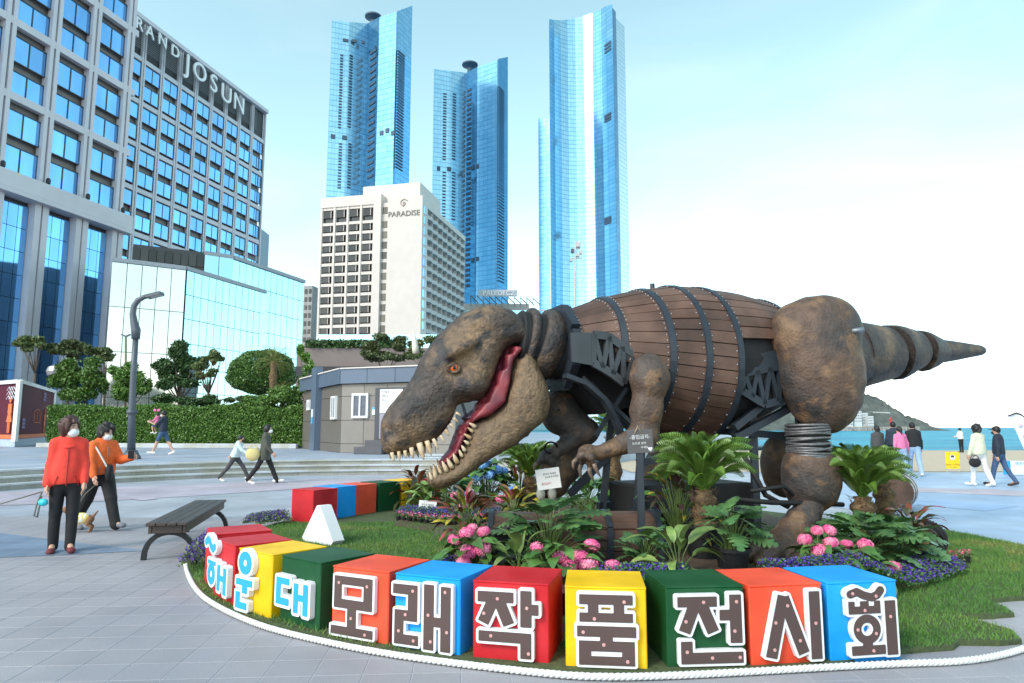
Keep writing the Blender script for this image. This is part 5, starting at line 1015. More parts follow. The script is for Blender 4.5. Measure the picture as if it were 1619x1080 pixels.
def lance(L, W, n_=6, fold=.25, curl=.35, tip=1.6, ruff=0.):
    V = []; F = []
    for i in range(n_ + 1):
        t = i / n_; w_ = W * max(.02, math.sin(math.pi * min(1, t ** .8)) ** .75 * (1 if t < .5 else 1)); a = curl * t * t; y = L * t * math.cos(a * .6); z = -L * t * math.sin(a) * .9; r_ = ruff * math.sin(i * 2.4) * W
        V += [(-w_ / 2, y, z + fold * w_ / 2 + r_), (0, y, z), (w_ / 2, y, z + fold * w_ / 2 - r_)]
    for i in range(n_):
        for j in (0, 1): F.append((i * 3 + j, i * 3 + j + 1, i * 3 + j + 4, i * 3 + j + 3))
    me = bpy.data.meshes.new('leaf'); me.from_pydata(V, [], F); me.polygons.foreach_set('use_smooth', [True] * len(F)); return me
def frond_mesh(L=.62, n_=36, lf=.15):
    mb = MB(); P = []
    for i in range(n_ + 1): t = i / n_; P.append(Vector((0, L * (t - .10 * t ** 3), L * (.16 * math.sin(t * 2.2) - .32 * t ** 3))))
    mb.tube(P[::3], [.008 * (1 - .8 * i / 10) for i in range(len(P[::3]))], 4)
    for i in range(3, n_):
        t = i / n_; l_ = lf * (math.sin(math.pi * (.12 + .86 * t)) ** .6); p = P[i]
        for s in (-1, 1):
            d = Vector((s * .60, .72 + .25 * t, .34)).normalized(); u = Vector((0, 1, 0)); w_ = .0085; q = p + d * l_ * .6; e = p + d * l_ + Vector((0, 0, -.02))
            mb.add([p - u * w_ * .6, p + u * w_ * .6, q + u * w_, e, q - u * w_], [(0, 1, 2, 3, 4)] if s > 0 else [(4, 3, 2, 1, 0)])
    return mb.mesh('frond')
def lobed_mesh(L=.22, lob=6):
    mb = MB(); out = []; n_ = lob * 4
    for i in range(n_ + 1):
        t = i / n_; env = .42 * math.sin(math.pi * min(1, .12 + .88 * t)) ** .8 * L; k = .35 + .65 * abs(math.sin(math.pi * lob * t)) ** .8; out.append((env * k + .002, L * (t * 1.02) + (.08 * L * k)))
    V = [(0, L * i / n_, -.35 * L * (i / n_) ** 2) for i in range(n_ + 1)]; o = len(V)
    for s in (-1, 1): V += [(s * x, y, .12 * x - .35 * L * (y / L) ** 2 - .5 * x * x / L) for x, y in out]
    F = []
    for k, s in enumerate((-1, 1)):
        b = o + k * (n_ + 1)
        for i in range(n_): F.append((i, b + i, b + i + 1, i + 1) if s < 0 else (i, i + 1, b + i + 1, b + i))
    mb.add(V, F); me = mb.mesh('leaf'); me.polygons.foreach_set('use_smooth', [True] * len(F)); return me
def with_mat(me, m): me = me.copy(); me.materials.clear(); me.materials.append(m); return me
FR = with_mat(frond_mesh(), m_cyc); PH = with_mat(lobed_mesh(), m_phi)
LN = {k: with_mat(lance(*a), m) for k, a, m in (('hos', (.26, .085, 6, .35, .7), m_hos), ('hosd', (.2, .075, 6, .3, .7), m_hosd), ('cror', (.24, .06, 6, .35, .6, 1.6, .1), m_cro), ('croy', (.24, .065, 6, .35, .5, 1.6, .1), m_croy), ('crod', (.2, .06, 6, .3, .8, 1.6, .1), m_crod), ('hyd', (.13, .085, 5, .25, .6), m_hyl))}
def pot(root, r0, r1, h, mat=m_pot, z=0.):
    mb = MB(); mb.lathe([(r0, 0), (r1, h), (r1 + .012, h), (r1 + .012, h - .03), (r1 + .001, h - .03)], 24, T(0, 0, z), cap=False); mb.lathe([(r0, 0.004), (.001, .005)], 24, T(0, 0, z), cap=False); mb.build('pot', mat, root, smooth=False, world=False); mb = MB(); mb.lathe([(r1 - .004, h - .02), (.01, h - .01)], 20, T(0, 0, z), cap=True); mb.build('pot_soil', m_soil, root, world=False)
def cycad(p, lab, n_=30, trunk=.5, tr=.13, s=1., pr=None, pmat=m_pot, lift=.35):
    root = empty('cycad', p, random.uniform(0, 6), lab, 'potted plant'); z0 = 0
    if pr: pot(root, pr * .8, pr, pr * 1.5, pmat); z0 = pr * 1.4
    mb = MB(); mb.lathe([(tr * (.85 + .15 * math.sin(i * 1.9)) * (1.0 if i < 9 else .8), z0 + trunk * i / 10) for i in range(11)], 18); mb.build('trunk', m_trunk, root, smooth=True, world=False)
    mb = MB(); rs = random.Random(5)
    for i in range(170):
        a = rs.uniform(0, 6.283); z = z0 + trunk * rs.uniform(.1, 1.02); d = Vector((math.cos(a), math.sin(a), rs.uniform(.3, 1.2))).normalized(); b = Vector((math.cos(a) * tr * .9, math.sin(a) * tr * .9, z)); q = Vector((-math.sin(a), math.cos(a), 0)) * .012; mb.add([b - q, b + q, b + d * rs.uniform(.03, .08)], [(0, 1, 2)])
    stuff(mb.build('trunk_fibre', m_straw, root, world=False)); W = chainM(root)
    for i in range(n_):
        k = i / n_; yaw = i * 2.39996; pit = R(82 - 52 * k ** 1.1) + R(random.uniform(-6, 6)); sc = s * (.72 + .33 * math.sin(math.pi * min(1, .25 + .7 * k))) * random.uniform(.92, 1.05)
        inst('frond', FR, W @ T(0, 0, z0 + trunk) @ RZ(yaw) @ T(0, .03, 0) @ RX(pit - R(8)) @ RY(random.uniform(-.15, .15)) @ SC(sc, sc, sc), root)
    return root
def bush_leaves(root, me, n_, R_, H_, smin_=.7, smax_=1.15, z0=.05, up=.5, stems=True, seed=0, stmat=None, inner=0.):
    rs = random.Random(seed + 7); W = chainM(root); mb = MB()
    for i in range(n_):
        yaw = i * 2.39996 + rs.uniform(-.3, .3); k = (i + .5) / n_; r_ = R_ * (inner + (1 - inner) * math.sqrt(k)) * rs.uniform(.75, 1.05); z = z0 + H_ * (1 - .75 * k ** 1.6) * rs.uniform(.75, 1.05); b = Vector((math.sin(-yaw) * r_ * .55, math.cos(yaw) * r_ * .55, z)); sc = rs.uniform(smin_, smax_)
        inst('leaf', me if not isinstance(me, list) else rs.choice(me), W @ T(*b) @ RZ(yaw) @ RX(R(up * 90 * (1 - k) + rs.uniform(-15, 20))) @ RY(rs.uniform(-.5, .5)) @ SC(sc, sc, sc), root)
        if stems: mb.tube([Vector((b.x * .15, b.y * .15, 0)), Vector((b.x * .5, b.y * .5, z * .7)), b], [.006, .005, .004], 4)
    if stems: stuff(mb.build('stem_cluster', stmat or m_stem, root, world=False))
def philodendron(p, lab, n_=26, R_=.5, H_=.42, potr=None, s=1.):
    root = empty('philodendron', p, random.uniform(0, 6), lab, 'plant'); z = .02
    if potr: pot(root, potr * .8, potr, potr * 1.2); z = potr * 1.1
    bush_leaves(root, PH, n_, R_, H_, .8 * s, 1.35 * s, z, .35, True, int(p[0] * 100)); return root
def rosette(name, p, lab, me, n_, R_, H_, s=1., cat='plant', potr=None, up=.75, mat=None):
    root = empty(name, p, random.uniform(0, 6), lab, cat); z = .03
    if potr: pot(root, potr * .8, potr, potr * 1.2); z = potr * 1.1
    bush_leaves(root, me, n_, R_, H_, .75 * s, 1.2 * s, z, up, True, int(p[0] * 77 + 300), mat); return root
def flower_ball(n_=110, r_=.065, q=.014):
    mb = MB(); mb.ball((0, 0, 0), (r_ * .8, r_ * .8, r_ * .62), 8)
    for i in range(n_):
        z = 1 - 1.75 * (i + .5) / n_; a = i * 2.39996; rr = math.sqrt(max(0, 1 - z * z)); nrm = Vector((rr * math.cos(a), rr * math.sin(a), z)); c = Vector((nrm.x * r_, nrm.y * r_, nrm.z * r_ * .78)) * random.uniform(.9, 1.08)
        u = nrm.cross(Vector((.3, .2, 1))).normalized(); w_ = nrm.cross(u); t = random.uniform(0, 1.5); u, w_ = u * math.cos(t) + w_ * math.sin(t), w_ * math.cos(t) - u * math.sin(t); k = q * random.uniform(.8, 1.2)
        mb.add([c + u * k + nrm * .005, c + w_ * k - nrm * .002, c - u * k + nrm * .005, c - w_ * k - nrm * .002], [(0, 1, 2, 3)])
    return mb.mesh('flower_head')
FBP = [with_mat(flower_ball(), m_pinkf) for _ in range(2)]; FBB = with_mat(flower_ball(), m_bluef)
def hydrangea(p, lab, heads, fb, R_=.28, H_=.26, n_=26, potr=None, pmat=m_terra, s=1.):
    root = empty('hydrangea', p, 0, lab, 'flowering plant'); z = .03
    if potr: pot(root, potr * .8, potr, potr * 1.2, pmat); z = potr
    bush_leaves(root, LN['hyd'], n_, R_ * 1.3, H_, .9 * s, 1.5 * s, z, .25, True, int(p[0] * 31 + 500)); W = chainM(root); mb = MB()
    for x, y, zz, k in heads: inst('flower_head', random.choice(fb) if isinstance(fb, list) else fb, W @ T(x, y, zz) @ RZ(random.uniform(0, 6)) @ RX(random.uniform(-.5, .2)) @ SC(k * .82, k * .82, k * .8), root); mb.tube([(x * .3, y * .3, 0), (x, y, zz)], .006, 4)
    stuff(mb.build('flower_stalks', m_stem, root, world=False)); return root
def carpet(name, path, width, n_, hgt, mats, lab, cat, q=.0085, frac=.6):
    mb = MB(); P = [Vector(p) for p in path]; seg_ = [(P[i + 1] - P[i]).length for i in range(len(P) - 1)]; tot = sum(seg_); V = []; MI = []
    rs = np.random.default_rng(int(abs(P[0].x) * 1000)); F = []
    for i in range(int(n_ * 1.5)):
        t = rs.uniform(0, tot); k = 0
        while k < len(seg_) - 1 and t > seg_[k]: t -= seg_[k]; k += 1
        c = P[k].lerp(P[k + 1], min(1, t / seg_[k])); d = (P[k + 1] - P[k]).normalized(); sd_ = Vector((d.y, -d.x, 0)); o = rs.uniform(-1, 1); z = hgt * (1 - .6 * o * o) * rs.uniform(.25, 1.05); fl = rs.uniform() < frac and z > hgt * .3
        p = c + sd_ * o * width / 2 + Vector((rs.normal(0, .015), rs.normal(0, .015), z + .03)); u = Vector(rs.normal(size=3)).normalized(); v = u.cross(Vector(rs.normal(size=3))).normalized(); s_ = q * rs.uniform(.7, 1.3) * (1 if fl else 1.3); b = len(V)
        V += [p + u * s_, p + v * s_, p - u * s_, p - v * s_]; F.append((b, b + 1, b + 2, b + 3)); MI.append(0 if fl else 1)
    me = rawmesh(name, [tuple(v) for v in V], F, MI); o = ob(name, me, None, mats); tag(o, lab, cat, kind='stuff'); return o
LZ = .036
def sst(x, a, b): t = min(1, max(0, (x - a) / (b - a))); return t * t * (3 - 2 * t)
def bedz(x, y): return .25 * sst(x, -.95, -.45) * (1 - sst(x, 2.75, 3.7)) * sst(y, 5.2, 5.5) * (1 - sst(y, 6.9, 8.6)) * (1 - sst(x, 2.0, 2.5) * sst(y, 6.1, 6.7))
def GP(x, y, Y=None):
    if Y is None: p = G(x, y, LZ); return p
    p = AT(x, y, Y); return Vector((p.x, p.y, LZ + bedz(p.x, p.y)))
mb = MB(); nx, ny = 60, 60; xs_ = np.linspace(-2.4, 4.8, nx); ys_ = np.linspace(5.42, 14, ny)
def bed_out(x, y): return max(0, np.interp(y, [5.4, 9.5, 10.6, 14], [-.6, -.75, -1.8, -1.9]) - x, x - np.interp(y, [5.4, 5.75, 8, 14], [2.75, 2.8, 4.5, 4.3]), y - 13.4)
vs = [(x, y, LZ + .004 + bedz(x, y) * .98 + random.uniform(0, .018) - .4 * min(1, 5 * bed_out(x, y))) for y in ys_ for x in xs_]
mb.add(vs, [(j * nx + i, j * nx + i + 1, (j + 1) * nx + i + 1, (j + 1) * nx + i) for j in range(ny - 1) for i in range(nx - 1)]); struct(mb.build('flower_bed_soil', m_soil, smooth=True))
def GF(x, y): return G(x, y, LZ)
# cycads
cycad(GP(1112, 760, 6.75), 'large potted cycad with wide fronds in front of the barrel body', 44, .34, .125, 1.02, .2)
cycad(GP(1362, 760, 8.0), 'bushy cycad beside the rear foot of the sculpture', 42, .46, .15, 1.1, .16)
cycad(GP(1397, 765, 8.7), 'shorter cycad trunk partly hidden behind the bushy cycad', 16, .5, .14, .62, .2)
cycad(GF(970, 820), 'cycad in a blue pot under the chest of the sculpture', 22, .95, .17, .75, .26, M('blue_glazed_pot', (.03, .10, .17), .3))
cycad(GF(838, 806), 'cycad with spreading fronds behind the jaw of the sculpture', 30, .3, .14, 1.25, .2)
# philodendrons
philodendron(GP(868, 850, 6.15), 'tall lobed philodendron spilling over the wooden cart bonnet', 52, .66, .52, None, 1.0)
philodendron(GP(1020, 880, 6.0), 'small lobed philodendron in front of the cart side', 30, .34, .28, None, .7)
philodendron(GP(1158, 880, 6.2), 'lobed philodendron in a black pot right of the large cycad', 40, .36, .36, .15, .8)
philodendron(GP(1365, 850, 7.3), 'lobed philodendron beside the foot, below the bushy cycad', 56, .7, .48, None, 1.05)
philodendron(GP(1408, 850, 7.4), 'lobed philodendron between the bushy cycad and the dark croton', 50, .64, .46, None, 1.0)
# crotons
rosette('croton', GF(738, 858), 'red croton left of the wooden cart', [LN['cror'], LN['cror'], LN['croy'], LN['crod']], 52, .5, .5, 1.35); rosette('croton', GF(812, 832), 'yellow and red croton above the cart bonnet', [LN['cror'], LN['croy'], LN['croy']], 30, .34, .42, 1.4)
rosette('croton', GP(1072, 850, 7.0), 'dark purple croton between the cart and the large cycad', [LN['crod'], LN['crod'], LN['crod'], LN['croy'], LN['hosd']], 60, .52, .72, 1.1); rosette('croton', GP(1442, 852, 7.6), 'dark red croton in a black pot at the right of the bed', [LN['crod'], LN['cror'], LN['crod']], 30, .34, .40, 1.05, potr=.13)
rosette('croton', GF(656, 804), 'dark croton under the tip of the lower jaw', [LN['crod'], LN['cror']], 34, .46, .56, 1.5); rosette('croton', GF(822, 804), 'red-green croton behind the blue hydrangea', [LN['cror'], LN['croy'], LN['crod']], 44, .6, .75, 1.5); rosette('croton', GF(718, 801), 'small red croton behind the lower jaw', [LN['cror'], LN['crod']], 40, .6, .55, 1.4)
# broad-leaved plants
rosette('hosta', GF(676, 813), 'pale striped leafy plant at the left end of the bed', LN['hos'], 22, .34, .36, 1.25); rosette('hosta', GF(706, 812), 'green leafy plant behind the small white card', [LN['hos'], LN['hosd']], 36, .6, .5, 1.7); rosette('hosta', GP(822, 893, 5.75), 'pale leafy plant in front of the cart wheel', LN['hos'], 20, .3, .22, .95)
rosette('hosta', GP(1072, 900, 5.7), 'yellow-green leafy plant in front of the large pot', LN['hos'], 14, .34, .32, 1.05); rosette('hosta', GF(928, 820), 'dense dark green leafy plant behind the cart', LN['hosd'], 80, 1.0, .5, 1.5)
# hydrangeas
hydrangea(GF(768, 808), 'large blue hydrangea in a terracotta pot under the jaw', [(-0.377, -0.072, 0.504, 1.5), (-0.29, -0.174, 0.672, 1.65), (-0.029, -0.116, 0.812, 1.88), (0.189, -0.145, 0.728, 1.95), (0.319, 0.0, 0.7, 1.42), (-0.145, -0.29, 0.616, 1.8), (0.072, -0.319, 0.644, 1.72), (-0.478, -0.232, 0.42, 1.5), (-0.319, -0.362, 0.336, 1.35), (-0.435, -0.377, 0.308, 1.42), (0.435, -0.29, 0.378, 1.72), (0.029, 0.072, 0.84, 1.5)], FBB, .55, .6, 60, .2, m_terra, 1.8)
hydrangea(GP(745, 888, 5.85), 'pink hydrangea left of the cart wheel', [(-.14, -.02, .30, 1), (-.04, 0, .35, 1.15), (.1, .02, .36, .95), (-.02, -.12, .22, 1.3), (.09, -.1, .25, 1.35), (-.05, -.16, .14, 1.1), (.0, .1, .38, .8)], FBP, .3, .28, 34); hydrangea(GP(885, 905, 5.65), 'broad pink hydrangea in front of the cart side', [(-.18, 0, .27, 1), (.0, -.05, .2, 1.1), (.07, -.1, .14, 1.2), (.16, -.03, .2, 1.3), (.22, -.1, .15, 1.5), (.26, .02, .28, 1.15), (.3, -.12, .08, 1.0), (.4, -.08, .13, 1.3), (-.07, -.1, .09, .8)], FBP, .38, .26, 40)
hydrangea(GP(1298, 895, 6.2), 'pink hydrangea beside the front toes of the sculpture', [(-.15, -.05, .27, 1.1), (-.06, -.1, .18, 1.25), (.06, -.08, .25, 1.1), (-.02, .0, .34, .95), (.1, .02, .34, 1)], FBP, .24, .2, 22); hydrangea(GP(1350, 885, 6.5), 'small pink hydrangea right of the toes', [(-.06, 0, .36, 1.0), (.1, -.02, .36, 1.25), (.3, -.1, .18, 1.15), (-.03, -.06, .26, .8)], FBP, .34, .3, 34); hydrangea(GF(734, 822), 'small pink hydrangea beside the small white card', [(-0.15, 0.0, 0.375, 1.42), (0.0, -0.045, 0.3, 1.8), (0.075, 0.03, 0.42, 1.2), (-0.03, -0.12, 0.225, 1.35)], FBP, .22, .2, 18); hydrangea(GF(800, 818), 'single pink hydrangea in front of the terracotta pot', [(-0.09, -0.075, 0.3, 1.5), (0.06, -0.075, 0.345, 1.5)], FBP, .18, .16, 12)
# carpets of lobelia
carpet('lobelia', [GP(668, 905, 5.75), GP(715, 905, 5.75)], .25, 2200, .17, [m_purp, m_hosd], 'small clump of purple lobelia behind the blue letter box', 'flowers'); carpet('lobelia', [GP(925, 905, 5.6), GP(1000, 905, 5.55), GP(1085, 905, 5.55)], .4, 6500, .13, [m_purp, m_hosd], 'purple lobelia carpet behind the yellow letter box', 'flowers')
carpet('lobelia', [GP(1210, 905, 5.75), GP(1270, 905, 5.8), GP(1335, 903, 6.0)], .28, 3500, .13, [m_purp, m_hosd], 'purple lobelia strip behind the orange letter box', 'flowers'); carpet('lobelia', [GP(1340, 912, 6.15), GP(1400, 905, 6.6), GP(1450, 893, 7.0), GP(1488, 882, 7.4)], .5, 9500, .15, [m_purp, m_hosd], 'purple lobelia bank at the right edge of the bed', 'flowers')
carpet('lobelia', [GF(640, 816), GF(680, 820), GF(725, 823), GF(790, 822)], .5, 9000, .16, [m_purp, m_hosd], 'purple lobelia strip below the lower jaw', 'flowers'); carpet('lobelia', [G(308, 905, LZ), G(322, 888, LZ), G(338, 874, LZ)], .3, 3200, .26, [m_purp, m_sage], 'purple lobelia clump at the left end behind the rope', 'flowers'); carpet('lobelia', [G(395, 834, LZ), G(425, 829, LZ), G(452, 826, LZ)], .3, 3200, .17, [m_purp, m_sage], 'purple lobelia beside the dark red rear box', 'flowers')
# bedding plants in little black pots
def bedding(p, lab, grp, seed):
    rs = random.Random(seed); root = empty('bedding_plant', p, rs.uniform(0, 6), lab, 'potted plant', grp); mb = MB(); mb.lathe([(.034, 0), (.045, .07), (.049, .07), (.049, .06)], 10); mb.build('pot', m_pot, root, world=False)
    for nm, n_, z0, z1, q, mt in (('foliage', 60, .06, .12, .018, m_sage), ('flowers', 26, .1, .16, .015, m_magen)):
        mb = MB()
        for i in range(n_):
            a = rs.uniform(0, 6.283); r_ = .06 * math.sqrt(rs.random()); c = Vector((r_ * math.cos(a), r_ * math.sin(a), rs.uniform(z0, z1))); u = Vector((rs.gauss(0, 1), rs.gauss(0, 1), rs.gauss(0, .5))).normalized(); v = u.cross(Vector((rs.gauss(0, .4), rs.gauss(0, .4), 1))).normalized(); mb.add([c + u * q, c + v * q * .7, c - u * q, c - v * q * .7], [(0, 1, 2, 3)])
        o = mb.build(nm, mt, root, world=False); stuff(o)
for i in range(16):
    t = i / 15; p = GF(630 + 134 * t, 823 + 8 * math.sin(t * 2.4)); bedding(p, 'small potted pink bedding plant edging the bed below the jaw', 'pink bedding plants below the jaw', i)
for i in range(10):
    t = i / 9; p = G(1408 + 120 * t, 913 - 22 * t, LZ); bedding(p, 'small potted pink bedding plant edging the bed at the right', 'pink bedding plants at the right', 50 + i)
for i in range(4): p = G(306 + 7 * i, 893 - 9 * i, LZ); bedding(p, 'small potted plant tucked by the rope at the left end', 'bedding plants at the left end', 80 + i)
# ---------------------------------------------------------------- hedge and trees behind the steps
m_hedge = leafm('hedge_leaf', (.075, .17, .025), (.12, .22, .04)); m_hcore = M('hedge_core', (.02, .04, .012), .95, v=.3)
def scatter_quads(C_, size, rs, flat=0.):
    n_ = len(C_); u = rs.normal(size=(n_, 3)); u[:, 2] *= (1 - flat); u /= np.linalg.norm(u, axis=1)[:, None]; v = np.cross(u, rs.normal(size=(n_, 3)) * np.array([1, 1, 1 + 2 * flat])); v /= np.linalg.norm(v, axis=1)[:, None]; s_ = (size * rs.uniform(.6, 1.3, n_))[:, None]
    V = np.stack([C_ + u * s_, C_ + v * s_ * .55, C_ - u * s_, C_ - v * s_ * .55], 1).reshape(-1, 3); return V, np.arange(4 * n_).reshape(-1, 4)
h0, h1 = G(70, 707, TZ), G(476, 709, TZ); h0.z = h1.z = 0; d = (h1 - h0); L = d.length; d.normalize(); n_ = Vector((-d.y, d.x, 0)); hedge = empty('hedge', (h0 + h1) / 2 + Vector((0, 0, TZ)), 0, 'long clipped green hedge behind the terrace', 'hedge')
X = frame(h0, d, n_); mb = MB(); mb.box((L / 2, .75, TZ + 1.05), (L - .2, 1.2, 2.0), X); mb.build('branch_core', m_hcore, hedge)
rs = np.random.default_rng(3); k = 52000; a_ = rs.uniform(0, L, k); side = rs.uniform(0, 1, k); y_ = np.where(side < .62, rs.normal(.06, .05, k), rs.uniform(0, 1.5, k)); z_ = np.where(side < .62, rs.uniform(0.12, 2.12, k), rs.normal(2.1, .05, k)) + .09 * np.sin(a_ * 1.3) + .06 * np.sin(a_ * 4.1); A = np.array(X)
Pw = np.stack([a_, y_, z_ + TZ], 1) @ A[:3, :3].T + A[:3, 3]; V, F = scatter_quads(Pw, .06, rs); o = ob('foliage', rawmesh('foliage', V, F), hedge, m_hedge); stuff(o)
kb = MB(); kb.bbox((L / 2, -.45, TZ + .12), (L, .25, .24), .02, X); struct(kb.build('planter_kerb', m_step))
def tree(p, lab, blobs, mat, nl, ls, trunk_r=.1, cat='tree', name='tree', flat=0., trunks=None, shell=.55, seed=1, bark=None):
    p = Vector(p); root = empty(name, p, 0, lab, cat); rs = np.random.default_rng(seed); mb = MB(); bl_ = [(Vector(c), r_) for c, r_ in blobs]; mid = Vector((0, 0, min(c.z for c, _ in bl_) * .75)) if trunks is None else Vector(trunks)
    mb.tube([(0, 0, 0), mid * .5 + Vector((.05, 0, 0)), mid], [trunk_r, trunk_r * .85, trunk_r * .7], 8)
    for c, r_ in bl_[::3]: mb.tube([mid, mid.lerp(c, .5) + Vector((0, 0, -.1)), c], [trunk_r * .42, trunk_r * .25, trunk_r * .08], 6)
    mb.build('trunk', bark or M('bark_brown', (.10, .075, .055), .9, v=.3, sc=8, bump=.6, bsc=20), root, smooth=True, world=False)
    tot = sum(r_[0] * r_[1] * r_[2] for _, r_ in bl_) ** 1.0; Cs = []
    for c, r_ in bl_:
        k = max(60, int(nl * 4.6 * (r_[0] * r_[1] * r_[2]) / tot)); q = rs.normal(size=(k, 3)); q /= np.linalg.norm(q, axis=1)[:, None]; rad = rs.uniform(shell, 1.04, k) * (1 + (.22 if shell < .8 else .05) * np.sin(q[:, 0] * 7 + c.x * 3) * np.cos(q[:, 2] * 8 + c.z) + (.15 if shell < .8 else .02) * np.sin(q[:, 1] * 11 + q[:, 0] * 6)); Cs.append(np.array(c) + q * rad[:, None] * np.array(r_))
    V, F = scatter_quads(np.concatenate(Cs), ls * .5, rs, flat); o = ob('crown', rawmesh('crown', V, F), root, mat, world=False); stuff(o); return root
m_pine = leafm('pine_needles', (.085, .125, .045), (.13, .16, .055)); m_broad = leafm('fresh_leaf', (.09, .19, .03), (.13, .23, .045)); m_dkl = leafm('dark_leaf', (.05, .115, .035), (.08, .15, .045)); m_dome = leafm('topiary_leaf', (.055, .13, .025), (.09, .18, .035))
def px_tree(pxc, lab, pads, mat, nl, ls, Y, **k):
    b = AT(pxc, 690, Y); b.z = TZ; bl_ = []
    rq = random.Random(k.get('seed', 1)); sc = Y / FPX; dome = k.get('shell', .5) > .8
    for x, y, rx, rz_ in pads:
        c = AT(x, y, Y) - b
        if dome: bl_.append(((c.x, 0, c.z), (rx * sc, rx * sc * .8, rz_ * sc))); continue
        for _ in range(6): bl_.append(((c.x + rq.uniform(-.75, .75) * rx * sc, rq.uniform(-.6, .6) * rx * sc, c.z + rq.uniform(-.7, .7) * rz_ * sc), tuple(q * sc * rq.uniform(.34, .58) for q in (rx, rx * .9, rz_))))
    return tree(b, lab, bl_, mat, nl, ls, **k)
px_tree(47, 'pine with flat crown behind the container roof', [(35, 540, 14, 7), (52, 538, 17, 8), (62, 548, 11, 6), (45, 550, 12, 6)], m_pine, 1500, .22, 44, name='pine_tree', shell=.2, seed=1); px_tree(102, 'broad pine second from the left above the hedge', [(85, 550, 14, 9), (105, 547, 20, 9), (125, 550, 16, 9), (108, 560, 24, 8)], m_pine, 2400, .22, 45, name='pine_tree', shell=.2, seed=2); px_tree(160, 'leaning pine left of the street lamp', [(148, 555, 14, 8), (165, 557, 12, 7), (158, 568, 14, 6), (175, 566, 9, 5)], m_pine, 1300, .2, 44, name='pine_tree', shell=.2, seed=3)
px_tree(128, 'bright green bushy tree behind the hedge left of the lamp', [(105, 595, 20, 20), (130, 585, 24, 22), (152, 598, 18, 20), (125, 612, 32, 18)], m_broad, 4200, .17, 40, seed=4); px_tree(203, 'bright green tree directly behind the lamp post', [(190, 598, 16, 20), (210, 585, 18, 20), (222, 605, 14, 20), (203, 618, 24, 14)], m_broad, 3200, .16, 40, seed=5)
px_tree(281, 'dark spreading tree right of the lamp post', [(258, 585, 22, 16), (285, 558, 22, 18), (300, 578, 20, 18), (270, 603, 26, 12), (300, 600, 18, 12)], m_dkl, 4800, .17, 41, seed=6, trunk_r=.16); px_tree(326, 'slender pine with sparse crown before the mirrored pavilion', [(318, 578, 12, 7), (333, 562, 14, 8), (346, 570, 11, 7), (338, 590, 12, 6), (318, 592, 9, 5)], m_pine, 1700, .17, 40, name='pine_tree', shell=.15, seed=7, trunk_r=.11)
px_tree(414, 'domed topiary tree right of the slender pine', [(414, 588, 50, 34), (414, 598, 52, 24)], m_dome, 9000, .12, 40, shell=.86, seed=8, trunk_r=.2); px_tree(446, 'leafy shrub at the right end of the hedge', [(410, 634, 22, 14), (440, 624, 26, 18), (462, 630, 18, 22), (425, 640, 30, 12)], m_broad, 4200, .13, 36.5, cat='shrub', name='shrub', seed=9)
px_tree(262, 'low dark shrub behind the hedge beside the dark tree', [(250, 632, 22, 10), (300, 634, 24, 9), (340, 634, 22, 10), (375, 634, 18, 8)], m_dkl, 2600, .14, 38.5, cat='shrub', name='shrub', seed=10)
px_tree(607, 'pine behind the toilet block left of the sculpture head', [(590, 552, 20, 12), (615, 540, 22, 12), (640, 545, 16, 11), (610, 562, 30, 9)], m_pine, 3600, .2, 47, name='pine_tree', shell=.25, seed=11); px_tree(690, 'pine behind the forehead of the sculpture', [(665, 545, 16, 12), (690, 535, 18, 12), (705, 545, 14, 12), (655, 560, 20, 9)], m_pine, 2600, .2, 47, name='pine_tree', shell=.25, seed=12); px_tree(480, 'thin green tree between the pavilion and the toilet block', [(478, 560, 9, 16), (486, 585, 8, 14), (480, 605, 9, 16)], m_broad, 1000, .18, 44, seed=13)
rs = np.random.default_rng(9); k = 3000; a, b = AT(482, 545, 60), AT(640, 545, 60); Pw = np.stack([rs.uniform(a.x, b.x, k), rs.normal(60.3, .3, k), 8.4 + rs.uniform(0, .7, k)], 1); V, F = scatter_quads(Pw, .16, rs); o = ob('planter_hedge', rawmesh('planter_hedge', V, F), None, m_dkl); tag(o, 'low planting along the top of the brown podium', 'hedge')
# palm in front of the dome
pp = AT(428, 690, 38.5); pp.z = TZ; palm = empty('palm_tree', pp, 0, 'shaggy fan palm in front of the domed topiary', 'tree'); zt = AT(428, 572, 38.5).z - TZ
mb = MB(); mb.lathe([(.2 + .04 * math.sin(i * 2.1), zt * i / 12) for i in range(13)], 10); mb.build('trunk', m_trunk, palm, smooth=True, world=False); W = chainM(palm); pf = with_mat(frond_mesh(1.3, 22, .5), leafm('palm_leaf', (.14, .17, .04), (.2, .2, .06)))
for i in range(22): inst('frond', pf, W @ T(0, 0, zt) @ RZ(i * 2.4) @ RX(R(55 - 5 * i)) @ SC(.9, .9, .9), palm)
for i in range(12): inst('frond', pf, W @ T(.6, -.3, zt - 1.6) @ RZ(i * 2.4) @ RX(R(50 - 8 * i)) @ SC(.6, .6, .6), palm)
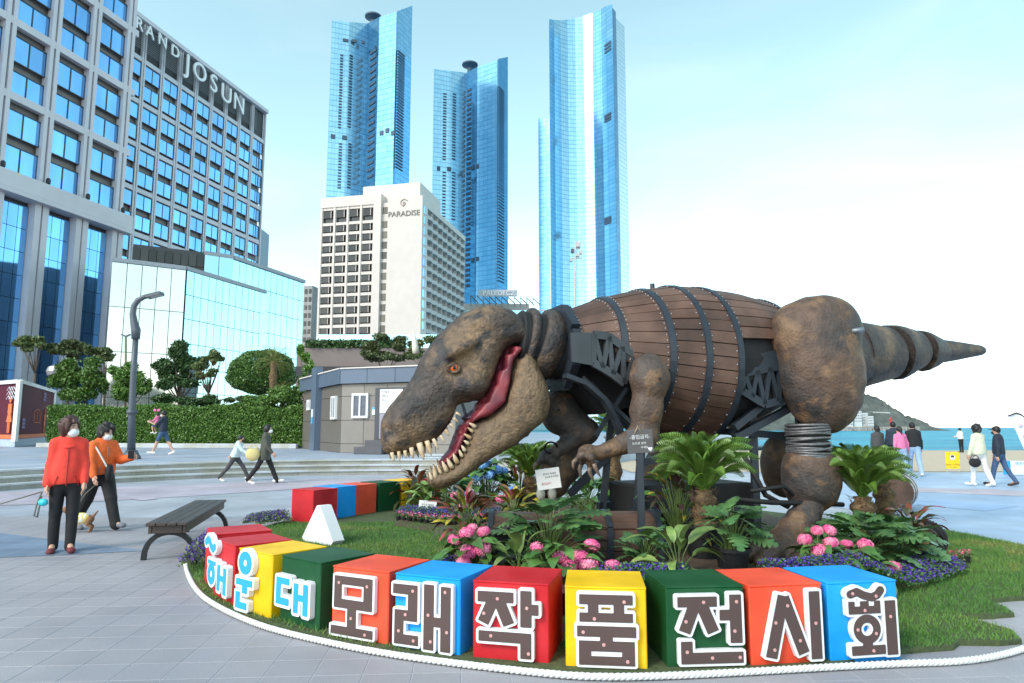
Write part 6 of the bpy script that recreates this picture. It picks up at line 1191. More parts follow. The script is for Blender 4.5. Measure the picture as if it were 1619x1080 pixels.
# ================================================================ PEOPLE AND DOG
m_sk = M('skin_tone', (.56, .33, .24), .55, v=.05); m_hair = M('black_hair', (.012, .010, .010), .5, v=.3, sc=60, stretch=(1, 1, .2)); m_hairb = M('brown_hair', (.055, .018, .014), .5, v=.3, sc=60); m_mk = M('face_mask_white', (.82, .84, .86), .6, v=0); m_mkb = M('face_mask_black', (.015, .015, .017), .6, v=0)
def cloth(name, rgb, v=.12, **k): return M(name, rgb, .8, v=v, sc=14, bump=.3, bsc=18, bdist=.02, **k)
def hand_mesh(name, W_, dirv, side, fwd, root, curl=.35, s=1.):
    d = Vector(dirv).normalized(); f = Vector(fwd); f = (f - d * f.dot(d)).normalized(); sd_ = d.cross(f).normalized(); W_ = Vector(W_); prim = [(W_, W_ + d * .075 * s, .026 * s, .03 * s)]; pal = W_ + d * .06 * s
    for i in range(4):
        o = (i - 1.5) * .0195 * s; b = W_ + d * .08 * s + f * o; L = (.066, .076, .07, .054)[i] * s; m1 = b + d * L * .55 + sd_ * side * curl * .018; e = m1 + (d * (1 - curl) + sd_ * side * curl).normalized() * L * .5; prim += [(b, m1, .0095 * s, .009 * s), (m1, e, .009 * s, .0075 * s)]
    tb_ = W_ + d * .025 * s + f * .03 * s; m1 = tb_ + (f * .7 + d * .7) * .035 * s; prim += [(tb_, m1, .012 * s, .0105 * s), (m1, m1 + (d * .95 + f * .15) * .03 * s, .0105 * s, .0085 * s)]
    def fn(P):
        q = None
        for a, b, ra, rb in prim: e = cap_(P, tuple(a), tuple(b), ra, rb); q = e if q is None else smin(q, e, .008)
        return q
    lo = np.min([tuple(p[0]) for p in prim] + [tuple(p[1]) for p in prim], axis=0) - .04; hi = np.max([tuple(p[0]) for p in prim] + [tuple(p[1]) for p in prim], axis=0) + .04
    V, F = snet(fn, lo, hi, .0065); me = rawmesh(name, V, F); me.polygons.foreach_set('use_smooth', [True] * len(F)); return ob(name, me, root, m_sk, world=False)
def person(loc, yaw, label, h=1.62, legs=((0, 0), (0, 0)), arms=((0, 8, 10), (0, 8, 10)), top=None, bottom=None, hairm=None, hair='short', mask='white', shoes=None, lean=0., turn=0., nod=0., hem=.0, sleeve=1.0, shorts=False, skirt=0., cap=None, group=None, res=.019, coat=.0, wide=1., fat=1., pleg=1., loose=1.):
    """figure facing local +Y; angles in degrees (thigh forward, knee bend) and (arm forward, outward, elbow bend) for left, right"""
    k = h / 1.66; top = top or MATS['cloth_navy']; hairm = hairm or m_hair
    root = bpy.data.objects.new('person', None); C.objects.link(root); root.location = loc; root.rotation_euler = (0, 0, yaw); tag(root, label, 'person', group)
    J = {}
    for i, s in ((0, -1), (1, 1)):
        a, kb = R(legs[i][0]), R(legs[i][1]); hp = Vector((s * .088, 0, 0)); kn = hp + Vector((s * .01, math.sin(a), -math.cos(a))) * .41; an = kn + Vector((0, math.sin(a - kb), -math.cos(a - kb))) * .40; J['hip', i], J['knee', i], J['ank', i] = hp, kn, an; J['toe', i] = an + Vector((s * .02, math.cos((a - kb) * .75) * .17, -.055 + math.sin((a - kb) * .75) * .17 * .8))
    zmin = min(min(J['ank', i].z - .075, J['toe', i].z - .028) for i in (0, 1)); up = Vector((0, 0, -zmin))
    for q in J: J[q] = J[q] + up
    pel = up.copy(); ln = R(lean); dn = Vector((0, math.sin(ln), math.cos(ln))); ch = pel + dn * .36; nk = pel + dn * .52; hc = nk + Vector((0, .03 + .04 * math.sin(R(nod)), .125))
    for i, s in ((0, -1), (1, 1)):
        f, o, e = (R(q) for q in arms[i]); sh = pel + dn * .455 + Vector((s * .16 * wide, 0, 0)); d1 = Vector((s * math.sin(o), math.sin(f) * math.cos(o), -math.cos(f) * math.cos(o))); el = sh + d1 * .275; d2 = Vector((s * math.sin(o) * .4, math.sin(f + e), -math.cos(f + e))).normalized(); J['sh', i], J['el', i], J['wr', i], J['hd', i] = sh, el, el + d2 * .235, d2
    c3 = lambda v: tuple(v * k)
    HM = RZ(R(turn)) @ RX(R(-nod)); hq = lambda x, y, z: c3(hc + (HM.to_3x3() @ Vector((x, y, z))))
    def f_body(P):
        d = ell_(P, c3(hc), (.074 * k, .092 * k, .113 * k), HM); d = smin(d, ell_(P, hq(0, .045, -.045), (.052 * k, .055 * k, .068 * k), HM), .03); d = smin(d, cap_(P, hq(0, .088, .0), hq(0, .105, -.028), .010 * k, .014 * k), .015)
        for s in (-1, 1): d = smin(d, ell_(P, hq(s * .076, -.005, -.01), (.012 * k, .022 * k, .032 * k), HM), .01)
        d = smin(d, cap_(P, c3(nk - dn * .05), c3(hc - Vector((0, .02, .07))), .054 * k, .05 * k), .03); d = smin(d, ell_(P, c3(pel + dn * .33), (.15 * k, .095 * k, .21 * k)), .05); d = smin(d, ell_(P, c3(pel + dn * .05), (.145 * k, .10 * k, .13 * k)), .06); d = smin(d, cap_(P, c3(J['sh', 0]), c3(J['sh', 1]), .05 * k), .04)
        for i in (0, 1):
            d = smin(d, cap_(P, c3(J['hip', i]), c3(J['knee', i]), .078 * k, .052 * k), .04); d = smin(d, cap_(P, c3(J['knee', i]), c3(J['ank', i]), .053 * k, .036 * k), .02); d = smin(d, ell_(P, c3(J['knee', i].lerp(J['ank', i], .3) + Vector((0, -.018, 0))), (.045 * k, .048 * k, .10 * k)), .03) if shorts else d; d = smin(d, cap_(P, c3(J['ank', i]), c3(J['toe', i]), .036 * k, .028 * k), .02)
            d = smin(d, cap_(P, c3(J['sh', i]), c3(J['el', i]), .045 * k, .037 * k), .03); d = smin(d, cap_(P, c3(J['el', i]), c3(J['wr', i]), .036 * k, .025 * k), .02)
        return d
    al = np.array([c3(q) for kk, q in J.items() if kk[0] != 'hd'] + [c3(hc + Vector((0, 0, .14)))]); lo, hi = al.min(0) - .2, al.max(0) + .2; lo[2] = -.05
    def part(name, fn, mat, lo_=None, hi_=None, rs_=None):
        V, F = snet(fn, lo if lo_ is None else lo_, hi if hi_ is None else hi_, rs_ or res); me = rawmesh(name, V, F); me.polygons.foreach_set('use_smooth', [True] * len(F)); return ob(name, me, root, mat, world=False)
    part('body', f_body, m_sk)
    hz_ = pel.z * k - (hem + coat) * k
    def f_top(P):
        d = ell_(P, c3(pel + dn * .32), (.168 * k * wide * fat, .125 * k * fat, .27 * k)); d = smin(d, np.minimum(*[cap_(P, c3(J['sh', i] + Vector((0, 0, -.02))), c3(nk - dn * .03), .058 * k, .058 * k) for i in (0, 1)]), .06)
        d = smin(d, ell_(P, c3(pel + dn * .06 - Vector((0, 0, coat * .5))), (.202 * k * max(wide, .97) * fat, .152 * k * fat, (.27 + coat * .7) * k)), .08)
        d = np.maximum(d, hz_ - P[:, 2])
        for i in (0, 1):
            d = smin(d, cap_(P, c3(J['sh', i]), c3(J['el', i]), .066 * k * loose, .056 * k * loose), .035)
            if sleeve > .6: d = smin(d, cap_(P, c3(J['el', i]), c3(J['el', i].lerp(J['wr', i], sleeve)), .055 * k * loose, .043 * k * loose), .02)
        nb = ell_(P, c3(nk + Vector((0, .035, .055))), (.06 * k, .055 * k, .06 * k))
        d = smin(d, cap_(P, c3(nk - dn * .03), c3(nk + dn * .012), .066 * k, .06 * k), .02); d = np.maximum(d, -nb)
        Q = P * np.array([1, 1, .45]); return d + wob(Q, 34, .006, 21) + wob(P, 14, .005, 22)
    part('jacket', f_top, top)
    if bottom is not None:
        cz = np.mean([J['knee', 0].z, J['knee', 1].z]) * k
        def f_bot(P):
            d = ell_(P, c3(pel + Vector((0, -.01, .02))), (.16 * k * fat, .125 * k * fat, .16 * k))
            for i in (0, 1):
                d = smin(d, cap_(P, c3(J['hip', i]), c3(J['knee', i]), .095 * k * pleg, .07 * k * pleg), .05)
                if not shorts: d = smin(d, cap_(P, c3(J['knee', i]), c3(J['ank', i].lerp(J['knee', i], -.07)), .068 * k * pleg, .058 * k * pleg), .02)
            d = np.maximum(d, P[:, 2] - (pel.z + .14) * k)
            if shorts: d = np.maximum(d, cz + .02 - P[:, 2])
            Q = P * np.array([1, 1, .5]); return d + wob(Q, 32, .005, 31)
        part('trousers' if not shorts else 'shorts', f_bot, bottom)
    for i in (0, 1):
        an, to = J['ank', i], J['toe', i]; fd = (to - an); fd.z = 0; fd = fd.normalized(); tl = to - an; heel = an - fd * .035 + Vector((0, 0, -.042)) if True else an
        if tl.z > -.03: heel = an - tl.normalized() * .03 + Vector((0, -.03, -.03))
        def f_sh(P): return np.maximum(smin(smin(cap_(P, c3(heel), c3(to), .042 * k, .036 * k), ell_(P, c3(to), (.047 * k, .055 * k, .034 * k)), .02), cap_(P, c3(an + Vector((0, 0, -.01))), c3(heel), .043 * k, .042 * k), .02), -P[:, 2] + .001)
        pts = np.array([c3(an), c3(to), c3(heel)]); part('shoe', f_sh, shoes or MATS['shoe_dark'], pts.min(0) - .09, pts.max(0) + .09, .011)
    for i, s in ((0, -1), (1, 1)): o = hand_mesh('hand', c3(J['wr', i]), J['hd', i], -s * (1 if True else 1), (0, 1, 0.01) if abs(J['hd', i].y) < .9 else (0, 0, 1), root, .45, k)
    hl, hh = np.array(c3(hc)) - .24 * k, np.array(c3(hc)) + .22 * k; hl[2] -= .25 * k if hair in ('long', 'tail') else 0
    def f_hair(P):
        b = 1.38 if hair == 'curly' else 1.1; d = ell_(P, hq(0, -.016, .03), (.083 * k * b, .095 * k * b, .10 * k * b), HM)
        if hair in ('curly', 'bob'): d = smin(d, ell_(P, hq(0, -.04, -.01), (.096 * k, .085 * k, .105 * k), HM), .03)
        if hair == 'long': d = smin(d, ell_(P, hq(0, -.06, -.10), (.085 * k, .05 * k, .2 * k), HM), .04)
        if hair == 'tail': d = smin(d, cap_(P, hq(0, -.1, .02), hq(0, -.13, -.26), .04 * k, .02 * k), .03)
        face = ell_(P, hq(0, .115, -.05), (.085 * k, .10 * k, .125 * k), HM); d = smax(d, -face, .015)
        return d + wob(P, 70 if hair == 'curly' else 60, .013 if hair == 'curly' else .003, 41)
    part('hair', f_hair, hairm, hl, hh, .009)
    if mask:
        def f_mask(P): return np.maximum(np.maximum(ell_(P, hq(0, .047, -.05), (.067 * k, .072 * k, .064 * k), HM), -ell_(P, hq(0, .0, -.045), (.07 * k, .075 * k, .09 * k), HM)), -1)
        part('face_mask', f_mask, m_mkb if mask == 'black' else m_mk, hl, hh, .007)
    mb = MB(); mw = MB()
    for s in (-1, 1): mb.ball(hq(s * .031, .082, .012), (.011 * k, .008 * k, .0065 * k), 8); mw.tube([hq(s * .016, .091, .033), hq(s * .034, .088, .036), hq(s * .05, .074, .03)], .004 * k, 5)
    mb.build('eyes', M('eye_dark', (.02, .012, .01), .2, v=0), root, world=False); mw.build('eyebrows', hairm, root, world=False)
    if cap is not None:
        def f_cap(P):
            d = np.maximum(ell_(P, hq(0, -.005, .045), (.092 * k, .108 * k, .085 * k), HM), -(P - np.array(hq(0, 0, .045))) @ np.array(HM.to_3x3() @ Vector((0, .05, 1)).normalized())); br = np.maximum(ell_(P, hq(0, .12, .045), (.07 * k, .075 * k, .012 * k), HM), -1); return smin(d, br, .01)
        part('cap', f_cap, cap, hl, hh, .009)
    root['_k'] = k; return root, J, k, root
for n_, c in (('cloth_navy', (.02, .03, .05)), ('cloth_red', (.80, .055, .035)), ('cloth_orange', (.78, .135, .025)), ('cloth_black', (.012, .012, .014)), ('cloth_charcoal', (.06, .058, .06)), ('cloth_denim', (.05, .10, .2)), ('cloth_paledenim', (.30, .43, .58)), ('cloth_mint', (.52, .62, .64)), ('cloth_olive', (.065, .07, .055)), ('cloth_cream', (.62, .64, .46)), ('cloth_white', (.68, .67, .63)), ('cloth_pink', (.72, .18, .35)), ('shoe_dark', (.05, .035, .03)), ('shoe_white', (.75, .74, .72)), ('shoe_maroon', (.16, .03, .035)), ('shoe_grey', (.16, .17, .2))): cloth(n_, c)
q = MATS
def place(x, y, z=0.): return G(x, y, z)
p = place(96, 873); person(p, R(-148), 'woman in a red jacket and white mask standing beside the bench', 1.60, ((3, 0), (-3, 2)), ((6, 7, 18), (-2, 7, 16)), q['cloth_red'], q['cloth_black'], m_hairb, 'curly', 'white', q['shoe_maroon'], turn=42, fat=.98, wide=.93, res=.013, hem=.05, loose=1.05); PR1 = p
p = place(152, 838); person(p, R(-118), 'woman in an orange jacket walking a small dog', 1.58, ((26, 6), (-20, 16)), ((22, 16, 78), (10, 10, 22)), q['cloth_orange'], q['cloth_black'], m_hair, 'curly', 'white', q['shoe_grey'], lean=4, turn=8, nod=14, fat=1.08, res=.013, pleg=1.25, loose=1.1); PR2 = p
p = place(256, 719, TZ); person(p, R(88), 'man in a cap carrying a child past the hedge', 1.74, ((24, 4), (-22, 12)), ((38, 8, 75), (32, 8, 80)), q['cloth_navy'], q['cloth_denim'], m_hair, 'short', 'white', q['shoe_white'], shorts=True, sleeve=.2, cap=cloth('cap_grey', (.07, .075, .085))); PM = p
p = place(370, 761); person(p, R(-86), 'boy in a pale top running hand in hand with the woman', 1.36, ((38, 12), (-30, 10)), ((-48, 10, 12), (42, 12, 15)), q['cloth_mint'], q['cloth_charcoal'], m_hair, 'short', 'black', q['shoe_white'], lean=16, loose=1.15)
p = place(417, 765); person(p, R(-80), 'woman in a dark olive coat carrying a straw bag', 1.62, ((24, 2), (-24, 12)), ((-16, 12, 20), (10, 8, 30)), q['cloth_olive'], q['cloth_black'], m_hair, 'bob', 'white', q['shoe_white'], coat=.2, lean=3); PW = p
p = place(1448, 753); person(p, R(-12), 'man in a black sweater and pale jeans walking toward the sea', 1.66, ((14, 4), (-14, 10)), ((-10, 16, 14), (8, 14, 12)), q['cloth_black'], q['cloth_paledenim'], m_hair, 'short', None, q['shoe_white'], pleg=1.1)
p = place(1427, 753.5); person(p, R(8), 'girl in a pink and denim top with a ponytail', 1.52, ((8, 2), (-8, 6)), ((-8, 14, 10), (6, 26, 10)), q['cloth_pink'], q['cloth_paledenim'], m_hair, 'tail', None, q['shoe_white'], pleg=1.2); PG = p
p = place(1417, 748); person(p, R(-20), 'man with a black backpack walking beyond the girl', 1.68, ((10, 2), (-10, 6)), ((-6, 12, 10), (6, 12, 10)), q['cloth_navy'], q['cloth_black'], m_hair, 'short', 'white', q['shoe_white']); PB = p
p = place(1391, 748); person(p, R(0), 'dark-haired person standing behind the cycad', 1.56, ((0, 0), (0, 0)), ((0, 8, 10), (0, 8, 10)), q['cloth_charcoal'], q['cloth_black'], m_hair, 'long', None, None)
p = place(1552, 769); person(p, R(22), 'woman in a pale cream jacket with white trousers and black handbag', 1.56, ((16, 10), (-12, 12)), ((4, 14, 16), (8, 10, 12)), q['cloth_cream'], q['cloth_white'], m_hair, 'curly', None, q['shoe_white'], fat=1.12, pleg=1.12, hem=.04, loose=1.15); PH1 = p
p = place(1584, 768); person(p, R(40), 'man in a navy shirt and dark cap walking beside the cream jacket', 1.54, ((18, 8), (-16, 14)), ((-10, 14, 14), (12, 12, 14)), q['cloth_navy'], q['cloth_denim'], m_hair, 'short', 'black', q['shoe_dark'], cap=q['cloth_black'], fat=1.05)
p = Vector(AT(1520, 706, 42.)); p.z = .02; person(p, R(10), 'distant figure in dark clothes standing on the beach', 1.45, ((0, 0), (0, 0)), ((20, 8, 60), (20, 8, 60)), q['cloth_white'], q['cloth_black'], m_hair, 'short', None, None, res=.025)
def front_detail(root_p, yaw, h, col, zip_, z0, z1, w_):
    r_ = [o for o in C.objects if o.name.startswith('person') and (o.location - root_p).length < .01][0]; jk = [c for c in r_.children if c.name.startswith('jacket')][0]; V = np.array([v.co[:] for v in jk.data.vertices])
    mb = MB(); pts = []
    for z in np.linspace(z0, z1, 9):
        q = V[(np.abs(V[:, 2] - z) < .03) & (np.abs(V[:, 0]) < .03)]
        if len(q): pts.append((0, q[:, 1].max() + .002, z))
    if len(pts) > 2: mb.tube(pts, .006, 5); mb.build('zip', zip_, jk, world=False)
    for s in (-1, 1):
        p_ = []
        for z in (z0 + .06, z0 + .12, z0 + .18):
            q = V[(np.abs(V[:, 2] - z) < .03) & (np.abs(V[:, 0] - s * (.11 - (z - z0 - .12) * .3)) < .02)]
            if len(q): p_.append((s * (.11 - (z - z0 - .12) * .3), q[:, 1].max() + .001, z))
        if len(p_) > 1: mb = MB(); mb.tube(p_, .005, 5); mb.build('pocket_seam', zip_, jk, world=False)
    q = V[np.abs(V[:, 2] - (z1 + .02)) < .04]; mb = MB(); mb.tube([(.075 * math.cos(t), .03 + .075 * math.sin(t), z1 + .05 - .03 * math.sin(t)) for t in np.linspace(0, 6.283, 21)], .022, 8); mb.build('collar', col, jk, world=False, smooth=True)
front_detail(PR1, 0, 1.6, q['cloth_red'], M('zip_dark_red', (.35, .02, .02), .5), .74, 1.24, .2); front_detail(PR2, 0, 1.58, q['cloth_orange'], M('zip_grey', (.25, .22, .22), .5), .76, 1.22, .2)
# the child in the man's arms
c = PM + Vector((-.23, -.06, .80)); person(c, R(80), 'small child in pink carried in front of the man', .86, ((55, 70), (45, 70)), ((30, 20, 40), (30, 20, 40)), q['cloth_pink'], q['cloth_denim'], m_hair, 'bob', 'white', q['shoe_white'], shorts=True, res=.014)
bw_ = empty('hair_bow', c + Vector((-.02, -.05, .9)), 0, 'pink ribbon bow on the child\'s head', 'hair bow')
for s in (-1, 1): mb = MB(); mb.ball((s * .075, 0, .02), (.065, .03, .055), 10); mb.build('loop', q['cloth_pink'], bw_, smooth=True, world=False)
# things carried
def bag(name, p, w_, h_, dp, mat, lab, hd, rz=0.):
    root = empty(name, p, rz, lab, 'bag'); V, F = snet(lambda P: np.maximum(ell_(P, (0, 0, h_ * .45), (w_ * .56, dp * .6, h_ * .62)), P[:, 2] - h_ * .95) + wob(P, 20, .004, 2), (-w_, -dp, -h_ * .4), (w_, dp, h_ * 1.3), .012); me = rawmesh('bag_body', V, F); me.polygons.foreach_set('use_smooth', [True] * len(F)); ob('bag_body', me, root, mat, world=False)
    for s in (-1, 1): mb = MB(); mb.tube([(w_ * .32 * math.cos(t), s * dp * .25, h_ * .85 + hd * math.sin(t)) for t in np.linspace(0, math.pi, 9)], .009, 6); mb.build('strap', mat, root, smooth=True, world=False)
bag('straw_bag', PW + Vector((-.26, -.18, .66)), .34, .3, .18, M('woven_straw', (.60, .50, .22), .8, v=.25, sc=50), 'yellow straw tote bag hanging from the woman in olive', .12, R(10)); bag('handbag', PH1 + Vector((-.20, -.12, .52)), .30, .2, .13, q['cloth_black'], 'black handbag held by the woman in the cream jacket', .1, R(10)); bag('shoulder_bag', PR2 + Vector((.20, -.12, .74)), .2, .22, .09, q['cloth_black'], 'small black shoulder bag at the hip of the woman in orange', .04, R(-60))
mb = MB(); mb.tube([PR2 + Vector(v) for v in ((-.05, -.17, 1.30), (.08, -.19, 1.12), (.19, -.17, .93))], .012, 6); ss = mb.build('bag_strap', q['cloth_white']); tag(ss, 'white strap across the chest of the woman in orange', 'strap')
bp_ = empty('backpack', PB + Vector((.05, -.2, .95)), R(-20), 'black backpack on the man beyond the girl', 'backpack'); mb = MB(); mb.bbox((0, 0, .2), (.3, .16, .42), .05); mb.build('pack', q['cloth_black'], bp_, world=False); mb = MB(); mb.bbox((0, -.09, .12), (.22, .05, .18), .02); mb.build('pocket', q['cloth_charcoal'], bp_, world=False); mb = MB(); mb.box((0, -.085, .33), (.3, .012, .02)); mb.build('reflective_stripe', q['cloth_white'], bp_, world=False)
# phone, leashes, waste-bag pouch
ph = PR2 + Vector((.46, -.04, 1.10)); o = MB().bbox((0, 0, 0), (.08, .03, .12), .01, T(*ph) @ RZ(.4)).build('phone', q['cloth_black']); tag(o, 'black phone held up by the woman in orange', 'phone')
hd1 = PR1 + Vector((-.20, -.13, .73)); mb = MB(); mb.tube([hd1, hd1 + Vector((-.03, -.02, -.12)), hd1 + Vector((-.06, -.02, -.28)), hd1 + Vector((-.02, -.02, -.3)), hd1 + Vector((0, 0, -.05))], .009, 6); mb.tube([hd1, hd1 + Vector((-.6, .05, -.17)), hd1 + Vector((-1.3, .1, -.33))], .008, 6); o = mb.build('leash', M('leash_grey', (.14, .14, .12), .7), smooth=True); tag(o, 'grey leash looped in the hand of the woman in red', 'leash')
o = MB().ball(hd1 + Vector((.05, -.04, -.12)), (.06, .04, .045), 10).build('waste_bag_pouch', M('cyan_plastic', (.03, .5, .6), .4), smooth=True); tag(o, 'small cyan pouch hanging from the grey leash', 'pouch')
DG = G(128, 842); dog = empty('dog', DG, R(15), 'small brown dog in a yellow striped vest beside the woman in orange', 'dog')
def f_dog(P):
    d = smin(ell_(P, (0, 0, .19), (.15, .065, .075)), ell_(P, (-.09, 0, .2), (.085, .07, .085)), .03); d = smin(d, cap_(P, (-.13, 0, .24), (-.19, 0, .31), .042, .04), .03); d = smin(d, ell_(P, (-.21, 0, .33), (.055, .045, .045)), .02); d = smin(d, cap_(P, (-.24, 0, .32), (-.285, 0, .31), .024, .016), .015)
    for s in (-1, 1):
        d = smin(d, cap_(P, (-.19, s * .035, .36), (-.17, s * .05, .41), .017, .008), .01); d = smin(d, cap_(P, (-.1, s * .04, .17), (-.11, s * .042, .09), .03, .02), .02); d = smin(d, cap_(P, (-.11, s * .042, .09), (-.12, s * .042, .015), .018, .016), .01)
        d = smin(d, cap_(P, (.11, s * .04, .18), (.085, s * .045, .12), .042, .028), .02); d = smin(d, cap_(P, (.085, s * .045, .12), (.135, s * .045, .08), .024, .017), .01); d = smin(d, cap_(P, (.135, s * .045, .08), (.115, s * .045, .015), .016, .016), .01)
    return smin(d, cap_(P, (.14, 0, .22), (.2, 0, .3), .02, .01), .02)
V, F = snet(f_dog, (-.34, -.12, -.01), (.26, .12, .46), .008); me = rawmesh('dog_body', V, F); me.polygons.foreach_set('use_smooth', [True] * len(F)); ob('body', me, dog, M('dog_fur', (.24, .12, .06), .8, v=.3, sc=60), world=False)
V, F = snet(lambda P: np.maximum(ell_(P, (-.01, 0, .195), (.14, .078, .086)), np.abs(P[:, 0] + .01) - .105), (-.2, -.12, .08), (.2, .12, .32), .008); me = rawmesh('vest', V, F); ob('vest', me, dog, M('vest_yellow', (.75, .55, .12), .7, rgb2=(.7, .68, .6), msc=30, lo=.48, hi=.52), world=False)
mb = MB(); mb.tube([DG + Vector((-.12, 0, .3)), DG + Vector((.05, -.05, .55)), PR2 + Vector((.1, -.26, .68))], .007, 6); o = mb.build('leash', MATS['leash_grey'], smooth=True); tag(o, 'dark leash from the small dog to the woman in orange', 'leash')
# ================================================================ STREET FURNITURE, CART, SIGNS
m_lamp = M('lamp_post_grey', (.085, .10, .12), .45, .3, v=.08)
lb = G(207, 726, TZ); YL = lb.y; lamp = empty('street_lamp', lb, 0, 'tall grey street lamp with curved neck on the terrace', 'street lamp')
pz = lambda x, y: AT(x, y, YL)
mb = MB(); mb.lathe([(.30, 0), (.30, .06), (.24, .16), (.17, .3)], 16, T(*lb)); mb.build('base', m_lamp, lamp, smooth=True); mb = MB(); mb.tube([lb + Vector((0, 0, .2)), pz(208.5, 650), pz(211, 590), pz(214.5, 535)], [.13, .115, .10, .09], 14); mb.build('pole', m_lamp, lamp, smooth=True)
mb = MB(); mb.tube([pz(208.5, 655), pz(208.7, 648)], .165, 14); mb.build('collar', m_lamp, lamp, smooth=True)
mb = MB(); mb.tube([pz(214.5, 536), pz(215, 522), pz(212, 510), pz(210, 496), pz(212, 484), pz(218, 475), pz(227, 470), pz(236, 468)], [.13, .15, .12, .10, .095, .09, .08, .07], 12); mb.build('curved_arm', m_lamp, lamp, smooth=True)
a, b = pz(233, 469.5), pz(256, 464); mb = MB(); mb.beam(a, b, .34, .11); mb.build('lamp_head', m_lamp, lamp); mb = MB(); mb.beam(a.lerp(b, .3) - Vector((0, 0, .062)), b - Vector((0, 0, .062)), .26, .02); mb.build('lens', M('lamp_lens', (.35, .36, .36), .3), lamp)
# camera pole behind the sculpture
cp = AT(908, 690, 48); cp.z = 0; pole = empty('camera_pole', cp, 0, 'thin pale camera pole in front of the curved skyscraper', 'pole'); m_pg = M('pale_grey_metal', (.45, .46, .47), .5, .2); pq = lambda x, y: AT(x, y, 48)
mb = MB(); mb.tube([cp, pq(909, 470), pq(910, 380)], [.14, .1, .06], 10); mb.build('mast', m_pg, pole)
for x0, x1, y in ((903, 917, 393), (901, 920, 408), (850, 935, 490)): mb = MB(); mb.tube([pq(x0, y + 1), pq(x1, y)], .05, 6); mb.build('crossarm', m_pg, pole)
for x, y, w_, h_ in ((914, 387, .35, .4), (905, 397, .22, .3), (918, 399, .24, .3), (903, 412, .2, .2), (913, 404, .3, .2)): mb = MB(); mb.bbox(pq(x, y), (w_, .3, h_), .03); mb.build('camera_housing', m_pg if x != 905 else m_lamp, pole)
# path light beside the pavilion
sl = AT(199, 690, 41); sl.z = TZ; pl_ = empty('path_light', sl, 0, 'slim double-headed path light before the mirrored pavilion', 'street lamp'); mb = MB(); mb.tube([sl, AT(199, 531, 41)], .06, 8); mb.build('pole', M('bronze_pole', (.22, .15, .09), .5), pl_)
for s in (-1, 1): mb = MB(); mb.beam(AT(199, 532, 41), AT(199 + 7 * s, 529, 41), .12, .08); mb.build('lamp_head', m_lamp, pl_)
# wooden cart with bonnet and tyre
def cpx(x, y, Y): return AT(x, y, Y)
cart = empty('wooden_cart', GP(905, 880, 6.75), 0, 'low brown wooden cart with arched bonnet and black tyre in the flower bed', 'cart')
x0, x1 = AT(775, 850, 6.45).x, AT(1045, 850, 6.45).x; Yf, Yb = 6.45, 7.3; zt_ = AT(900, 838, Yf).z; nP = 5; xs_ = AT(868, 850, Yf).x
for i in range(nP):
    z0 = .1 + (zt_ - .1) * i / nP; z1 = .1 + (zt_ - .1) * (i + 1) / nP - .006
    for xa, xb in ((xs_, AT(965, 850, Yf).x - .004), (AT(965, 850, Yf).x + .004, x1)): mb = MB(); mb.bbox(((xa + xb) / 2, Yf + .02 + random.uniform(-.004, .004), (z0 + z1) / 2), (xb - xa, .04, z1 - z0), .004); mb.build('side_plank', m_plank, cart)
def vault(f): return (Yf + (Yb - Yf) * f, zt_ + .10 * math.sin(math.pi * f) ** .8)
for i in range(8):
    (ya_, za), (yb_, zb) = vault(i / 8 + .004), vault((i + 1) / 8 - .004)
    mb = MB(); mb.beam((x0 + .02, (ya_ + yb_) / 2, (za + zb) / 2), (x1, (ya_ + yb_) / 2, (za + zb) / 2), math.hypot(yb_ - ya_, zb - za), .025, up=(0, -(zb - za), yb_ - ya_)); mb.build('roof_plank', m_plank, cart)
for x in (x0, AT(965, 850, Yf).x, x1):
    mb = MB(); pr_ = [(x, *vault(i / 10)) for i in range(11)]
    for u, v in zip(pr_[:-1], pr_[1:]): mb.beam(Vector(u) + Vector((0, 0, .02)), Vector(v) + Vector((0, 0, .02)), .05, .025)
    mb.beam((x, Yf - .012, zt_ + .015), (x, Yf - .012, .12), .05, .025, up=(0, 1, 0)); mb.build('steel_strap', m_steel, cart)
wc = Vector((AT(812, 880, Yf - .05).x, Yf - .06, .33)); fa = [(wc.x + .36 * math.cos(t), wc.z + .33 * math.sin(t)) for t in np.linspace(.15, math.pi - .15, 13)]; mb = MB(); top_ = [(x0, zt_), (xs_, zt_)]; poly = [(x0, .14)] + [(x, z) for x, z in reversed(fa)] + [(xs_, .2), (xs_, zt_), (x0, zt_)]
mb.prism([(x, -z) for x, z in poly], -.02, .02, Matrix(((1, 0, 0, 0), (0, 0, 1, Yf + .02), (0, -1, 0, 0), (0, 0, 0, 1)))); mb.build('fender_panel', m_plank, cart)
mb = MB(); mb.box((x0 + .01, (Yf + Yb) / 2, zt_ / 2 + .06), (.03, Yb - Yf - .06, zt_ - .1)); mb.build('front_panel', m_plank, cart)
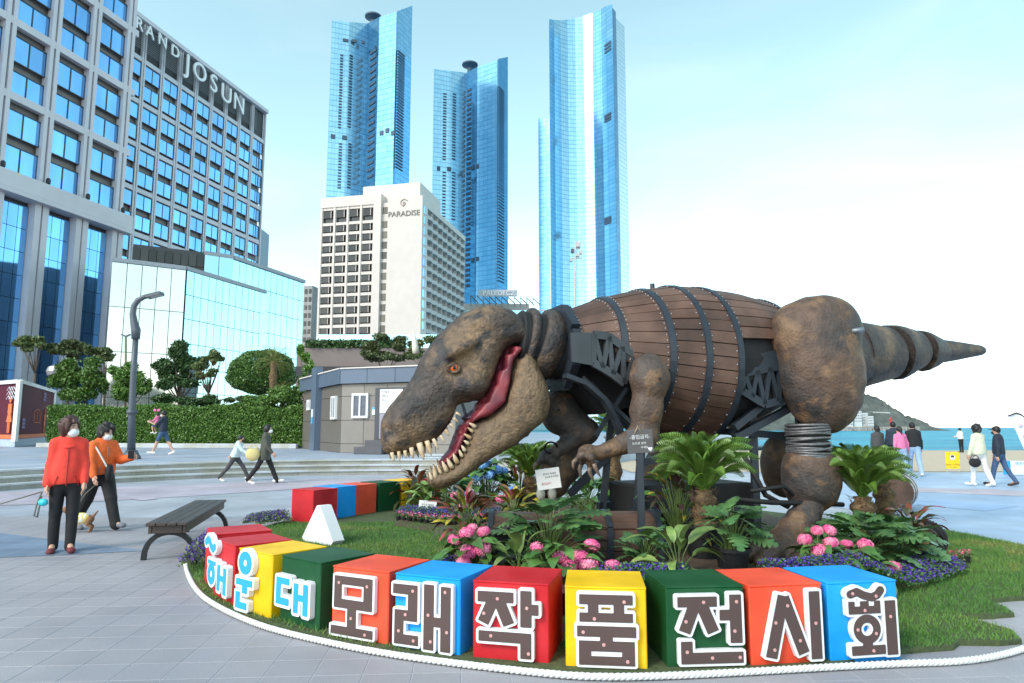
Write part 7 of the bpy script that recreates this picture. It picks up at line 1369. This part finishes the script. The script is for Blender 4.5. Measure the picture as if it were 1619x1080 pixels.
def wheel(root, c, r_, wd, rimm, X=Matrix.Identity(4)):
    mb = MB(); mb.lathe([(r_ * .62, -wd / 2), (r_ * .92, -wd / 2), (r_, -wd * .3), (r_, wd * .3), (r_ * .92, wd / 2), (r_ * .62, wd / 2)], 40, T(*c) @ X @ RX(R(90)), cap=False); ty = mb.build('tyre', M('tyre_rubber', (.022, .022, .023), .8, v=.2, sc=30), root); autosmooth(ty, 35); tr_ = MB()
    for i in range(40):
        for s in (-1, 1): a = i * math.pi / 20 + (.07 if s > 0 else 0); tr_.box((r_ * 1.003 * math.cos(a), s * wd * .17, r_ * 1.003 * math.sin(a)), (.03, wd * .3, .03), T(*c) @ X @ RY(0))
    stuff(tr_.build('tread', MATS['tyre_rubber'], ty)); mb = MB(); mb.lathe([(r_ * .63, -wd * .45), (r_ * .55, -wd * .3), (r_ * .3, -wd * .25), (r_ * .25, -wd * .4), (.02, -wd * .42)], 28, T(*c) @ X @ RX(R(-90)) @ RX(R(180)), cap=False); mb.lathe([(r_ * .63, wd * .45), (r_ * .55, wd * .3), (r_ * .3, wd * .25), (r_ * .25, wd * .4), (.02, wd * .42)], 28, T(*c) @ X @ RX(R(90)), cap=False); mb.build('rim', rimm, root, smooth=True)
wheel(cart, wc, .30, .16, m_steel)
spw = empty('spare_wheel', GP(1463, 868, 7.9), 0, 'rubber tyre with tan rim leaning behind the dark red croton', 'wheel'); wheel(spw, AT(1463, 853, 7.9), .20, .15, M('tan_rim', (.45, .33, .16), .6), RZ(R(-35)))
# lying barrel
bc = G(1425, 806); brl = empty('barrel', bc, 0, 'dark wooden barrel lying on the paving behind the cycads', 'barrel'); rb = .34; XB = T(bc.x, bc.y + .1, rb) @ RZ(R(-32)) @ RX(R(90))
for i in range(18):
    a0, a1 = i * math.pi / 9 + .01, (i + 1) * math.pi / 9 - .01; mb = MB(); V = []
    for z in np.linspace(-.42, .42, 7):
        r_ = rb * (1 - .16 * (z / .42) ** 2)
        for a in (a0, a1):
            for rr in (r_, r_ - .03): V.append((rr * math.cos(a), rr * math.sin(a), z))
    F = []
    for j in range(6): b = j * 4; F += [(b, b + 2, b + 6, b + 4), (b + 1, b + 5, b + 7, b + 3), (b, b + 4, b + 5, b + 1), (b + 2, b + 3, b + 7, b + 6)]
    F += [(0, 1, 3, 2), (24, 26, 27, 25)]; mb.add(V, F, 0, XB); mb.build('stave', m_plank, brl)
for z in (-.36, -.2, .2, .36): r_ = rb * (1 - .16 * (z / .42) ** 2); mb = MB(); mb.lathe([(r_ - .01, z - .03), (r_ + .006, z - .03), (r_ + .006, z + .03), (r_ - .01, z + .03)], 30, XB, cap=False); mb.build('hoop', M('galvanised', (.42, .42, .43), .35, .7), brl, smooth=True)
for z in (-.40, .40): mb = MB(); mb.lathe([(rb * .83, z - .01), (rb * .83, z + .01)], 26, XB); mb.build('barrel_head', m_plank, brl)
# signs in the bed
def board(name, lab, c, w_, h_, mat, tilt=0., yaw=0., roll=0., txt=(), tm_=None, cat='sign', post=None):
    root = empty(name, (c.x, c.y, LZ), 0, lab, cat); X = T(*c) @ RZ(yaw) @ RY(roll) @ RX(tilt); mb = MB(); mb.bbox((0, 0, 0), (w_, .012, h_), .003, X); mb.build('board', mat, root)
    for s, x, z, sz, mt in txt: me = text_mesh(s, sz, .0008); me.transform(X @ Matrix(((1, 0, 0, x), (0, 0, -1, -.0078), (0, 1, 0, z), (0, 0, 0, 1)))); ob('lettering', me, root, mt)
    if post: mb = MB(); mb.bbox((c.x, c.y + .03, (c.z + LZ) / 2), (post, post, c.z - LZ), .004); mb.build('post', m_steel, root)
    return root
m_chalk = M('chalk_grey_board', (.10, .095, .095), .8, v=.1); m_card = M('white_card', (.74, .74, .72), .7, v=.04); m_ink = M('ink_black', (.02, .02, .025), .7, v=0); m_inkr = M('ink_pink', (.6, .16, .2), .7, v=0); m_chw = M('chalk_white', (.75, .75, .74), .9, v=0)
c = AT(1012, 698, 6.3); board('chalk_sign', 'grey chalk sign with white Korean writing on a black post', c, .235, .21, m_chalk, 0, 0, R(-3), (('-출입금지-', 0, .025, .043, m_chw), ('눈으로 보아', -.01, -.025, .026, m_chw), ('주세요', .035, -.062, .024, m_chw), ('♥', .085, -.085, .035, m_chw)), post=.06)
mb = MB(); mb.tube([AT(1003, 686, 6.29), AT(1008, 674, 6.28), AT(1014, 685, 6.29)], .004, 5); o = mb.build('string', M('jute_string', (.5, .38, .22), .9), bpy.data.objects['chalk_sign'], smooth=True)
c = AT(867, 757, 7.9); board('held_card', 'white handwritten card hanging from the far claw of the sculpture', c, .27, .23, m_card, 0, 0, R(-8), (('만지지 마세요', .02, .045, .026, m_ink), ('눈으로 봐 주세요', .04, .012, .022, m_ink), ('출입금지', -.03, -.06, .03, m_inkr)))
c = AT(676, 801, 11.6); board('small_card', 'small white card standing among the lobelia below the jaw', c, .29, .19, m_card, R(-12), 0, R(4), (('만지지 마세요', 0, .015, .036, m_ink),))
# far right: mask notice, banner, feather flag
c = AT(1506, 728, 22.8); mk = board('mask_notice', 'yellow mask notice on thin legs at the edge of the sand', c, .46, .54, M('notice_yellow', (.80, .58, .01), .6), 0, 0, 0, (('Wear a Mask', 0, -.16, .085, M('notice_red', (.45, .05, .03), .6)), ('마스크 착용', 0, -.235, .045, m_ink)))
mb = MB(); mb.lathe([(.085, 0), (.085, .004)], 18, T(c.x, c.y - .007, c.z + .1) @ RX(R(90))); mb.build('face_print', m_card, mk); mb = MB(); mb.ball((c.x, c.y - .012, c.z + .12), (.055, .008, .05), 10); mb.build('hair_print', m_ink, mk); mb = MB(); mb.ball((c.x, c.y - .014, c.z + .075), (.04, .008, .03), 10); mb.build('mask_print', m_pvc, mk)
for s in (-.19, .19): mb = MB(); mb.tube([(c.x + s, c.y + .02, 0), (c.x + s, c.y + .02, c.z - .1)], .012, 6); mb.build('leg', m_pg, mk)
bn = empty('low_banner', G(1610, 753), 0, 'low blue and white banner at the right edge of the plaza', 'banner'); a, b = G(1587, 753), G(1680, 757); zt2 = .42; xm = G(1607, 753.8).x
for nm, xa, xb, mt in (('blue_panel', a.x, xm, M('banner_blue', (.02, .33, .68), .6)), ('white_panel', xm + .004, b.x, m_card)): mb = MB(); mb.bbox(((xa + xb) / 2, a.y, .05 + zt2 / 2), (xb - xa, .03, zt2), .005); mb.build(nm, mt, bn)
for s, x, z, sz, mt in (('해운대', xm + .32, .34, .13, MATS['banner_blue']), ('해운대구', a.x + .19, .2, .08, m_card)): me = text_mesh(s, sz, .001); me.transform(Matrix(((1, 0, 0, x), (0, 0, -1, a.y - .018), (0, 1, 0, z), (0, 0, 0, 1)))); ob('lettering', me, bn, mt)
ff = empty('feather_flag', AT(1640, 770, 17.5), 0, 'white feather flag leaning into the right edge of the picture', 'flag'); fp_ = [(1594, 658), (1600, 655), (1607, 653.5), (1614, 656), (1621, 662), (1628, 672), (1650, 745), (1636, 745), (1617, 705), (1604, 676)]; P_ = [AT(x, y, 17.5 + .04 * math.sin(i)) for i, (x, y) in enumerate(fp_)]; mb = MB(); k = len(P_)
mb.add(P_ + [p + Vector((0, .012, 0)) for p in P_], [tuple(range(k)), tuple(range(2 * k - 1, k - 1, -1))] + [(i, k + i, k + (i + 1) % k, (i + 1) % k) for i in range(k)]); mb.build('sail', M('flag_fabric', (.70, .72, .76), .7, v=.05), ff)
mb = MB(); mb.tube([AT(x, y, 17.5) for x, y in ((1594, 657.5), (1607, 652.8), (1614, 655.3), (1621.5, 661.5), (1629, 672), (1652, 745), (1662, 772))], .018, 6); mb.build('pole', m_steel, ff, smooth=True); mb = MB(); mb.ball(AT(1614, 672, 17.47), (.06, .01, .05), 10); mb.ball(AT(1619, 688, 17.47), (.04, .01, .035), 10); mb.build('flag_print', M('flag_print', (.62, .5, .55), .7), ff)
# white canopies and planter seen beyond the sculpture
for i, (x, y, Y, lab) in enumerate(((880, 738, 25, 'white low parapet block beyond the sculpture chest'), (705, 744, 24, 'white low parapet block seen behind the open jaw'))):
    c = G(x, y); root = empty('parapet_block', c, 0, lab, 'block'); mb = MB(); mb.bbox((0, .3, .25), (1.6, .6, .5), .02); mb.build('block', m_pvc, root, world=False); mb = MB(); mb.bbox((0, .3, .53), (1.7, .7, .06), .01); mb.build('coping', m_step, root, world=False)
